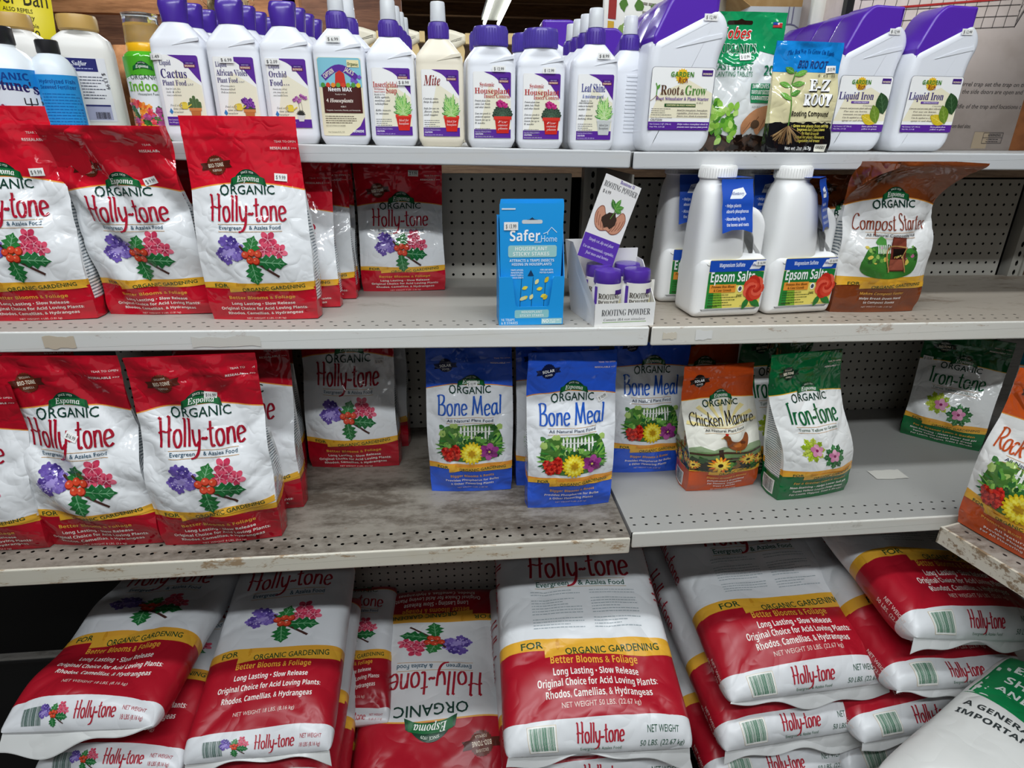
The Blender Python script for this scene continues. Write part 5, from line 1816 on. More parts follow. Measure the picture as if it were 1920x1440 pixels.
def place_bag(kind, fx, fy, yaw, w, h, d, pl, label, group, seed=1, price_txt=None, ppos=None, prot=0.0, **kw):
    yr = math.radians(yaw)
    c = (fx - math.sin(yr) * d * .43, fy + math.cos(yr) * d * .43, zs(pl, fx))
    side = None
    tilt = kw.pop('tilt', 0.0)
    if kind == 'h4':
        m, art = M_HOLLY4, espoma_front(w, h, 1.0, 'Holly-tone', '#b21c34', 'Evergreen & Azalea Food', 'holly', HOLLY_LINES, 'bio', 'NET WEIGHT 4 LBS. (1.81 kg)')
        side = side_art(d, h, 'Holly-tone', '#b21c34')
    elif kind == 'h8':
        m, art = M_HOLLY8, espoma_front(w, h, 1.09, 'Holly-tone', '#a8182e', 'Evergreen & Azalea Food', 'holly', HOLLY_LINES, 'bio', 'NET WEIGHT 8 LBS. (3.6 kg)', rise=kw.pop('rise', .010), tw=.68)
        side = side_art(d, h, 'Holly-tone', '#a8182e', .66)
    elif kind == 'bm':
        m, art = M_BONE, espoma_front(w, h, 1.09, 'Bone Meal', '#2a5fc0', 'All Natural Plant Food', 'garden', BONE_LINES, 'solar', 'NET WEIGHT 4 LBS. (1.81 kg)', tw=.74, th=.105, subcol='#33415c', pw=.74, seal_cols=('#121c44', '#16224e'))
    elif kind == 'cs':
        m, art = M_COMP, espoma_front(w, h, 1.06, 'Compost Starter', '#8e3a22', 'All Natural Composting Aid', 'bin', [('Makes Compost Faster', .50), ('Helps Break Down Hard', .48), ('to Compost Items', .36)], 'solar', 'NET WEIGHT 4 LBS. (1.81 kg)', header_txt=False, tw=.80, th=.085, subcol='#3a3a38', pw=.62, weight=.8, seal_cols=('#3a2218', '#4a2a1a'))
    elif kind == 'cm':
        m, art = M_CHIK, espoma_front(w, h, 1.07, 'Chicken Manure', '#1d1a18', 'All Natural Plant Food', 'farm', [('Bigger Growth & Blooms', .56), ('Dehydrated & Granulated', .52), ('For Flowers, Vegetables,', .50), ('Trees & Shrubs', .32)], 'solar', 'NET WEIGHT 3.75 LBS. (1.70 kg)', header_txt=False, tw=.86, th=.085, subcol='#2c2a26', weight=.8, seal_cols=('#1d1413', '#2a1b18'))
        A2 = Art()
        A2.place(pic('farm'), 0, h * .33, w * .66, 0, d * .9)
        barcode(A2, '#3b3f44', -d * .28, h * .03, d * .4, h * .10, 4, 2, '#f1f0ec')
        side = A2
    elif kind == 'it':
        m, art = M_IRON, espoma_front(w, h, 1.07, 'Iron-tone', '#17643a', 'Turns Yellow to Green', 'lime', [('For a Greener Lawn & Garden', .74), ('Non-Staining • Helps Lower Soil pH', .80), ('Turns Yellow Leaves Deep Green', .72), ('For Lawns, Veggies, Trees & Shrubs', .76)], 'bio', '', tw=.66, subcol='#54705c', pw=.62, seal_cols=('#0c2a1a', '#0c2a1a'), header_txt=True)
        side = side_art(d, h, 'Iron-tone', '#17643a', .68)
        barcode(side, '#2a332c', -d * .25, h * .03, d * .42, h * .09, 4, 2, '#f1f0ec')
    elif kind == 'tr':
        m, art = M_TRIO, espoma_front(w, h, 1.07, 'Trio', '#0d6a80', 'All Natural Plant Food', 'garden', [('For Flowers', .4)], None, '', tw=.4, header_txt=False)
    elif kind == 'rp':
        m, art = M_ROCK, espoma_front(w, h, 1.05, 'Rock Phosphate', '#c5521f', 'All Natural Plant Food', 'garden', [('Promotes Root Growth', .58), ('All Natural', .30), ('Provides Phosphorus', .50), ('For All Flowering Plants', .56)], 'solar', '', tw=.84, th=.10, subcol='#33415c', pw=.76, header_txt=False, seal_cols=('#3a2218', '#4a2a1a'))
    P = Pouch(w, h, d, seed, **kw)
    sa = [(1, side), (-1, side)] if side else None
    o = make_pouch(P, m, art, c, yr, label, 'bag', group, sa, tilt=tilt)
    if price_txt:
        price(o, P.S, price_txt, ppos[0] * w, ppos[1] * h, 'paper', .022, .0125, prot, .0016)
    return o

G4, G8 = 'small red and white holly food bags on the middle shelf', 'large red and white holly food bags on the lower shelf'
place_bag('h4', -.768, -.357, 2.9, .197, .364, .072, '2L', 'small holly food bag cut by the left edge of the photo, middle shelf', G4, 11, '$ 9.99', (.30, .715), .05, lean=-.016, amp=1.4)
place_bag('h4', -.570, -.320, -1.0, .196, .348, .072, '2L', 'small holly food bag with dark red top slumped forward, second from left', G4, 12, '$ 9.99', (.26, .715), .28, lean=-.062, side=-.010, flop=.022, amp=1.7, flare=.06, bend=.03)
place_bag('h4', -.362, -.360, -1.2, .200, .358, .072, '2L', 'small upright holly food bag with bright red top, third from left, middle shelf front', G4, 13, '$ 9.99', (.31, .722), -.08, lean=-.016, amp=.6)
place_bag('h4', -.332, -.278, 0.5, .198, .282, .056, '2L', 'holly food bag directly behind the front upright one, first of the row receding behind it', G4, 14, lean=.01)
place_bag('h4', -.309, -.212, 1, .198, .284, .056, '2L', 'holly food bag second in the row behind the front upright bag', G4, 15, lean=.01)
place_bag('h4', -.312, -.148, 0, .198, .280, .056, '2L', 'holly food bag rearmost in the row behind the front upright bag, in shade', G4, 16, lean=.01)
place_bag('h4', -.113, -.136, 2.7, .190, .280, .066, '2L', 'shaded holly food bag standing alone at the back, left of the blue sticky stakes carton', G4, 17, '$ 9.99', (.17, .905), -.05, lean=.02, amp=.7)
place_bag('h4', -.555, -.225, 0, .196, .284, .06, '2L', 'holly food bag hidden behind the one with the slumped top', G4, 18, lean=.01)

place_bag('h8', -.914, -.470, -3.9, .228, .335, .090, '3L', 'large holly food bag cut by the left edge of the photo, lower shelf', G8, 21, lean=-.01, side=.012)
place_bag('h8', -.701, -.472, -3.8, .228, .386, .090, '3L', 'large holly food bag with crinkled top, left one of the two full front bags', G8, 22, '$16.99', (.02, .615), -.5, lean=-.01, side=-.012, amp=1.8)
place_bag('h8', -.472, -.482, 2.8, .226, .386, .092, '3L', 'large holly food bag at the right front, price tag on its green badge', G8, 23, '$16.99', (.10, .80), -.18, lean=-.012, side=.0, amp=1.4, rise=.022)
place_bag('h8', -.880, -.330, 0, .22, .375, .085, '3L', 'dark holly food bag at the far left behind the front row of the lower shelf', G8, 24, lean=.01)
place_bag('h8', -.448, -.376, 1, .22, .375, .080, '3L', 'large holly food bag directly behind the right front one', G8, 25, lean=.01)
place_bag('h8', -.478, -.236, -1, .216, .374, .085, '3L', 'shaded large holly food bag in the back, left neighbour of the fully visible back bag', G8, 26, lean=.01)
place_bag('h8', -.253, -.206, -3.0, .216, .374, .085, '3L', 'large holly food bag at the back, fully visible left of the blue bone meal bags', G8, 27, '$ 16.99', (.34, .70), .05, lean=.01, rise=.004)
place_bag('h8', -.236, -.110, -2, .216, .374, .085, '3L', 'large holly food bag rearmost, peeking out right behind the fully visible back bag', G8, 28, lean=.01)

GB = 'blue and white bone meal bags'
place_bag('bm', .026, -.334, -2.4, .186, .340, .066, '3L', 'leftmost blue and white bone meal bag, price sticker on its green badge', GB, 31, '$ 10.99', (.03, .765), 0, lean=-.004)
place_bag('bm', .238, -.412, 1.8, .187, .352, .066, '3L', 'blue and white bone meal bag standing furthest forward', GB, 32, '$ 10.99', (.34, .715), .45, lean=.004, amp=.8)
place_bag('bm', .222, -.322, 0, .186, .345, .062, '3L', 'bone meal bag mostly hidden behind the front one', GB, 33, lean=.01)
place_bag('bm', .445, -.296, -.9, .176, .352, .066, '3R', 'bone meal bag at the right of the group, beside the orange chicken manure bag', GB, 34, lean=.01, amp=1.2)

place_bag('cm', .598, -.384, 5, .172, .295, .080, '3R', 'orange and white chicken manure bag with hen picture, in front', 'orange chicken manure bags', 41, lean=.0, side=-.030, flare=-.03)
place_bag('cm', .575, -.285, 3, .172, .345, .075, '3R', 'second chicken manure bag, only its dark orange top showing above the front one', 'orange chicken manure bags', 42, lean=.01)
GI = 'green and white iron feed bags'
place_bag('it', .792, -.432, 9, .182, .338, .085, '3R', 'green and white iron feed bag at the front right with its side panel showing', GI, 43, lean=.0, side=-.062, amp=.7, flare=-.06)
place_bag('it', .735, -.325, 7, .182, .356, .080, '3R', 'dark green iron feed bag tucked behind the front iron bag and the chicken manure bag', GI, 44, lean=.01)
place_bag('it', 1.270, -.215, -42, .182, .285, .080, '3R', 'iron feed bag turned sideways in the right rear corner of the lower shelf', GI, 45, '$ 18.99', (-.40, .74), 0, lean=.01)
place_bag('tr', 1.400, -.355, -52, .175, .325, .070, '3R', 'teal bag half hidden behind the orange rock phosphate bag', None, 46, lean=.01)
place_bag('rp', 1.072, -.645, -72, .205, .345, .085, '3R', 'orange and white rock phosphate bag at the right edge on the corner gondola', None, 47, lean=.0, side=.0, amp=.7)

GC = 'brown and white compost starter bags'
place_bag('cs', .893, -.345, -1, .192, .318, .080, '2R', 'brown and white compost starter bag with its top flopped over the shelf edge above', GC, 51, lean=-.032, side=-.018, flop=.030, flare=.05, amp=1.3, bend=-.09)
place_bag('cs', .868, -.245, 0, .188, .270, .075, '2R', 'compost starter bag behind the front brown one, only a sliver showing', GC, 52, lean=.01)
# ---------------------------------------------------------------- middle shelf: cartons and jugs
# sticky stakes carton
sx, sy = .146, -.377
sz = zs('2L', sx)
t = thing('display_carton', 'bright blue open-front carton for houseplant sticky stakes on the middle shelf', 'carton', (sx, sy, sz), math.radians(.3))
BL = '#1c9be6'
bm = ink(BL, 'card')
mb = MB()
mb.box(-.062, -.028, 0, .062, .030, .0015, bm)
mb.box(-.062, .0285, 0, .062, .030, .200, bm)
for s_ in (-1, 1):
    mb.prism([(-.028, 0), (.030, 0), (.030, .200), (.012, .200), (-.028, .094)], lambda q, k, s_=s_: (s_ * .062 - s_ * .0015 * k, q[0], q[1]), bm)
mb.build('carton_tray', t, smooth=False)
fp = MB()
A = Art()
U_ = rounded([(-.062, 0, 0), (.062, 0, 0), (.062, .094, .002), (.041, .094, .004), (.034, .036, .006), (-.030, .036, .006), (-.037, .094, .004), (-.062, .094, .002)], .001, 3)
A.poly(BL, U_, 0)
A.rect('#8fcbd0', -.032, .014, .034, .030, 1, .003)
A.text('#eaf6f4', 'HOUSEPLANT', .001, .0235, .0046, .040, 'bold', l=2)
A.text('#eaf6f4', 'STICKY STAKES', .001, .0165, .0046, .046, 'bold', l=2)
A.text('#d8f0fc', '16 TRAPS', -.058, .0085, .0048, .026, 'bold', 'l', l=2)
A.text('#d8f0fc', '& 8 STAKES', -.058, .0022, .0048, .032, 'bold', 'l', l=2)
A.rect('#a6d4d6', .020, .0015, .060, .0125, 1)
A.text('#ffffff', 'NO', .022, .004, .0065, .012, 'bold', 'l', l=3)
A.micro('#e8f6f4', .036, .008, .058, 2, .004, .0018, 3)
bake(fp, A, plane_S(-.0285), 'card', None, .0003)
for p0, p1 in (((-.062, 0), (.062, 0)),):
    fp.box(-.062, -.0283, 0, .062, -.0270, .036, bm)
fp.box(-.062, -.0283, .036, -.036, -.0270, .094, bm)
fp.box(.040, -.0283, .036, .062, -.0270, .094, bm)
fp.build('front_panel', t, smooth=False)
def stake_card(full):
    A = Art()
    body = rounded([(-.057, .002, .002), (.057, .002, .002), (.059, .222, .002), (-.059, .222, .002)], .002, 2)
    A.poly(BL, body, 0)
    if full:
        A.poly('#cfd6da', rounded([(-.018, .186, .005), (.020, .186, .005), (.020, .193, .004), (.006, .193, .001), (.001, .197, .001), (-.004, .193, .001), (-.018, .193, .004)], .003, 3), 1)
        A.poly('#1e3c5a', [(-.010, .193), (.012, .193), (.005, .194), (.001, .1975), (-.004, .194)], 2)
        A.text('#ffffff', 'Safer', -.040, .155, .0185, .056, 'bold', 'l', l=3)
        A.text('#d8f0fc', 'Home', .018, .1535, .0115, .030, 'sans', 'l', l=3)
        A.stroke('#d8f0fc', [(.022, .168), (.030, .171), (.037, .1795), (.047, .170)], .0014, 3)
        A.stroke('#d8f0fc', [(.030, .171), (.030, .166)], .0012, 3)
        A.text('#d8f0fc', 'BRAND', .012, .1515, .0026, .012, 'bold', l=3)
        A.rect('#9fd0cf', -.043, .125, .048, .147, 2, .004)
        A.text('#f0faf6', 'HOUSEPLANT', .0, .1375, .0066, .060, 'bold', l=3)
        A.text('#f0faf6', 'STICKY STAKES', .0, .1280, .0066, .068, 'bold', l=3)
        A.text('#e6f6fc', 'ATTRACTS & TRAPS INSECTS', .0015, .1165, .0048, .084, 'bold', l=3)
        A.text('#e6f6fc', 'HIDING IN HOUSEPLANTS', .0015, .1095, .0048, .075, 'bold', l=3)
        for i, tx in enumerate(('TRAPS APHIDS,', 'WHITEFLIES,', 'FRUIT FLIES &', 'FUNGUS GNATS')):
            A.text('#e6f6fc', tx, -.026, .0995 - i * .0048, .0030, .024, 'bold', l=3)
        A.text('#e6f6fc', 'FOR USE WITH', .030, .0995, .0030, .024, 'bold', l=3)
        A.text('#e6f6fc', 'POTTED PLANTS', .030, .0945, .0030, .026, 'bold', l=3)
        A.poly('#173a5e', [(-.006, .090), (.006, .090), (0, .1015)], 3)
        R = random.Random(4)
        for q in (-.020, .002, .026):
            A.stroke('#10384e', [(q, .030), (q + .003, .088)], .0008, 3)
        for i in range(11):
            x, y = R.uniform(-.030, .032), R.uniform(.040, .086)
            leaf(A, ['#f2dc4a', '#e9e3a0', '#d9c23a'][i % 3], x, y, .012, .007, R.uniform(.1, 1.2), 4)
        A.rect('#dfe6ea', -.055, .211, -.030, .2135, 3)
    return A
for i, (dy, dz, rzz, lab) in enumerate(((-.016, .0035, .0, 'blue sticky stakes pack at the front of the carton, price sticker at its top left'), (-.002, .006, -.004, 'second blue sticky stakes pack behind the front one in the carton'), (.012, .0085, .008, 'rearmost sticky stakes pack in the carton, its brown back edge showing'))):
    k = thing('sticky_stake_pack', lab, 'pack', (sx - .001 + .002 * i, sy + dy, sz + dz), rzz, 'sticky stakes packs in the blue carton')
    mb = MB()
    mb.box(-.0575, -.0022, 0, .0575, .0022, .2215, ink(BL if i < 2 else '#8a6a42', 'card'))
    bake(mb, stake_card(i == 0), plane_S(-.0024), 'card', None, .0002)
    mb.build('card', k, smooth=False)
    if i == 0:
        price(k, plane_S(-.0024), '$ 13.99', -.038, .182, 'paper', .026, .0145, 0, .0016)

# rooting powder counter display
rx, ry = .327, -.417
rz_ = math.radians(3.5)
rzz = zs('2L', rx) - .001
t = thing('rooting_powder_display', 'white counter display carton for rooting powder with tilted header card', 'carton', (rx, ry, rzz), rz_)
wm = ink('#eceae8', 'card')
mb = MB()
mb.box(-.060, 0, 0, .060, .120, .0012, wm)
mb.add([(-.060, 0, 0), (-.062, 0, .046), (-.088, .085, .15), (-.094, .120, .15), (-.076, .120, 0)], [(0, 1, 2, 3, 4)], wm)
mb.add([(-.0588, .001, 0), (-.0608, .001, .046), (-.0868, .085, .15), (-.0928, .119, .15), (-.0748, .119, 0)], [(4, 3, 2, 1, 0)], wm)
mb.add([(-.076, .120, 0), (-.094, .120, .15), (-.058, .120, .15), (-.058, .120, 0)], [(0, 1, 2, 3)], wm)
for s_ in (1,):
    mb.prism([(0, 0), (.120, 0), (.120, .150 if s_ < 0 else .112), (.085, .150 if s_ < 0 else .112), (0, .046)], lambda q, k, s_=s_: (s_ * .060 - s_ * .0012 * k, q[0], q[1]), wm)
mb.box(-.060, .1188, 0, .060, .120, .13, wm)
mb.build('carton_tray', t, smooth=False)
A = Art()
A.rect('#f0efed', -.060, 0, .060, .047, 0)
A.text('#2e2e33', 'ROOTING POWDER', .002, .0225, .0125, .098, 'serif', l=2, off=-.01)
A.text('#3c3c40', 'Contains IBA root stimulator', .0, .0125, .0048, .084, 'ital', l=2)
A.rect('#7fb04a', -.044, .0088, .044, .0098, 1)
mb = MB(); mb.box(-.060, 0, 0, .060, .0012, .046, wm)
bake(mb, A, plane_S(-.0002), 'card', None, .0003)
mb.build('front_panel', t, smooth=False)
# header card
hd = MB()
A = Art()
A.rect('#e9e6e4', -.040, -.005, .040, .155, 0, .003)
A.rect('#5a35a6', -.040, -.005, .040, .042, 1)
A.text('#5a3aa0', 'Bontone II', .010, .1475, .0062, .032, 'serif', l=2)
A.text('#2e2e33', 'ROOTING POWDER', .0, .1335, .0105, .074, 'serif', l=2, off=-.01)
A.text('#3a3a3a', '$ 6.99', -.026, .122, .0062, .017, 'sans', l=3)
for i, tx in enumerate(('Simply cut, dip and plant', 'Use on ornamentals, vegetables,', 'fruit trees and berries')):
    A.text('#efe9fa', tx, .0, .030 - i * .0105 - (i > 0) * .005, .0056, (.056, .070, .052)[i], 'ital', l=3)
for s_ in (-1, 1):   # cupped hands holding soil and a seedling
    P_ = spline([(.0, .058), (s_ * .014, .054), (s_ * .027, .062), (s_ * .033, .082), (s_ * .028, .096), (s_ * .020, .098), (s_ * .012, .086), (.0, .078)], 4)
    A.poly('#c98f74', [tuple(p) for p in P_], 2)
    for q in range(4):
        A.stroke('#7d4636', spline([(s_ * (.006 + q * .006), .056 + q * .003), (s_ * (.010 + q * .006), .064 + q * .004), (s_ * (.011 + q * .006), .074 + q * .004)]), .0009, 4)
    A.stroke('#8e5442', [tuple(p) for p in P_], .0012, 3)
A.fan('#3a2a22', blob(random.Random(4), 0, .078, .016, 16, .22), 5)
A.stroke('#5c8a3c', spline([(0, .080), (.004, .095), (.002, .106)]), .0016, 6)
for a_, l_ in ((.5, .020), (2.2, .020), (1.3, .022), (-.1, .016)):
    leaf(A, '#4f8f3a' if a_ != 2.2 else '#33702e', .002, .100, l_, .009, a_, 6, '#8fbf6a')
def SH(x, y):
    return np.stack([x, -.10 * (y - .05) * (y - .05) * 4 + .0 * x, y], -1)
bake(hd, A, SH, 'card', .01, .0004)
hd.grid(SH(*np.meshgrid(np.linspace(-.040, .040, 4), np.linspace(-.005, .155, 12))), wm)
hd.grid(SH(*np.meshgrid(np.linspace(-.040, .040, 4), np.linspace(-.005, .155, 12))) + np.array([0, .0015, 0]), wm)
o = hd.build('header_card', t, (-.043, .074, .118), label='header card with cupped hands holding a seedling')
o.rotation_euler = (-.10, .36, .10)
lb = Art()
lb.rect('#f1eee6', -.020, -.019, .030, .024, 0)
lb.rect('#45207c', .006, .008, .017, .015, 2)
lb.text('#3a3226', 'ROOTING', -.0165, .002, .0078, .030, 'serif', 'l', l=3)
lb.text('#3a3226', 'POWDER', -.0165, -.0085, .0078, .029, 'serif', 'l', l=3)
lb.micro('#5a5040', -.016, -.014, .010, 1, .004, .002, 2)
lb.poly('#d8cf9a', [(.004, -.019), (.018, -.019), (.018, .004)], 1)
leaf(lb, '#5d8a3c', .008, -.016, .012, .006, .9, 3)
lb.rect('#5a35a6', -.0205, -.019, -.018, .019, 2)
def powder_bottle(loc, rz, label, group):
    t = round_bottle('rooting_powder_bottle', label, loc, rz, [(0, .026), (.003, .0285), (.064, .0285), (.074, .0245), (.078, .0215), (.086, .0215)], ink('#f1f1f2', 'plastic'), Art().place(lb, 0, 0, 1.30), .0288, .050, [('purple_cap', [(.0775, .0252), (.080, .0264), (.100, .0260), (.1035, .0245), (.104, .018)], ink('#5535a0', 'gloss'))], group)
    return t
pb = None
cz = math.cos(rz_), math.sin(rz_)
for dx, dy, lab in ((-.0295, .0315, 'small purple-capped rooting powder bottle, front left in the white display'), (.0295, .0315, 'small purple-capped rooting powder bottle, front right in the white display'), (-.0295, .0895, 'purple-capped rooting powder bottle, back left in the white display'), (.0295, .0895, 'purple-capped rooting powder bottle, back right in the white display')):
    p = (rx + dx * cz[0] - dy * cz[1], ry + dx * cz[1] + dy * cz[0], rzz + .0018)
    if pb is None:
        pb = powder_bottle(p, rz_, lab, 'rooting powder bottles in the display')
    else:
        copy_thing(pb, lab, p, rz_ + .1 * dx / .03)

# epsom salt jugs
GE = 'white epsom salt jugs'
epsom_jug('white epsom salt jug at the front left, blue neck tag facing the front', (.553, -.322, zs('2R', .553)), math.radians(4), '$ 16.99', GE, .10)
epsom_jug('white epsom salt jug at the front right, blue neck tag twisted sideways', (.715, -.306, zs('2R', .715)), math.radians(6), '$ 16.99', GE, .75)
epsom_jug('epsom salt jug half hidden behind the front left jug, next to the rooting powder', (.527, -.206, zs('2R', .527)), math.radians(-2), None, GE, .0)
epsom_jug('epsom salt jug behind the two front jugs, only its cap and dark tag showing', (.690, -.190, zs('2R', .690)), math.radians(2), None, GE, .0)

# ---------------------------------------------------------------- top shelf, left to right
def zt(x):
    return zs('T' if x < .346 else 'TR', x)
# fish fertiliser bottles
nb = Art()
nb.rect('#1f86d2', -.050, -.055, .050, .055, 0)
nb.text('#0f3f8c', 'ORGANIC', -.004, .038, .0105, .070, 'bold', l=3)
nb.poly('#dfe6ee', [(-.048, .034), (.046, .024), (.050, -.02), (.046, -.055), (-.048, -.055)], 1)
nb.text('#2b1f5c', "Neptune's", -.002, .016, .0165, .084, 'serif', l=4, arc=.006, off=.012)
for q in (-.004, .004, .012):
    nb.stroke('#25262c', [(.022 + q, .000), (.022 + q, .010)], .0016, 4)
nb.stroke('#25262c', [(.018, .0), (.034, .0)], .0016, 4)
nb.stroke('#25262c', [(.026, .010), (.025, -.030)], .0018, 4)
RR = random.Random(3)
for i in range(30):
    nb.fan(['#2c4a3a', '#1d2f55', '#a8542e', '#37573c', '#6c2f4c'][i % 5], blob(RR, RR.uniform(-.046, .046), RR.uniform(-.055, -.034), .006, 8, .4), 3)
for i in range(12):
    petals(nb, ['#9a3a5c', '#c8d4e4'], RR.uniform(-.046, -.010), RR.uniform(-.03, -.004), .006, 5, 3, RR.random())
hb = Art()
hb.rect('#2a93da', -.036, -.05, .036, .05, 0)
hb.text('#114a94', 'Hydrolyzed Fish', -.018, .036, .006, .050, 'bold', 'l', l=2)
hb.text('#114a94', 'Seaweed Fertilizer', -.018, .027, .006, .050, 'bold', 'l', l=2)
hb.micro('#1766ae', -.018, .018, .034, 13, .005, .0016, 2)
for i in range(16):
    hb.fan(['#1d2f55', '#5a7ab0', '#24405a'][i % 3], blob(RR, -.028 + RR.uniform(-.008, .004), RR.uniform(-.045, .02), .006, 8, .4), 2)
black = ink('#232326', 'plastic')
capb = [('black_cap', [(.150, .022), (.152, .0235), (.176, .0232), (.178, .021)], black)]
o = round_bottle('fish_fertilizer_bottle', 'black-capped bottle with bright blue organic label at the left edge of the top shelf', (-.774, -.240, zt(-.77)), .45, [(0, .046), (.004, .052), (.100, .052), (.122, .047), (.138, .034), (.146, .022), (.152, .021)], ink('#e9eef2', 'plastic'), nb, .0523, .055, capb)
price(o, front_S(.0528, .0528, 2), '$ 18.99', -.006, .030, 'paper', .034, .012, -.03, .004)
o = round_bottle('fish_fertilizer_bottle', 'black-capped bottle with a plain blue back label, second from the left', (-.709, -.218, zt(-.70)), .3, [(0, .032), (.004, .037), (.098, .037), (.118, .034), (.132, .026), (.140, .0165), (.144, .016)], ink('#dfe7ee', 'plastic'), hb, .0373, .055, [('black_cap', [(.140, .0172), (.142, .0180), (.160, .0178), (.162, .016)], black)])
# sulphur bottles with tan caps
TAN = ink('#c9a25c', 'plastic')
sl = Art()
sl.rect('#e1e1e6', -.034, -.055, .034, .055, 0)
sl.rect('#22256a', -.033, .032, .020, .054, 1)
sl.text('#eef0fa', 'Sulfur', -.020, .042, .0075, .024, 'bi', 'l', l=3)
sl.micro('#aab0dc', -.022, .036, .012, 1, .004, .0016, 1, l=2)
sl.micro('#55586a', -.028, .022, .026, 8, .0052, .0015, 4)
sl.rect('#aeb0cc', -.030, -.052, .028, -.026, 1)
sl.rect('#2a2e6c', -.030, -.028, .028, -.025, 2)
barcode(sl, '#2c2c36', .0, -.050, .024, .012, 3, 3)
sl.text('#33343c', '$ 13.99', .026, .016, .006, .028, 'sans', l=3, rot=-1.45)
SPROF = [(0, .044), (.004, .050), (.150, .050), (.156, .0495), (.172, .046), (.180, .036), (.186, .0285, 2.0), (.200, .0285, 2.0)]
tcap = [('tan_cap', [(.186, .030), (.189, .0325), (.206, .0330), (.212, .0315), (.2125, .027)], TAN)]
s1 = round_bottle('sulfur_bottle', 'squarish white bottle with tan cap and navy blue label, left of the green plant food', (-.690, -.135, zt(-.69)), .32, SPROF, ink('#e6e3de', 'plastic'), sl, .0503, .085, tcap, 'white bottles with tan caps', p=4.5, dscale=.62)
copy_thing(s1, 'squarish white bottle with tan cap, further back at the left under the yellow sign', (-.812, -.125, zt(-.81)), .2)
o = round_bottle('tall_white_jug', 'tall plain white jug at the extreme left of the top shelf, cut by the frame', (-.930, -.150, zt(-.87)), .1, [(0, .050), (.004, .058), (.150, .058), (.175, .050), (.21, .036), (.26, .026), (.285, .024), (.30, .024)], ink('#eceff2', 'plastic'), None, parts=[('white_cap', [(.296, .026), (.32, .026), (.323, .022)], ink('#f0f0f0', 'plastic'))])
# indoor plant food, green and yellow
ia = Art()
ia.rect('#4fae2a', -.040, -.066, .040, .066, 0)
ia.poly('#e9eef0', [(-.040, .030), (-.02, .036), (.02, .036), (.040, .030), (.040, -.03), (-.040, -.03)], 1)
espoma_badge(ia, 0, .050, .032, 2)
ia.text('#21402f', 'ORGANIC', 0, .030, .0075, .046, 'sans', l=4)
ia.text('#6ab52e', 'Indoor!', 0, .0115, .0145, .058, 'bold', l=4)
ia.text('#2f4a3c', 'Houseplant Food', .002, .005, .0038, .034, 'sans', l=4)
for i in range(90):
    x, y = RR.uniform(-.038, .038), RR.uniform(-.048, .0)
    if y > -.004 - .010 * math.cos(x * 60):
        continue
    c = [['#3f7a34', '#2c5428'], ['#f0902c', '#f6b456'], ['#e86a2c', '#f0a046'], ['#a0447c', '#c05c98'], ['#d83a48', '#e86a70']][(i + (x > .012) * 0) % 5 if x < .012 else [0, 3, 3, 0, 3][i % 5]]
    petals(ia, c, x, y, RR.uniform(.004, .0075), 5, 3 + i % 3, RR.random() * 6)
ia.stroke('#f1c93a', [(-.040 + .08 * k / 12, -.052 + .004 * math.sin(PI * k / 12)) for k in range(13)], .008, 7)
ia.text('#2f5a22', 'FOR ORGANIC GARDENING', .0, -.0535, .0036, .060, 'bold', l=9, arc=.003)
yel = ink('#f2b71e', 'gloss')
o = round_bottle('indoor_plant_food_bottle', 'green and yellow indoor plant food bottle with clear cap on the top shelf', (-.532, -.242, zt(-.532)), .1, [(0, .036), (.003, .039), (.13, .039), (.140, .036), (.146, .0285)], ink('#4fae2a', 'film'), ia, .0392, .070,
    [('yellow_spout', [(.143, .030), (.146, .0305), (.158, .0295), (.166, .024), (.185, .022), (.190, .017)], yel)])
CL2 = clear_mat().copy(); CL2.node_tree.nodes['Principled BSDF'].inputs['Transmission Weight'].default_value = .95; CL2.node_tree.nodes['Principled BSDF'].inputs['Roughness'].default_value = .05
c = MB(); c.loft([(.1585, .0298, .0298), (.199, .0275, .0275), (.204, .0285, .0285), (.205, .024, .024)], CL2, 2, 40, cap0=False)
c.loft([(.1585, .0298, .0298), (.1585, .0285, .0285), (.198, .0262, .0262)], CL2, 2, 40, cap0=False)
c.build('clear_overcap', o.children[1], label='clear plastic overcap')

# 8 oz plant foods with flip caps: front bottles then their rows behind
def row(src, x, y, n, step, dx, labels):
    for i in range(n):
        copy_thing(src, labels[i], (x + dx * (i + 1), y + step * (i + 1), zt(x + dx * (i + 1))), src.rotation_euler[2])
FY = -.262
GF = 'white plant food bottles with purple flip caps'
ORD = ('directly behind', 'third in line behind', 'rearmost behind')
for x, lines, pot, npk, blurb, nm, ptx, pp in (
    (-.466, [('Cactus', .125, .62), ('Plant Food', .074, .58)], 'cactus', '2-7-7', ('Ideal for Cacti, Aloe,', 'Jade & other', 'succulents'), 'cactus plant food', '$ 1.49', (-.036, .136)),
    (-.373, [('African Violet', .086, .76), ('Plant Food', .070, .50)], 'af', '7-10-7', ('Promotes', 'beautiful', 'blooms'), 'african violet plant food', '$ 6.99', (-.010, .134)),
    (-.284, [('Orchid', .086, .44), ('Food', .086, .32)], 'orchid', '9-7-9', ('Promotes deep, rich leaf', 'color, strong roots, and', 'more beautiful blooms'), 'orchid food', '$ 2.09', (-.022, .134))):
    b_ = white_bottle('plant_food_bottle', 'white %s bottle with purple cap, at the front of the top shelf' % nm, (x, FY, zt(x)), .05, lab_food(.068, .112, lines, pot, npk, blurb), w=.0885, body=.148, sh=.042, cap='flip', group=GF, art_y=.083, tag_=ptx, tagpos=pp)
    row(b_, x, FY, 3, .060, .004, ['%s bottle %s the front one, its purple cap showing' % (nm, q) for q in ORD])
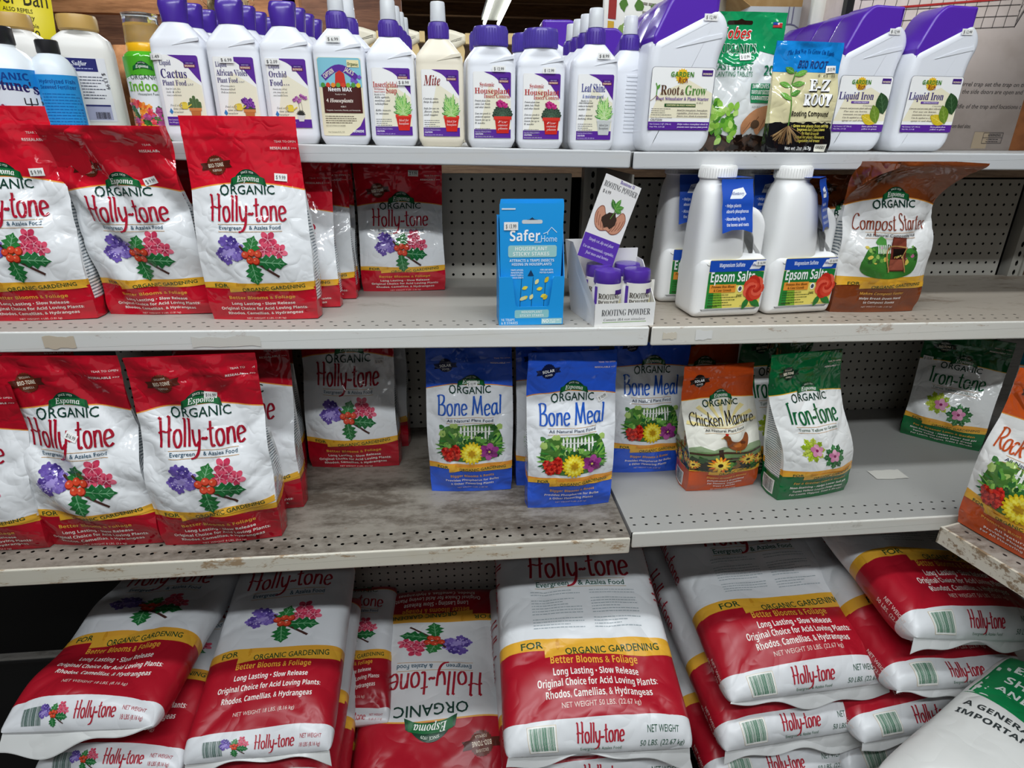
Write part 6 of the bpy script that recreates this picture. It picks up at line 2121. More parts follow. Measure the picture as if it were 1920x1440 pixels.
b_ = white_bottle('neem_spray_bottle', 'white pump spray bottle with sky blue and dark brown label on the top shelf', (-.192, FY, zt(-.192)), .03, lab_neem(.076, .128), w=.090, body=.148, sh=.044, neck=.016, cap='spray', group='white spray bottles with brown labels', art_y=.080, tag_='$ 6.99', tagpos=(-.006, .172))
row(b_, -.192, FY, 1, .066, .010, ['brown label spray bottle behind the front one, its clear cap showing to the right'])
GS = 'white spray bottles with purple collars'
b_ = white_bottle('soap_spray_bottle', 'white insecticidal soap spray bottle with red lettering and leafy plant in red pot', (-.102, FY, zt(-.102)), .03,
    lab_spray(.068, .112, [('Insecticidal', -.48, .22, .082, .64, 'serif', RED), ('Multipurpose', -.46, .185, .024, .27, 'serif', RED), ('Insect Control', -.46, .145, .024, .28, 'serif', RED), ('Soap', -.15, .135, .082, .28, 'serif', RED), ('Ready to Use', -.46, .105, .020, .27, 'serif', '#3a3a40')], 'peace', ('Kills aphids,', 'mealybugs, and', 'whiteflies', '', 'Kills insects', 'in minutes'), ('Ideal for', 'houseplants')), body=.138, sh=.044, neck=.016, cap='spray', group=GS, art_y=.074, tag_='$ 8.99', tagpos=(.022, .107))
row(b_, -.102, FY, 3, .060, .004, ['insecticidal soap bottle %s the front one, only its clear cap showing' % q for q in ORD])
b_ = white_bottle('mite_spray_bottle', 'cream coloured mite control spray bottle with brown script title and red pot', (-.014, FY, zt(-.014)), .02,
    lab_spray(.068, .112, [('Mite', -.44, .27, .15, .44, 'bi', '#8c2f2c')], 'peace', ('Controls mites,', 'thrips & aphids', '', 'Safe for use on', 'flowers, fruits', 'and veggies'), ('Ideal for', 'houseplants')), body=.138, sh=.044, neck=.016, col=CREAM, cap='spray', group=GS, art_y=.074, tag_='', tagpos=(.022, .100))
GY = 'white systemic insect control bottles with wide purple caps'
sysl = lab_spray(.070, .112, [('Systemic', -.33, .285, .060, .38, 'serif', RED), ('Houseplant', -.46, .180, .085, .92, 'serif', RED), ('Insect Control', -.22, .115, .060, .68, 'serif', RED)], 'violet', ('Protects plants from', 'Aphids, Scale, Whitefly', 'and other insects', '', 'Even new growth is', 'protected against', 'insects for up to', '8 weeks'), ('For', 'containerized', 'plants'))
b_ = white_bottle('insect_control_bottle', 'white systemic houseplant insect control bottle with wide purple cap, the left of the pair', (.080, FY, zt(.080)), .04, sysl, w=.090, d=.056, body=.137, sh=.034, neck=.0275, cap='wide', group=GY, art_y=.073, tag_='$ 12.99', tagpos=(.012, .134))
c_ = copy_thing(b_, 'white systemic houseplant insect control bottle with wide purple cap, the right of the pair', (.173, FY + .003, zt(.173)), .02)
copy_thing(b_, 'systemic insect control bottle behind the right one, its cap edge showing at left', (.158, FY + .066, zt(.158)), .02)
copy_thing(b_, 'systemic insect control bottle behind the left one of the pair', (.076, FY + .066, zt(.076)), .02)
GL = 'white leaf shine spray bottles'
b_ = white_bottle('leaf_shine_bottle', 'white leaf shine spray bottle with blue lettering and plant in grey pot, at the front', (.273, FY - .006, zt(.273)), .02,
    lab_spray(.068, .112, [('Leaf Shine', -.40, .24, .12, .66, 'serif', '#3c3f8c'), ('& moisture guard', -.36, .145, .055, .58, 'serif', '#4a5aa8'), ('Ready to Use', -.40, .095, .022, .30, 'serif', '#3a3a40')], 'shine', ('Anti-transpirant', 'reduces harmful', 'water loss', '', 'Adds a natural', 'looking shine'), ('Ideal for', 'houseplants')), body=.138, sh=.044, neck=.016, cap='spray', group=GL, art_y=.074, tag_='$ 8.99', tagpos=(.012, .160))
row(b_, .273, FY, 3, .058, -.003, ['leaf shine bottle %s the front one, its clear cap showing at left' % q for q in ORD])
b_ = white_bottle('ribbed_spray_bottle', 'white spray bottle with ribbed side, between the leaf shine bottle and big jug', (.352, FY + .045, zt(.352)), 1.35, None, w=.086, body=.138, sh=.044, neck=.016, cap='spray', ribs=False, group=None)
rb = MB()
for k in range(15):
    rb.box(-.014, -.0272, .035 + k * .007, .014, -.0255, .0385 + k * .007, ink(WHITE, 'plastic'))
rb.build('grip_ribs', b_)
b_.rotation_euler[2] = 0.0
b_.rotation_euler[2] = math.radians(12)

# quart jugs
GJ, GK = 'white root stimulator jugs with purple caps', 'white liquid iron jugs with purple caps'
j = quart_jug('big white root stimulator jug with purple cap and sun logo label, at the front', (.436, -.256, zt(.436)), math.radians(3), lab_jug(.124, .108, 'root'), '$ 12.99', GJ)
for i in range(3):
    copy_thing(j, 'root stimulator jug %s the front one, its purple cap showing' % ORD[i], (.438 + .004 * i, -.256 + .088 * (i + 1), zt(.44)), math.radians(3))
j = quart_jug('white liquid iron jug with green leaf label, behind the blue and tan packet', (.868, -.150, zt(.868)), math.radians(5), lab_jug(.124, .108, 'iron'), '$ 12.99', GK)
for i in range(3):
    copy_thing(j, 'liquid iron jug %s the one by the packet, its purple cap showing' % ORD[i], (.872 + .002 * i, -.150 + .088 * (i + 1), zt(.87)), math.radians(5))
copy_thing(j, 'rightmost liquid iron jug, in front of the cardboard trap box', (1.012, -.168, zt(1.0)), math.radians(4))

# planting tablets pouch and rooting compound packet
class Flat(Pouch):
    def side_pt(s, sg, q, t):
        f = s.F(np.full_like(t, sg), t)
        return np.stack([f[..., 0], f[..., 1] * (1 - q) + (s.yc(t) + s.b(t) * .82 + .001) * q, f[..., 2]], -1)
def flat_bag(name, label, loc, rz, w, h, d, mat_, art, seed, tilt, **kw):
    P = Flat(w, h, d, seed, **kw)
    return make_pouch(P, mat_, art, loc, rz, label, 'packet', None, None, name, tilt), P
w, h = .158, .253
A = Art()
A.poly('#18945a', [(-w / 2, h), (w / 2, h), (w / 2, h * .70)] + [(w / 2 - w * k / 10, h * (.70 + .055 * math.sin(PI * k / 20) + .02 * k / 10)) for k in range(11)] + [(-w / 2, h * .8)], 1)
A.ell('#18945a', -.022, h * .735, .052, .030, 2)
A.poly('#2b1d16', rounded([(-.040, h * .912), (.010, h * .912), (.010, h * .940), (-.008, h * .940), (-.014, h * .955), (-.020, h * .940), (-.040, h * .940)], .004, 3), 2)
A.text('#ffffff', 'Jobes', -.020, h * .815, .0195, .056, 'bold', l=4, shear=.18, off=.03)
A.text('#d02f24', 'Jobes', -.020, h * .817, .0180, .054, 'bold', l=6, shear=.18)
A.text('#e6efe6', 'ORGANICS', -.014, h * .712, .0175, .072, 'serif', l=5, off=.01)
A.text('#155c3a', 'ORGANICS', -.0145, h * .714, .0160, .070, 'serif', l=6)
A.text('#1f7a50', 'FAST START', -.022, h * .595, .0125, .078, 'sans', l=4, off=.015)
A.text('#1f7a50', 'PLANTING TABLETS', -.022, h * .548, .0088, .078, 'sans', l=4)
A.text('#1f7a50', '20', .054, h * .560, .0175, .024, 'bold', l=4)
A.rect('#1b8a56', .016, h * .36, .056, h * .50, 3)
for i, (tx, ww) in enumerate((('IMPROVES', .034), ('TRANSPLANT SUCCESS', .037), ('GUARANTEED', .037))):
    A.text('#f0f6f0', tx, .036, h * (.465 - .042 * i), .0072, ww, 'bold', l=5)
A.text('#44504a', 'SLOW RELEASE NUTRIENTS', .040, h * .325, .0032, .040, 'sans', l=4)
for i, c in enumerate(('#2c4ba0', '#c8c8d4')):
    A.rect(c, .050 + .010 * i, h * .895, .060 + .010 * i, h * .93, 4)
for i in range(4):
    A.rect('#c23a3a', .060 if i > 1 else .050, h * (.899 + .008 * i) - (.001), .070, h * (.902 + .008 * i), 5)
A.rect('#2c4ba0', .050, h * .914, .060, h * .93, 6)
RR = random.Random(12)
A.poly('#2a1d17', [(-w / 2, 0), (w / 2, 0), (w / 2, h * .10), (.03, h * .13), (.0, h * .10), (-.03, h * .12), (-w / 2, h * .20)], 2)
for i in range(60):
    A.fan(['#3d2b22', '#1f1511', '#4d3629'][i % 3], blob(RR, RR.uniform(-w * .48, w * .48), RR.uniform(.004, h * .10), RR.uniform(.004, .009), 8, .4), 3)
for i in range(64):
    leaf(A, ['#6fae3a', '#94c94e', '#4c8a2e', '#b8dc78'][i % 4], RR.uniform(-w * .46, -.012), RR.uniform(h * .10, h * .36), RR.uniform(.012, .022), .011, RR.uniform(0, 6), 4 + i % 2)
hand = spline([(.078, h * .36), (.050, h * .34), (.022, h * .30), (.004, h * .22), (.004, h * .16), (.010, h * .13), (.018, h * .17), (.026, h * .20), (.032, h * .15), (.040, h * .13), (.046, h * .17), (.062, h * .22), (.078, h * .26)], 4)
A.poly('#c58a62', [tuple(p) for p in hand], 6)
for q in ((.010, .15, .020, .22), (.024, .20, .036, .26), (.040, .16, .050, .24), (.052, .22, .066, .30)):
    A.stroke('#8e5838', [(q[0], h * q[1]), (q[2], h * q[3])], .0014, 7)
A.ell('#5d4636', .030, h * .205, .009, .008, 7)
P_ = Flat(w, h, .030, 71, zipper=0, lean=.012, side=.0, amp=.9, th=.86)
jb = make_pouch(P_, panel_mat('jobes', 'film', '#e6e8e8', '#18945a', None, '#e6e8e8', '#e6e8e8', .80, 0, 0, 0), A, (.588, -.215, zt(.588)), math.radians(-2), 'green and white planting tablets pouch with hanging slot, right of the root stimulator jug', 'pouch', None, None, 'planting_tablets_pouch', .0)
price(jb, P_.S, '$ 10.99', .0, h * .685, 'paper', .024, .012, .05, .003)
w, h = .138, .196
A = Art()
A.poly('#d8cfa4', [(-w / 2, h * .27), (w / 2, h * .30), (w / 2, h * .73), (-w / 2, h * .73)], 0)
A.rect('#1a86d6', -w / 2, h * .73, w / 2, h, 1)
A.rect('#17161a', -w / 2, 0, w / 2, h * .27, 1)
top_ = [(-w / 2 + w * k / 24, h * .27 + RR.uniform(-.001, .004)) for k in range(25)]
A.poly('#17161a', top_ + [(w / 2, h * .2), (-w / 2, h * .2)], 2)
A.text('#0f3f86', 'The Best Way To Grow On Earth', .002, h * .875, .0078, .098, 'bi', l=4, arc=.004)
A.text('#26407a', 'BIO ROOT', .006, h * .765, .0125, .062, 'bold', l=4, shear=.2)
A.text('#26261f', '0 - 0.5 - 0.5', .040, h * .690, .0048, .036, 'sans', l=4)
for dx, c, l_ in ((.0016, '#1a1a1a', 4), (0, '#ffffff', 6)):
    A.text(c, 'E-Z', .026 + dx, h * .565 - dx, .0200, .046, 'serif', l=l_, off=.02)
    A.text(c, 'ROOT', .026 + dx, h * .435 - dx, .0200, .060, 'serif', l=l_, off=.02)
A.text('#1d1b18', 'Rooting Compound', .014, h * .335, .0085, .086, 'bold', l=4)
for i, tx in enumerate(('• Grow new plants from cuttings', 'Improves Soil Conditions', 'for Root Growth', '• Ideal for plants, flowers,', 'vegetables and trees')):
    A.text('#e8d860', tx, .018, h * (.235 - .033 * i), .0048, (.084, .062, .040, .068, .052)[i], 'bold', l=4)
A.text('#f2f2f0', 'Net wt. 2oz. (56.7g)', .002, h * .028, .0060, .058, 'bold', l=4)
A.rect('#e9e6d8', .038, .002, .062, .016, 3)
A.text('#2a2a24', 'OMRI', .050, .0075, .0058, .018, 'serif', l=5)
A.stroke('#5a8a3a', spline([(-.030, h * .24), (-.032, h * .45), (-.026, h * .74)]), .0024, 4)
for (lx, ly, a_, l_) in ((-.028, .70, .3, .026), (-.028, .72, 2.6, .020), (-.030, .60, 2.9, .026), (-.029, .62, .1, .024), (-.031, .48, 2.7, .026), (-.031, .52, .4, .022)):
    leaf(A, ['#4f8f3a', '#6fae4a'][l_ > .023], lx, h * ly, l_, .010, a_, 5, '#9ccb74')
for i in range(46):
    a_ = RR.uniform(-2.6, -.5)
    A.stroke(['#8a6a48', '#b59468', '#6a4c30'][i % 3], spline([(-.030, h * .25), (-.030 + math.cos(a_) * .014, h * .25 + math.sin(a_) * .014), (-.030 + math.cos(a_) * .034 + RR.uniform(-.006, .006), h * .25 + math.sin(a_) * .034)]), .0010, 5)
P_ = Flat(w, h, .016, 72, zipper=0, lean=.020, side=.008, amp=.8, th=.9)
ez = make_pouch(P_, panel_mat('ezroot', 'film', '#d8cfa4', '#1a86d6', None, '#d8cfa4', '#17161a', .735, 0, .27, .28), A, (.682, -.292, zt(.682)), math.radians(4), 'blue, tan and black rooting compound packet leaning in front of the liquid iron jugs', 'packet', None, None, 'rooting_packet', 0)
price(ez, P_.S, '$10.99', .046, h * .758, 'paper', .023, .0125, .06, .003)

# trap carton at the right, with instructions and a drawing of the wire cage
t = thing('trap_box', 'large beige cardboard trap box with printed instructions at the right end of the top shelf', 'box', (1.24, .06, zt(1.1)))
bx = NT('cardboard_grey')
bx.done(bx.mix(bx.ramp(bx.noise(4, 4, .6), .4, .7), lin('#dccdc5'), lin('#cdbdb3')), .75, .25)
mb = MB()
x0, x1, bh = -.33, .150, .50
mb.box(x0, -.09, 0, x1, .14, bh, bx.m)
A = Art()
INK_ = '#3d3735'
for (tx, x, y, w_) in (('To place your squirrel trap set the trap on the ground, then', -.13, .142, .36), ('of the trap. Be sure the side doors are open and walk away. Bait', -.13, .126, .36), ('the ground in the middle of the trap and locations to attract more', -.14, .094, .37), ('it walks trigger up to 10 feet away from feed sites.', -.15, .050, .18)):
    A.text(INK_, tx, x, y, .0095, w_, 'sans', 'l', l=2, shear=.15)
for i, tx in enumerate(('spring door', 'with catch', 'and latch')):
    A.text(INK_, tx, .100, .335 - i * .034, .017, .085, 'sans', 'l', l=2, shear=.15)
A.rect('#9a8a74', .045, .004, .085, .042, 1)
for a_ in ((.070, .016, .122, .016), (.070, .040, .122, .040), (.070, .016, .070, .040), (.122, .016, .122, .040), (.070, .029, .122, .029)):
    A.stroke(INK_, [(a_[0], a_[1]), (a_[2], a_[3])], .0012, 3)
A.text(INK_, 'WARNING', .099, .032, .0052, .034, 'bold', l=3)
A.micro(INK_, .080, .024, .115, 2, .005, .0018, 2)
# cage drawing
cx0, cy0, cx1, cy1 = -.32, .245, .070, .42
for k in range(15):
    x = cx0 + (cx1 - cx0) * k / 14
    A.stroke('#2c2828', [(x, cy0 + .02 * k / 14), (x + .012, cy1 + .02)], .0012, 3)
for k in range(9):
    y = cy0 + (cy1 - cy0) * k / 8
    A.stroke('#2c2828', [(cx0, y), (cx1, y + .022)], .0012, 3)
A.stroke('#2c2828', [(cx1, cy0 + .022), (cx1 + .022, cy0 + .075), (cx1 + .022, cy1)], .0022, 4)
for k in range(6):
    A.stroke('#2c2828', [(cx1, cy0 + .03 + .022 * k), (cx1 + .022, cy0 + .08 + .02 * k)], .001, 3)
A.stroke('#b52f2c', [(-.32, cy0 + .045), (cx1, cy0 + .080), (cx1 - .012, cy1)], .004, 5)
bake(mb, A, plane_S(-.0902), 'matte', None, .0003, clip=(-.329, .001, .149, .499))
mb.build('carton', t, smooth=False)
mb = MB(); mb.box(.1502, -.09, 0, .20, .05, .12, wood_mat('brown', '#5c3418', '#7c4a26', (4, 4, 4)))
tag(mb.build('brown_box', None, (1.24, .06, zt(1.1)), smooth=False), 'small brown box edge just right of the trap box', 'box')

# things on the far half of the top shelf
GT = 'cream trigger spray bottles on the far side of the top shelf'
def trigger(loc, rz, label, first=[None]):
    if first[0] is not None:
        return copy_thing(first[0], label, loc, rz)
    t = thing('trigger_spray_bottle', label, 'bottle', loc, rz, GT)
    m1, m2 = ink('#eee6cf', 'plastic'), ink('#d9bd85', 'plastic')
    mb = MB(); mb.loft([(0, .040, .03), (.003, .046, .034), (.13, .046, .034), (.16, .030, .026), (.175, .016, .016), (.19, .016, .016)], ink('#e9e2d0', 'plastic'), 3.0, 36); mb.build('bottle_body', t)
    mb = MB()
    mb.loft([(.186, .019, .019), (.205, .018, .018)], m2, 2, 30)
    mb.puff(rounded([(-.020, .203, .006), (.018, .203, .006), (.052, .222, .004), (.052, .240, .006), (.012, .250, .012), (-.030, .246, .018), (-.036, .226, .016)], .006, 4), .030, .010, m1, 4)
    sh_ = mb.build('spray_head', t)
    mb = MB(); mb.puff(rounded([(.020, .222, .003), (.036, .222, .004), (.044, .206, .006), (.040, .182, .004), (.033, .180, .003), (.034, .204, .006)], .004, 4), .014, .004, m2, 3); mb.build('trigger', sh_)
    mb = MB(); mb.box(.050, -.011, .220, .062, .011, .242, m2); mb.build('nozzle', sh_, smooth=False)
    first[0] = t
    return t
for x, y, rz, lab in ((-.215, .14, .2, 'cream trigger spray bottle seen between the orchid and brown label bottles'), (-.005, .13, .1, 'cream trigger spray bottle behind the cream mite bottle, head turned right'), (-.112, .13, 0.0, 'cream trigger spray bottle behind the insecticidal soap bottles'), (.098, .12, -.15, 'cream trigger spray bottle behind the left systemic insect control bottle'), (-.148, .21, .5, 'cream trigger spray bottle further back, right of the brown label bottle')):
    trigger((x, y, zt(x)), rz, lab)
copy_thing(j, 'white jug with purple measuring cap on the far side, left of the leaf shine bottles', (.285, .13, zt(.285)), math.radians(178))
copy_thing(j, 'white jug with purple measuring cap on the far side, between leaf shine and root stimulator', (.415, .215, zt(.41)), math.radians(178))
# seed packet display: white board with small printed panels
t = thing('display_board', 'white printed display board rising behind the root stimulator jugs', 'board', (.60, .30, zt(.5)), math.radians(24))
mb = MB(); mb.box(-.22, 0, 0, .20, .01, .56, ink('#eceadf', 'card'))
A = Art()
A.rect('#a83a34', -.21, .30, -.185, .37, 1)
A.rect('#e0b23a', -.21, .235, -.19, .295, 1)
for k, c in enumerate(('#8fae5a', '#5d8a3c', '#d8a83a', '#b9c88a')):
    for q in range(3):
        A.fan(c, blob(RR, -.16 + .05 * q + RR.uniform(-.01, .01), .28 + .055 * k, .014, 10, .35), 2)
A.micro('#9a968a', -.10, .40, .18, 12, .02, .005, 3)
bake(mb, A, plane_S(-.001), 'card', None, .0003)
mb.build('printed_board', t, smooth=False)
# carton with an animal head emblem, open flaps
t = thing('pet_carton', 'grey-white carton with purple animal head emblem and open flaps, behind the tablets pouch', 'box', (.945, .262, zt(.8)), math.radians(-4))
mb = MB(); mb.box(-.14, 0, 0, .14, .2, .345, ink('#c9ccd2', 'card'))
A = Art()
A.stroke('#7c7a9a', [(-.03 + .055 * math.cos(a), .23 + .075 * math.sin(a)) for a in np.linspace(0, 2 * PI, 30)], .003, 2)
A.stroke('#7c7a9a', [(-.036, .305), (-.036, .345)], .003, 2)
A.stroke('#7c7a9a', [(-.024, .305), (-.024, .345)], .003, 2)
A.poly('#6f5fa6', [(-.075, .17), (-.072, .23), (-.060, .262), (-.052, .285), (-.044, .262), (-.020, .258), (-.008, .288), (.0, .25), (-.004, .215), (.008, .19), (.0, .165), (-.03, .158)], 3)
A.fan('#3c3066', blob(RR, -.03, .20, .012, 9, .3), 4)
A.fan('#3c3066', blob(RR, -.050, .232, .005, 9, .3), 4)
A.fan('#3c3066', blob(RR, -.012, .232, .005, 9, .3), 4)
bake(mb, A, plane_S(-.001), 'card', None, .0003)
mb.build('carton', t, smooth=False)
kr = wood_mat('kraftbox', '#b08a56', '#c9a878', (3, 3, 3))
mb = MB()
mb.prism([(-.14, .345), (.14, .345), (.20, .41), (-.10, .43)], lambda q, s_: (q[0], .20 + .003 * s_, q[1]), kr)
mb.prism([(0, .345), (.2, .345), (.2, .40), (.04, .385)], lambda q, s_: (-.14 - .05 * (q[1] - .345) / .05 * 1.0 + .003 * s_, q[0], q[1]), kr)
mb.build('open_flap', t, smooth=False, label='brown open flaps')
mb = MB(); mb.box(-.022, -.01, 0, .022, .01, .62, ink('#ebe9dd', 'card'))
A = Art(); A.rect('#9aa0a8', -.008, .375, .008, .40, 1); A.micro('#7a808a', -.008, .395, .008, 4, .006, .002, 4)
bake(mb, A, plane_S(-.0105), 'card', None, .0003)
tag(mb.build('white_post', None, (.905, .10, zt(.9)), smooth=False), 'white vertical post with a small grey sticker, left of the trap box', 'post')
mb = MB(); mb.box(-.012, -.008, 0, .012, .008, .62, ink('#1b1b1c', 'plastic'))  # solid black piece put in for the shaded gap left of the box
tag(mb.build('dark_gap_strip', None, (.905, -.02, zt(.9)), smooth=False), 'black vertical strip in place of the dark gap beside the trap box', 'strip')

# yellow shelf sign
for i, (x, lab) in enumerate(((-.95, 'yellow sign with handwritten black letters behind the tan-capped bottles'), (-1.12, 'plain yellow card next to the lettered yellow sign at the top left'))):
    mb = MB(); mb.box(-.075, 0, 0, .075, .002, .36, ink('#f0dc1e', 'card'))
    if i == 0:
        A = Art()
        A.text('#3a3620', 'Deer Ban', .0, .258, .036, .135, 'sans', l=2)
        A.text('#3a3620', 'ALSO REPELS', .004, .243, .008, .060, 'sans', l=2)
        A.text('#3a3620', 'Rabbit, Turkey', -.006, .230, .010, .085, 'sans', l=2)
        A.text('#3a3620', 'Biodegradable', .012, .214, .008, .060, 'sans', l=2)
        A.text('#3a3620', 'SETS UP TO', .002, .194, .014, .080, 'bold', l=2)
        bake(mb, A, plane_S(-.0005), 'card', None, .0003)
    o = mb.build('sale_sign', None, (x - .06, .20 + .02 * i, zt(x) + .02), smooth=False)
    o.rotation_euler = (0, .10, .1)
    tag(o, lab, 'sign', 'yellow cards on the far side of the top shelf')

# ---------------------------------------------------------------- sacks on the base deck
SK = ('#b3192b', '#e8b03a', '#eab034', '#ae1729')
M_S50 = panel_mat('sack50', 'sack', '#e4e6e8', '#e4e6e8', None, '#eab034', '#ae1729', 1.2, 0, .315, .352, None, .112)
M_S18 = panel_mat('sack18', 'sack', '#e2e4e7', '#ab1829', '#e8a84a', '#e8a93a', '#a81627', .905, .012, .398, .438, None, .112)
SIDE = Art()
SIDE.brush('#b22234', 'Holly-tone', .0, -.012, .048, .17, 4, 1.0)
SIDE.text('#3a6a4c', 'Evergreen & Azalea Food', 0, -.034, .008, .13, 'sans', l=3)
SIDE.text('#173f33', 'ORGANIC', -.14, -.008, .018, .08, 'sans', l=3)
SIDE.text('#f0ddd6', 'NET WEIGHT', .33, .004, .010, .070, 'sans', l=3)
SIDE.text('#f0ddd6', '50 LBS. (22.67 kg)', .33, -.014, .010, .095, 'sans', l=3)
S50 = lambda seed, **k: Sack(.385, .62, .125, seed, **k)
S18 = lambda seed, **k: Sack(.300, .50, .100, seed, **k)
def sack50(seed, loc, yaw, tilt, label, roll=0.0, flap=(.032, 1.0, '#dfe0df'), w=.385, L=.62, art='50'):
    K = Sack(w, L, .125, seed)
    return make_sack(K, M_S50, sack_art(w, K.len, art), (loc[0], loc[1], loc[2] + Z), (math.radians(tilt), math.radians(roll), math.radians(yaw)), label, 'large white and red sacks in the right hand stacks', flap, sideart=SIDE, seed=seed)
def sack18(seed, loc, yaw, tilt, label, roll=0.0, flap=(.030, .9, '#d9dad8'), w=.300, L=.50, art='front', th=.10):
    K = Sack(w, L, th, seed)
    return make_sack(K, M_S18, sack_art(w, K.len, '18') if art else None, (loc[0], loc[1], loc[2] + Z), (math.radians(tilt), math.radians(roll), math.radians(yaw)), label, 'white and red sacks with flower print in the left hand stacks', flap, seed=seed)
# centre stack
sack50(3, (.262, -.715, -1.035), -2, 15, 'large white and red holly food sack on top of the centre stack')
sack50(4, (.285, -.715, -1.165), -1, 13, 'sack second from the top in the centre stack, only its white end strip showing')
sack50(5, (.270, -.660, -1.290), 0, 8, 'lowest sack of the centre stack')
# stack right of centre
sack50(6, (.780, -.600, -1.060), 3, 14, 'large white and red sack on top of the stack right of centre', w=.405)
sack50(7, (.765, -.620, -1.185), 4, 12, 'sack second from the top in the stack right of centre, lettered end strip')
sack50(8, (.750, -.630, -1.305), 3, 9, 'sack third from the top in the stack right of centre')
# far right stack
sack50(9, (1.135, -.620, -.915), 4, 9, 'large sack on top of the far right stack, half in shade', roll=11)
sack50(10, (1.125, -.630, -1.045), 5, 8, 'sack second from the top in the far right stack, green barcode on its white end', roll=8)
sack50(12, (1.075, -.640, -1.165), 5, 8, 'sack third from the top in the far right stack, behind the green and white sack')
sack50(13, (1.08, -.630, -1.29), 6, 6, 'lowest sack of the far right stack')
# upside-down sack: its top end points to the viewer
K = Sack(.400, .60, .13, 15)
ART_UD = sack_art(.400, K.len, '18')
o = make_sack(K, panel_mat('sackud', 'sack', '#e4e5e6', '#ab1829', '#e8a84a', '#e8a93a', '#a81627', 0.672, .012, .225, .255, None, .01), None, (0, 0, 0), (0, 0, 0), 'white and red sack lying with its print upside down, in the middle', None, None, seed=5)
A = Art()
w_, L_ = .400, K.len
ribbon_band(A, w_ * .97, .235 * L_, L_ * .028, '#e8a93a', 2, 0.0)
y = .192
for i, (tx, wd) in enumerate(HOLLY_LINES):
    A.text('#efb040' if i == 0 else '#f7efe8', tx, .02 * w_, L_ * y, L_ * .019, w_ * wd * .82, 'bold', l=3)
    y -= .030
A.place(pic('holly'), .02 * w_, L_ * .345, L_ * .21, 0, w_ * .52)
A.brush('#a81f30', 'Holly-tone', .0, L_ * .488, L_ * .098, w_ * .62, 4, 1.1)
A.text('#20516a', 'Evergreen', -w_ * .24, L_ * .455, L_ * .018, w_ * .17, 'sans', 'l', l=3, off=.01)
A.text('#20516a', '& Azalea Food', w_ * .26, L_ * .455, L_ * .018, w_ * .24, 'sans', 'r', l=3, off=.01)
A.rect('#c99a5c', -w_ * .25, L_ * .479, w_ * .26, L_ * .481, 2)
A.rect('#c99a5c', -w_ * .25, L_ * .445, w_ * .26, L_ * .447, 2)
A.text('#173f33', 'ORGANIC', .02 * w_, L_ * .610, L_ * .040, w_ * .48, 'sans', l=3, off=.01)
espoma_badge(A, .02 * w_, L_ * .690, w_ * .34)
seal_badge(A, -w_ * .30, L_ * .76, w_ * .075, 'BIO-TONE', 'EXCLUSIVE', 'FORMULA', '#6b2f1e', '#54231a')
mb = MB()
bake(mb, A, K.GS, 'sack', .008, .0007, .0003, (-w_ * .49, .002, w_ * .49, L_ * .99))
mb.build('front_print', o)
o.location = (-.070, -.010, -1.235 + Z)
o.rotation_euler = (math.radians(-13.5), 0, math.radians(180 - 2))
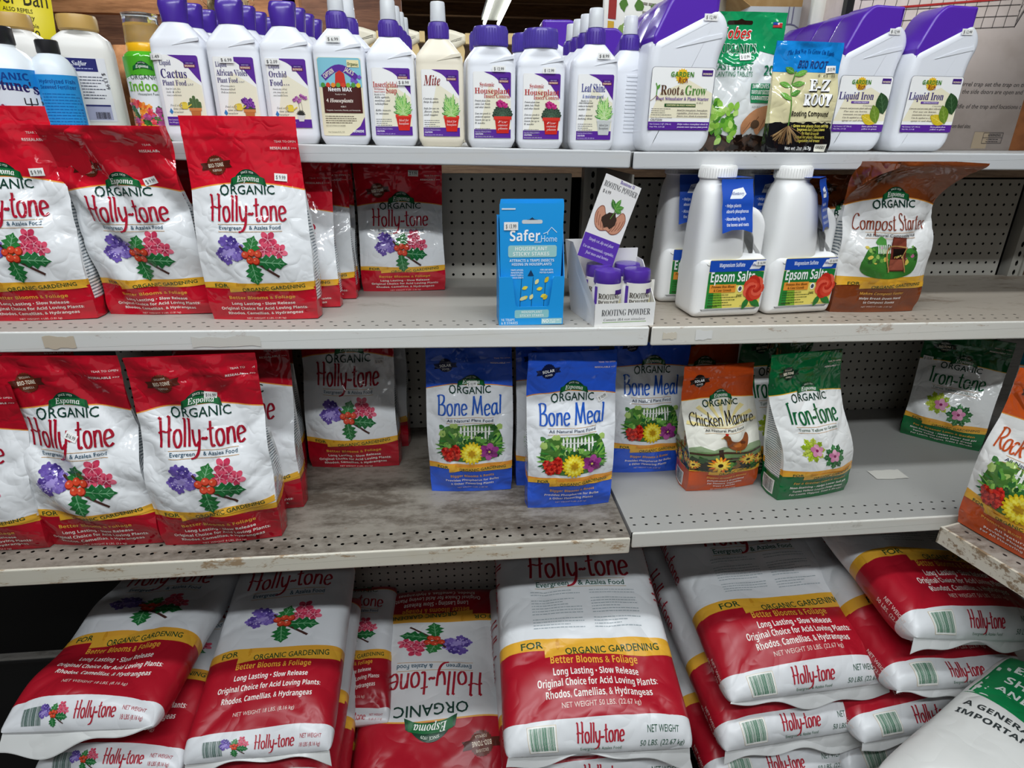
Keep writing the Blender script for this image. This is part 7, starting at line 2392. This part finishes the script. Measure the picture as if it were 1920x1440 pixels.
# left stacks
sack18(18, (-.432, -.625, -1.085), 1, 11, 'white and red sack with flower print on top of the stack left of centre')
sack18(19, (-.432, -.650, -1.185), 0, 9, 'second sack of the stack left of centre, flowers on its white end strip')
sack18(20, (-.425, -.640, -1.285), 1, 6, 'third sack of the stack left of centre')
sack18(21, (-.425, -.620, -1.385), 1, 2, 'lowest sack of the stack left of centre')
sack18(22, (-.765, -.610, -.985), -3, -2, 'leftmost white and red sack, on top of the left corner stack')
sack18(23, (-.735, -.620, -1.105), -4, -1, 'sack second from the top in the left corner stack')
sack18(24, (-.700, -.620, -1.205), -4, 0, 'sack third from the top in the left corner stack, flowers on its end strip')
sack18(25, (-.700, -.600, -1.305), -2, 0, 'lowest sack of the left corner stack')
sack18(26, (-.315, -.42, -1.275), 1, 9, 'sack lying deep between the left stack and the upside-down sack', flap=None, w=.24, L=.42)
sack18(27, (-.255, -.45, -1.385), 2, 3, 'lower sack deep between the left stack and the upside-down sack', flap=None, w=.26, L=.46, art=None)
K = Sack(.26, .45, .08, 33)
o = make_sack(K, ink('#e6d21e', 'sack'), None, (-.905, -.640, -1.33 + Z), (0, 0, math.radians(-4)), 'bright yellow sack end at the bottom left corner', None, None, seed=6)
# green and white sack, lower right
K = Sack(.44, .48, .13, 41)
A = Art()
w_, L_ = .44, K.len
A.poly('#12834a', [(-w_ * .5, L_ * .58), (-w_ * .2, L_ * .57), (w_ * .1, L_ * .58), (w_ * .3, L_ * .61), (w_ * .5, L_ * .66), (w_ * .5, L_ * .99), (-w_ * .5, L_ * .99)], 1)
A.text('#eef4ee', 'MICRO-PLEX', .04, L_ * .89, .030, w_ * .64, 'bold', l=4)
for i, tx in enumerate(('EXCELLENT FOR TREES,', 'SHRUBS, PERENNIALS', 'AND ORNAMENTALS')):
    A.text('#eef4ee', tx, -w_ * .40, L_ * (.79 - .072 * i), .021, w_ * (.80 - .08 * i), 'bold', 'l', l=4, rot=.05)
for i, tx in enumerate(('A GENERAL PURPOSE SOURCE OF', 'IMPORTANT NUTRIENTS')):
    A.text('#33393a', tx, -w_ * .44, L_ * (.505 - .048 * i), .013, w_ * (.80 - .2 * i), 'bold', 'l', l=4, rot=.08)
A.fan('#12834a', blob(random.Random(4), .02, L_ * .16, .05, 14, .12), 3)
MSP = (.885, -.985, -1.065 + Z)
o = make_sack(K, ink('#dfdfdb', 'sack'), A, MSP, (math.radians(8), 0, math.radians(-67)), 'white sack with a green printed field in the bottom right corner', None, None, seed=7, name='mineral_sack')
for i, lab in enumerate(('white sack directly beneath the green and white one in the bottom right corner', 'lowest of the white sacks in the bottom right corner')):
    copy_thing(o, lab, (.935 + .02 * i, -1.0, -1.065 - .15 * (i + 1) + Z), rot=(math.radians(3), 0, math.radians(-67)))
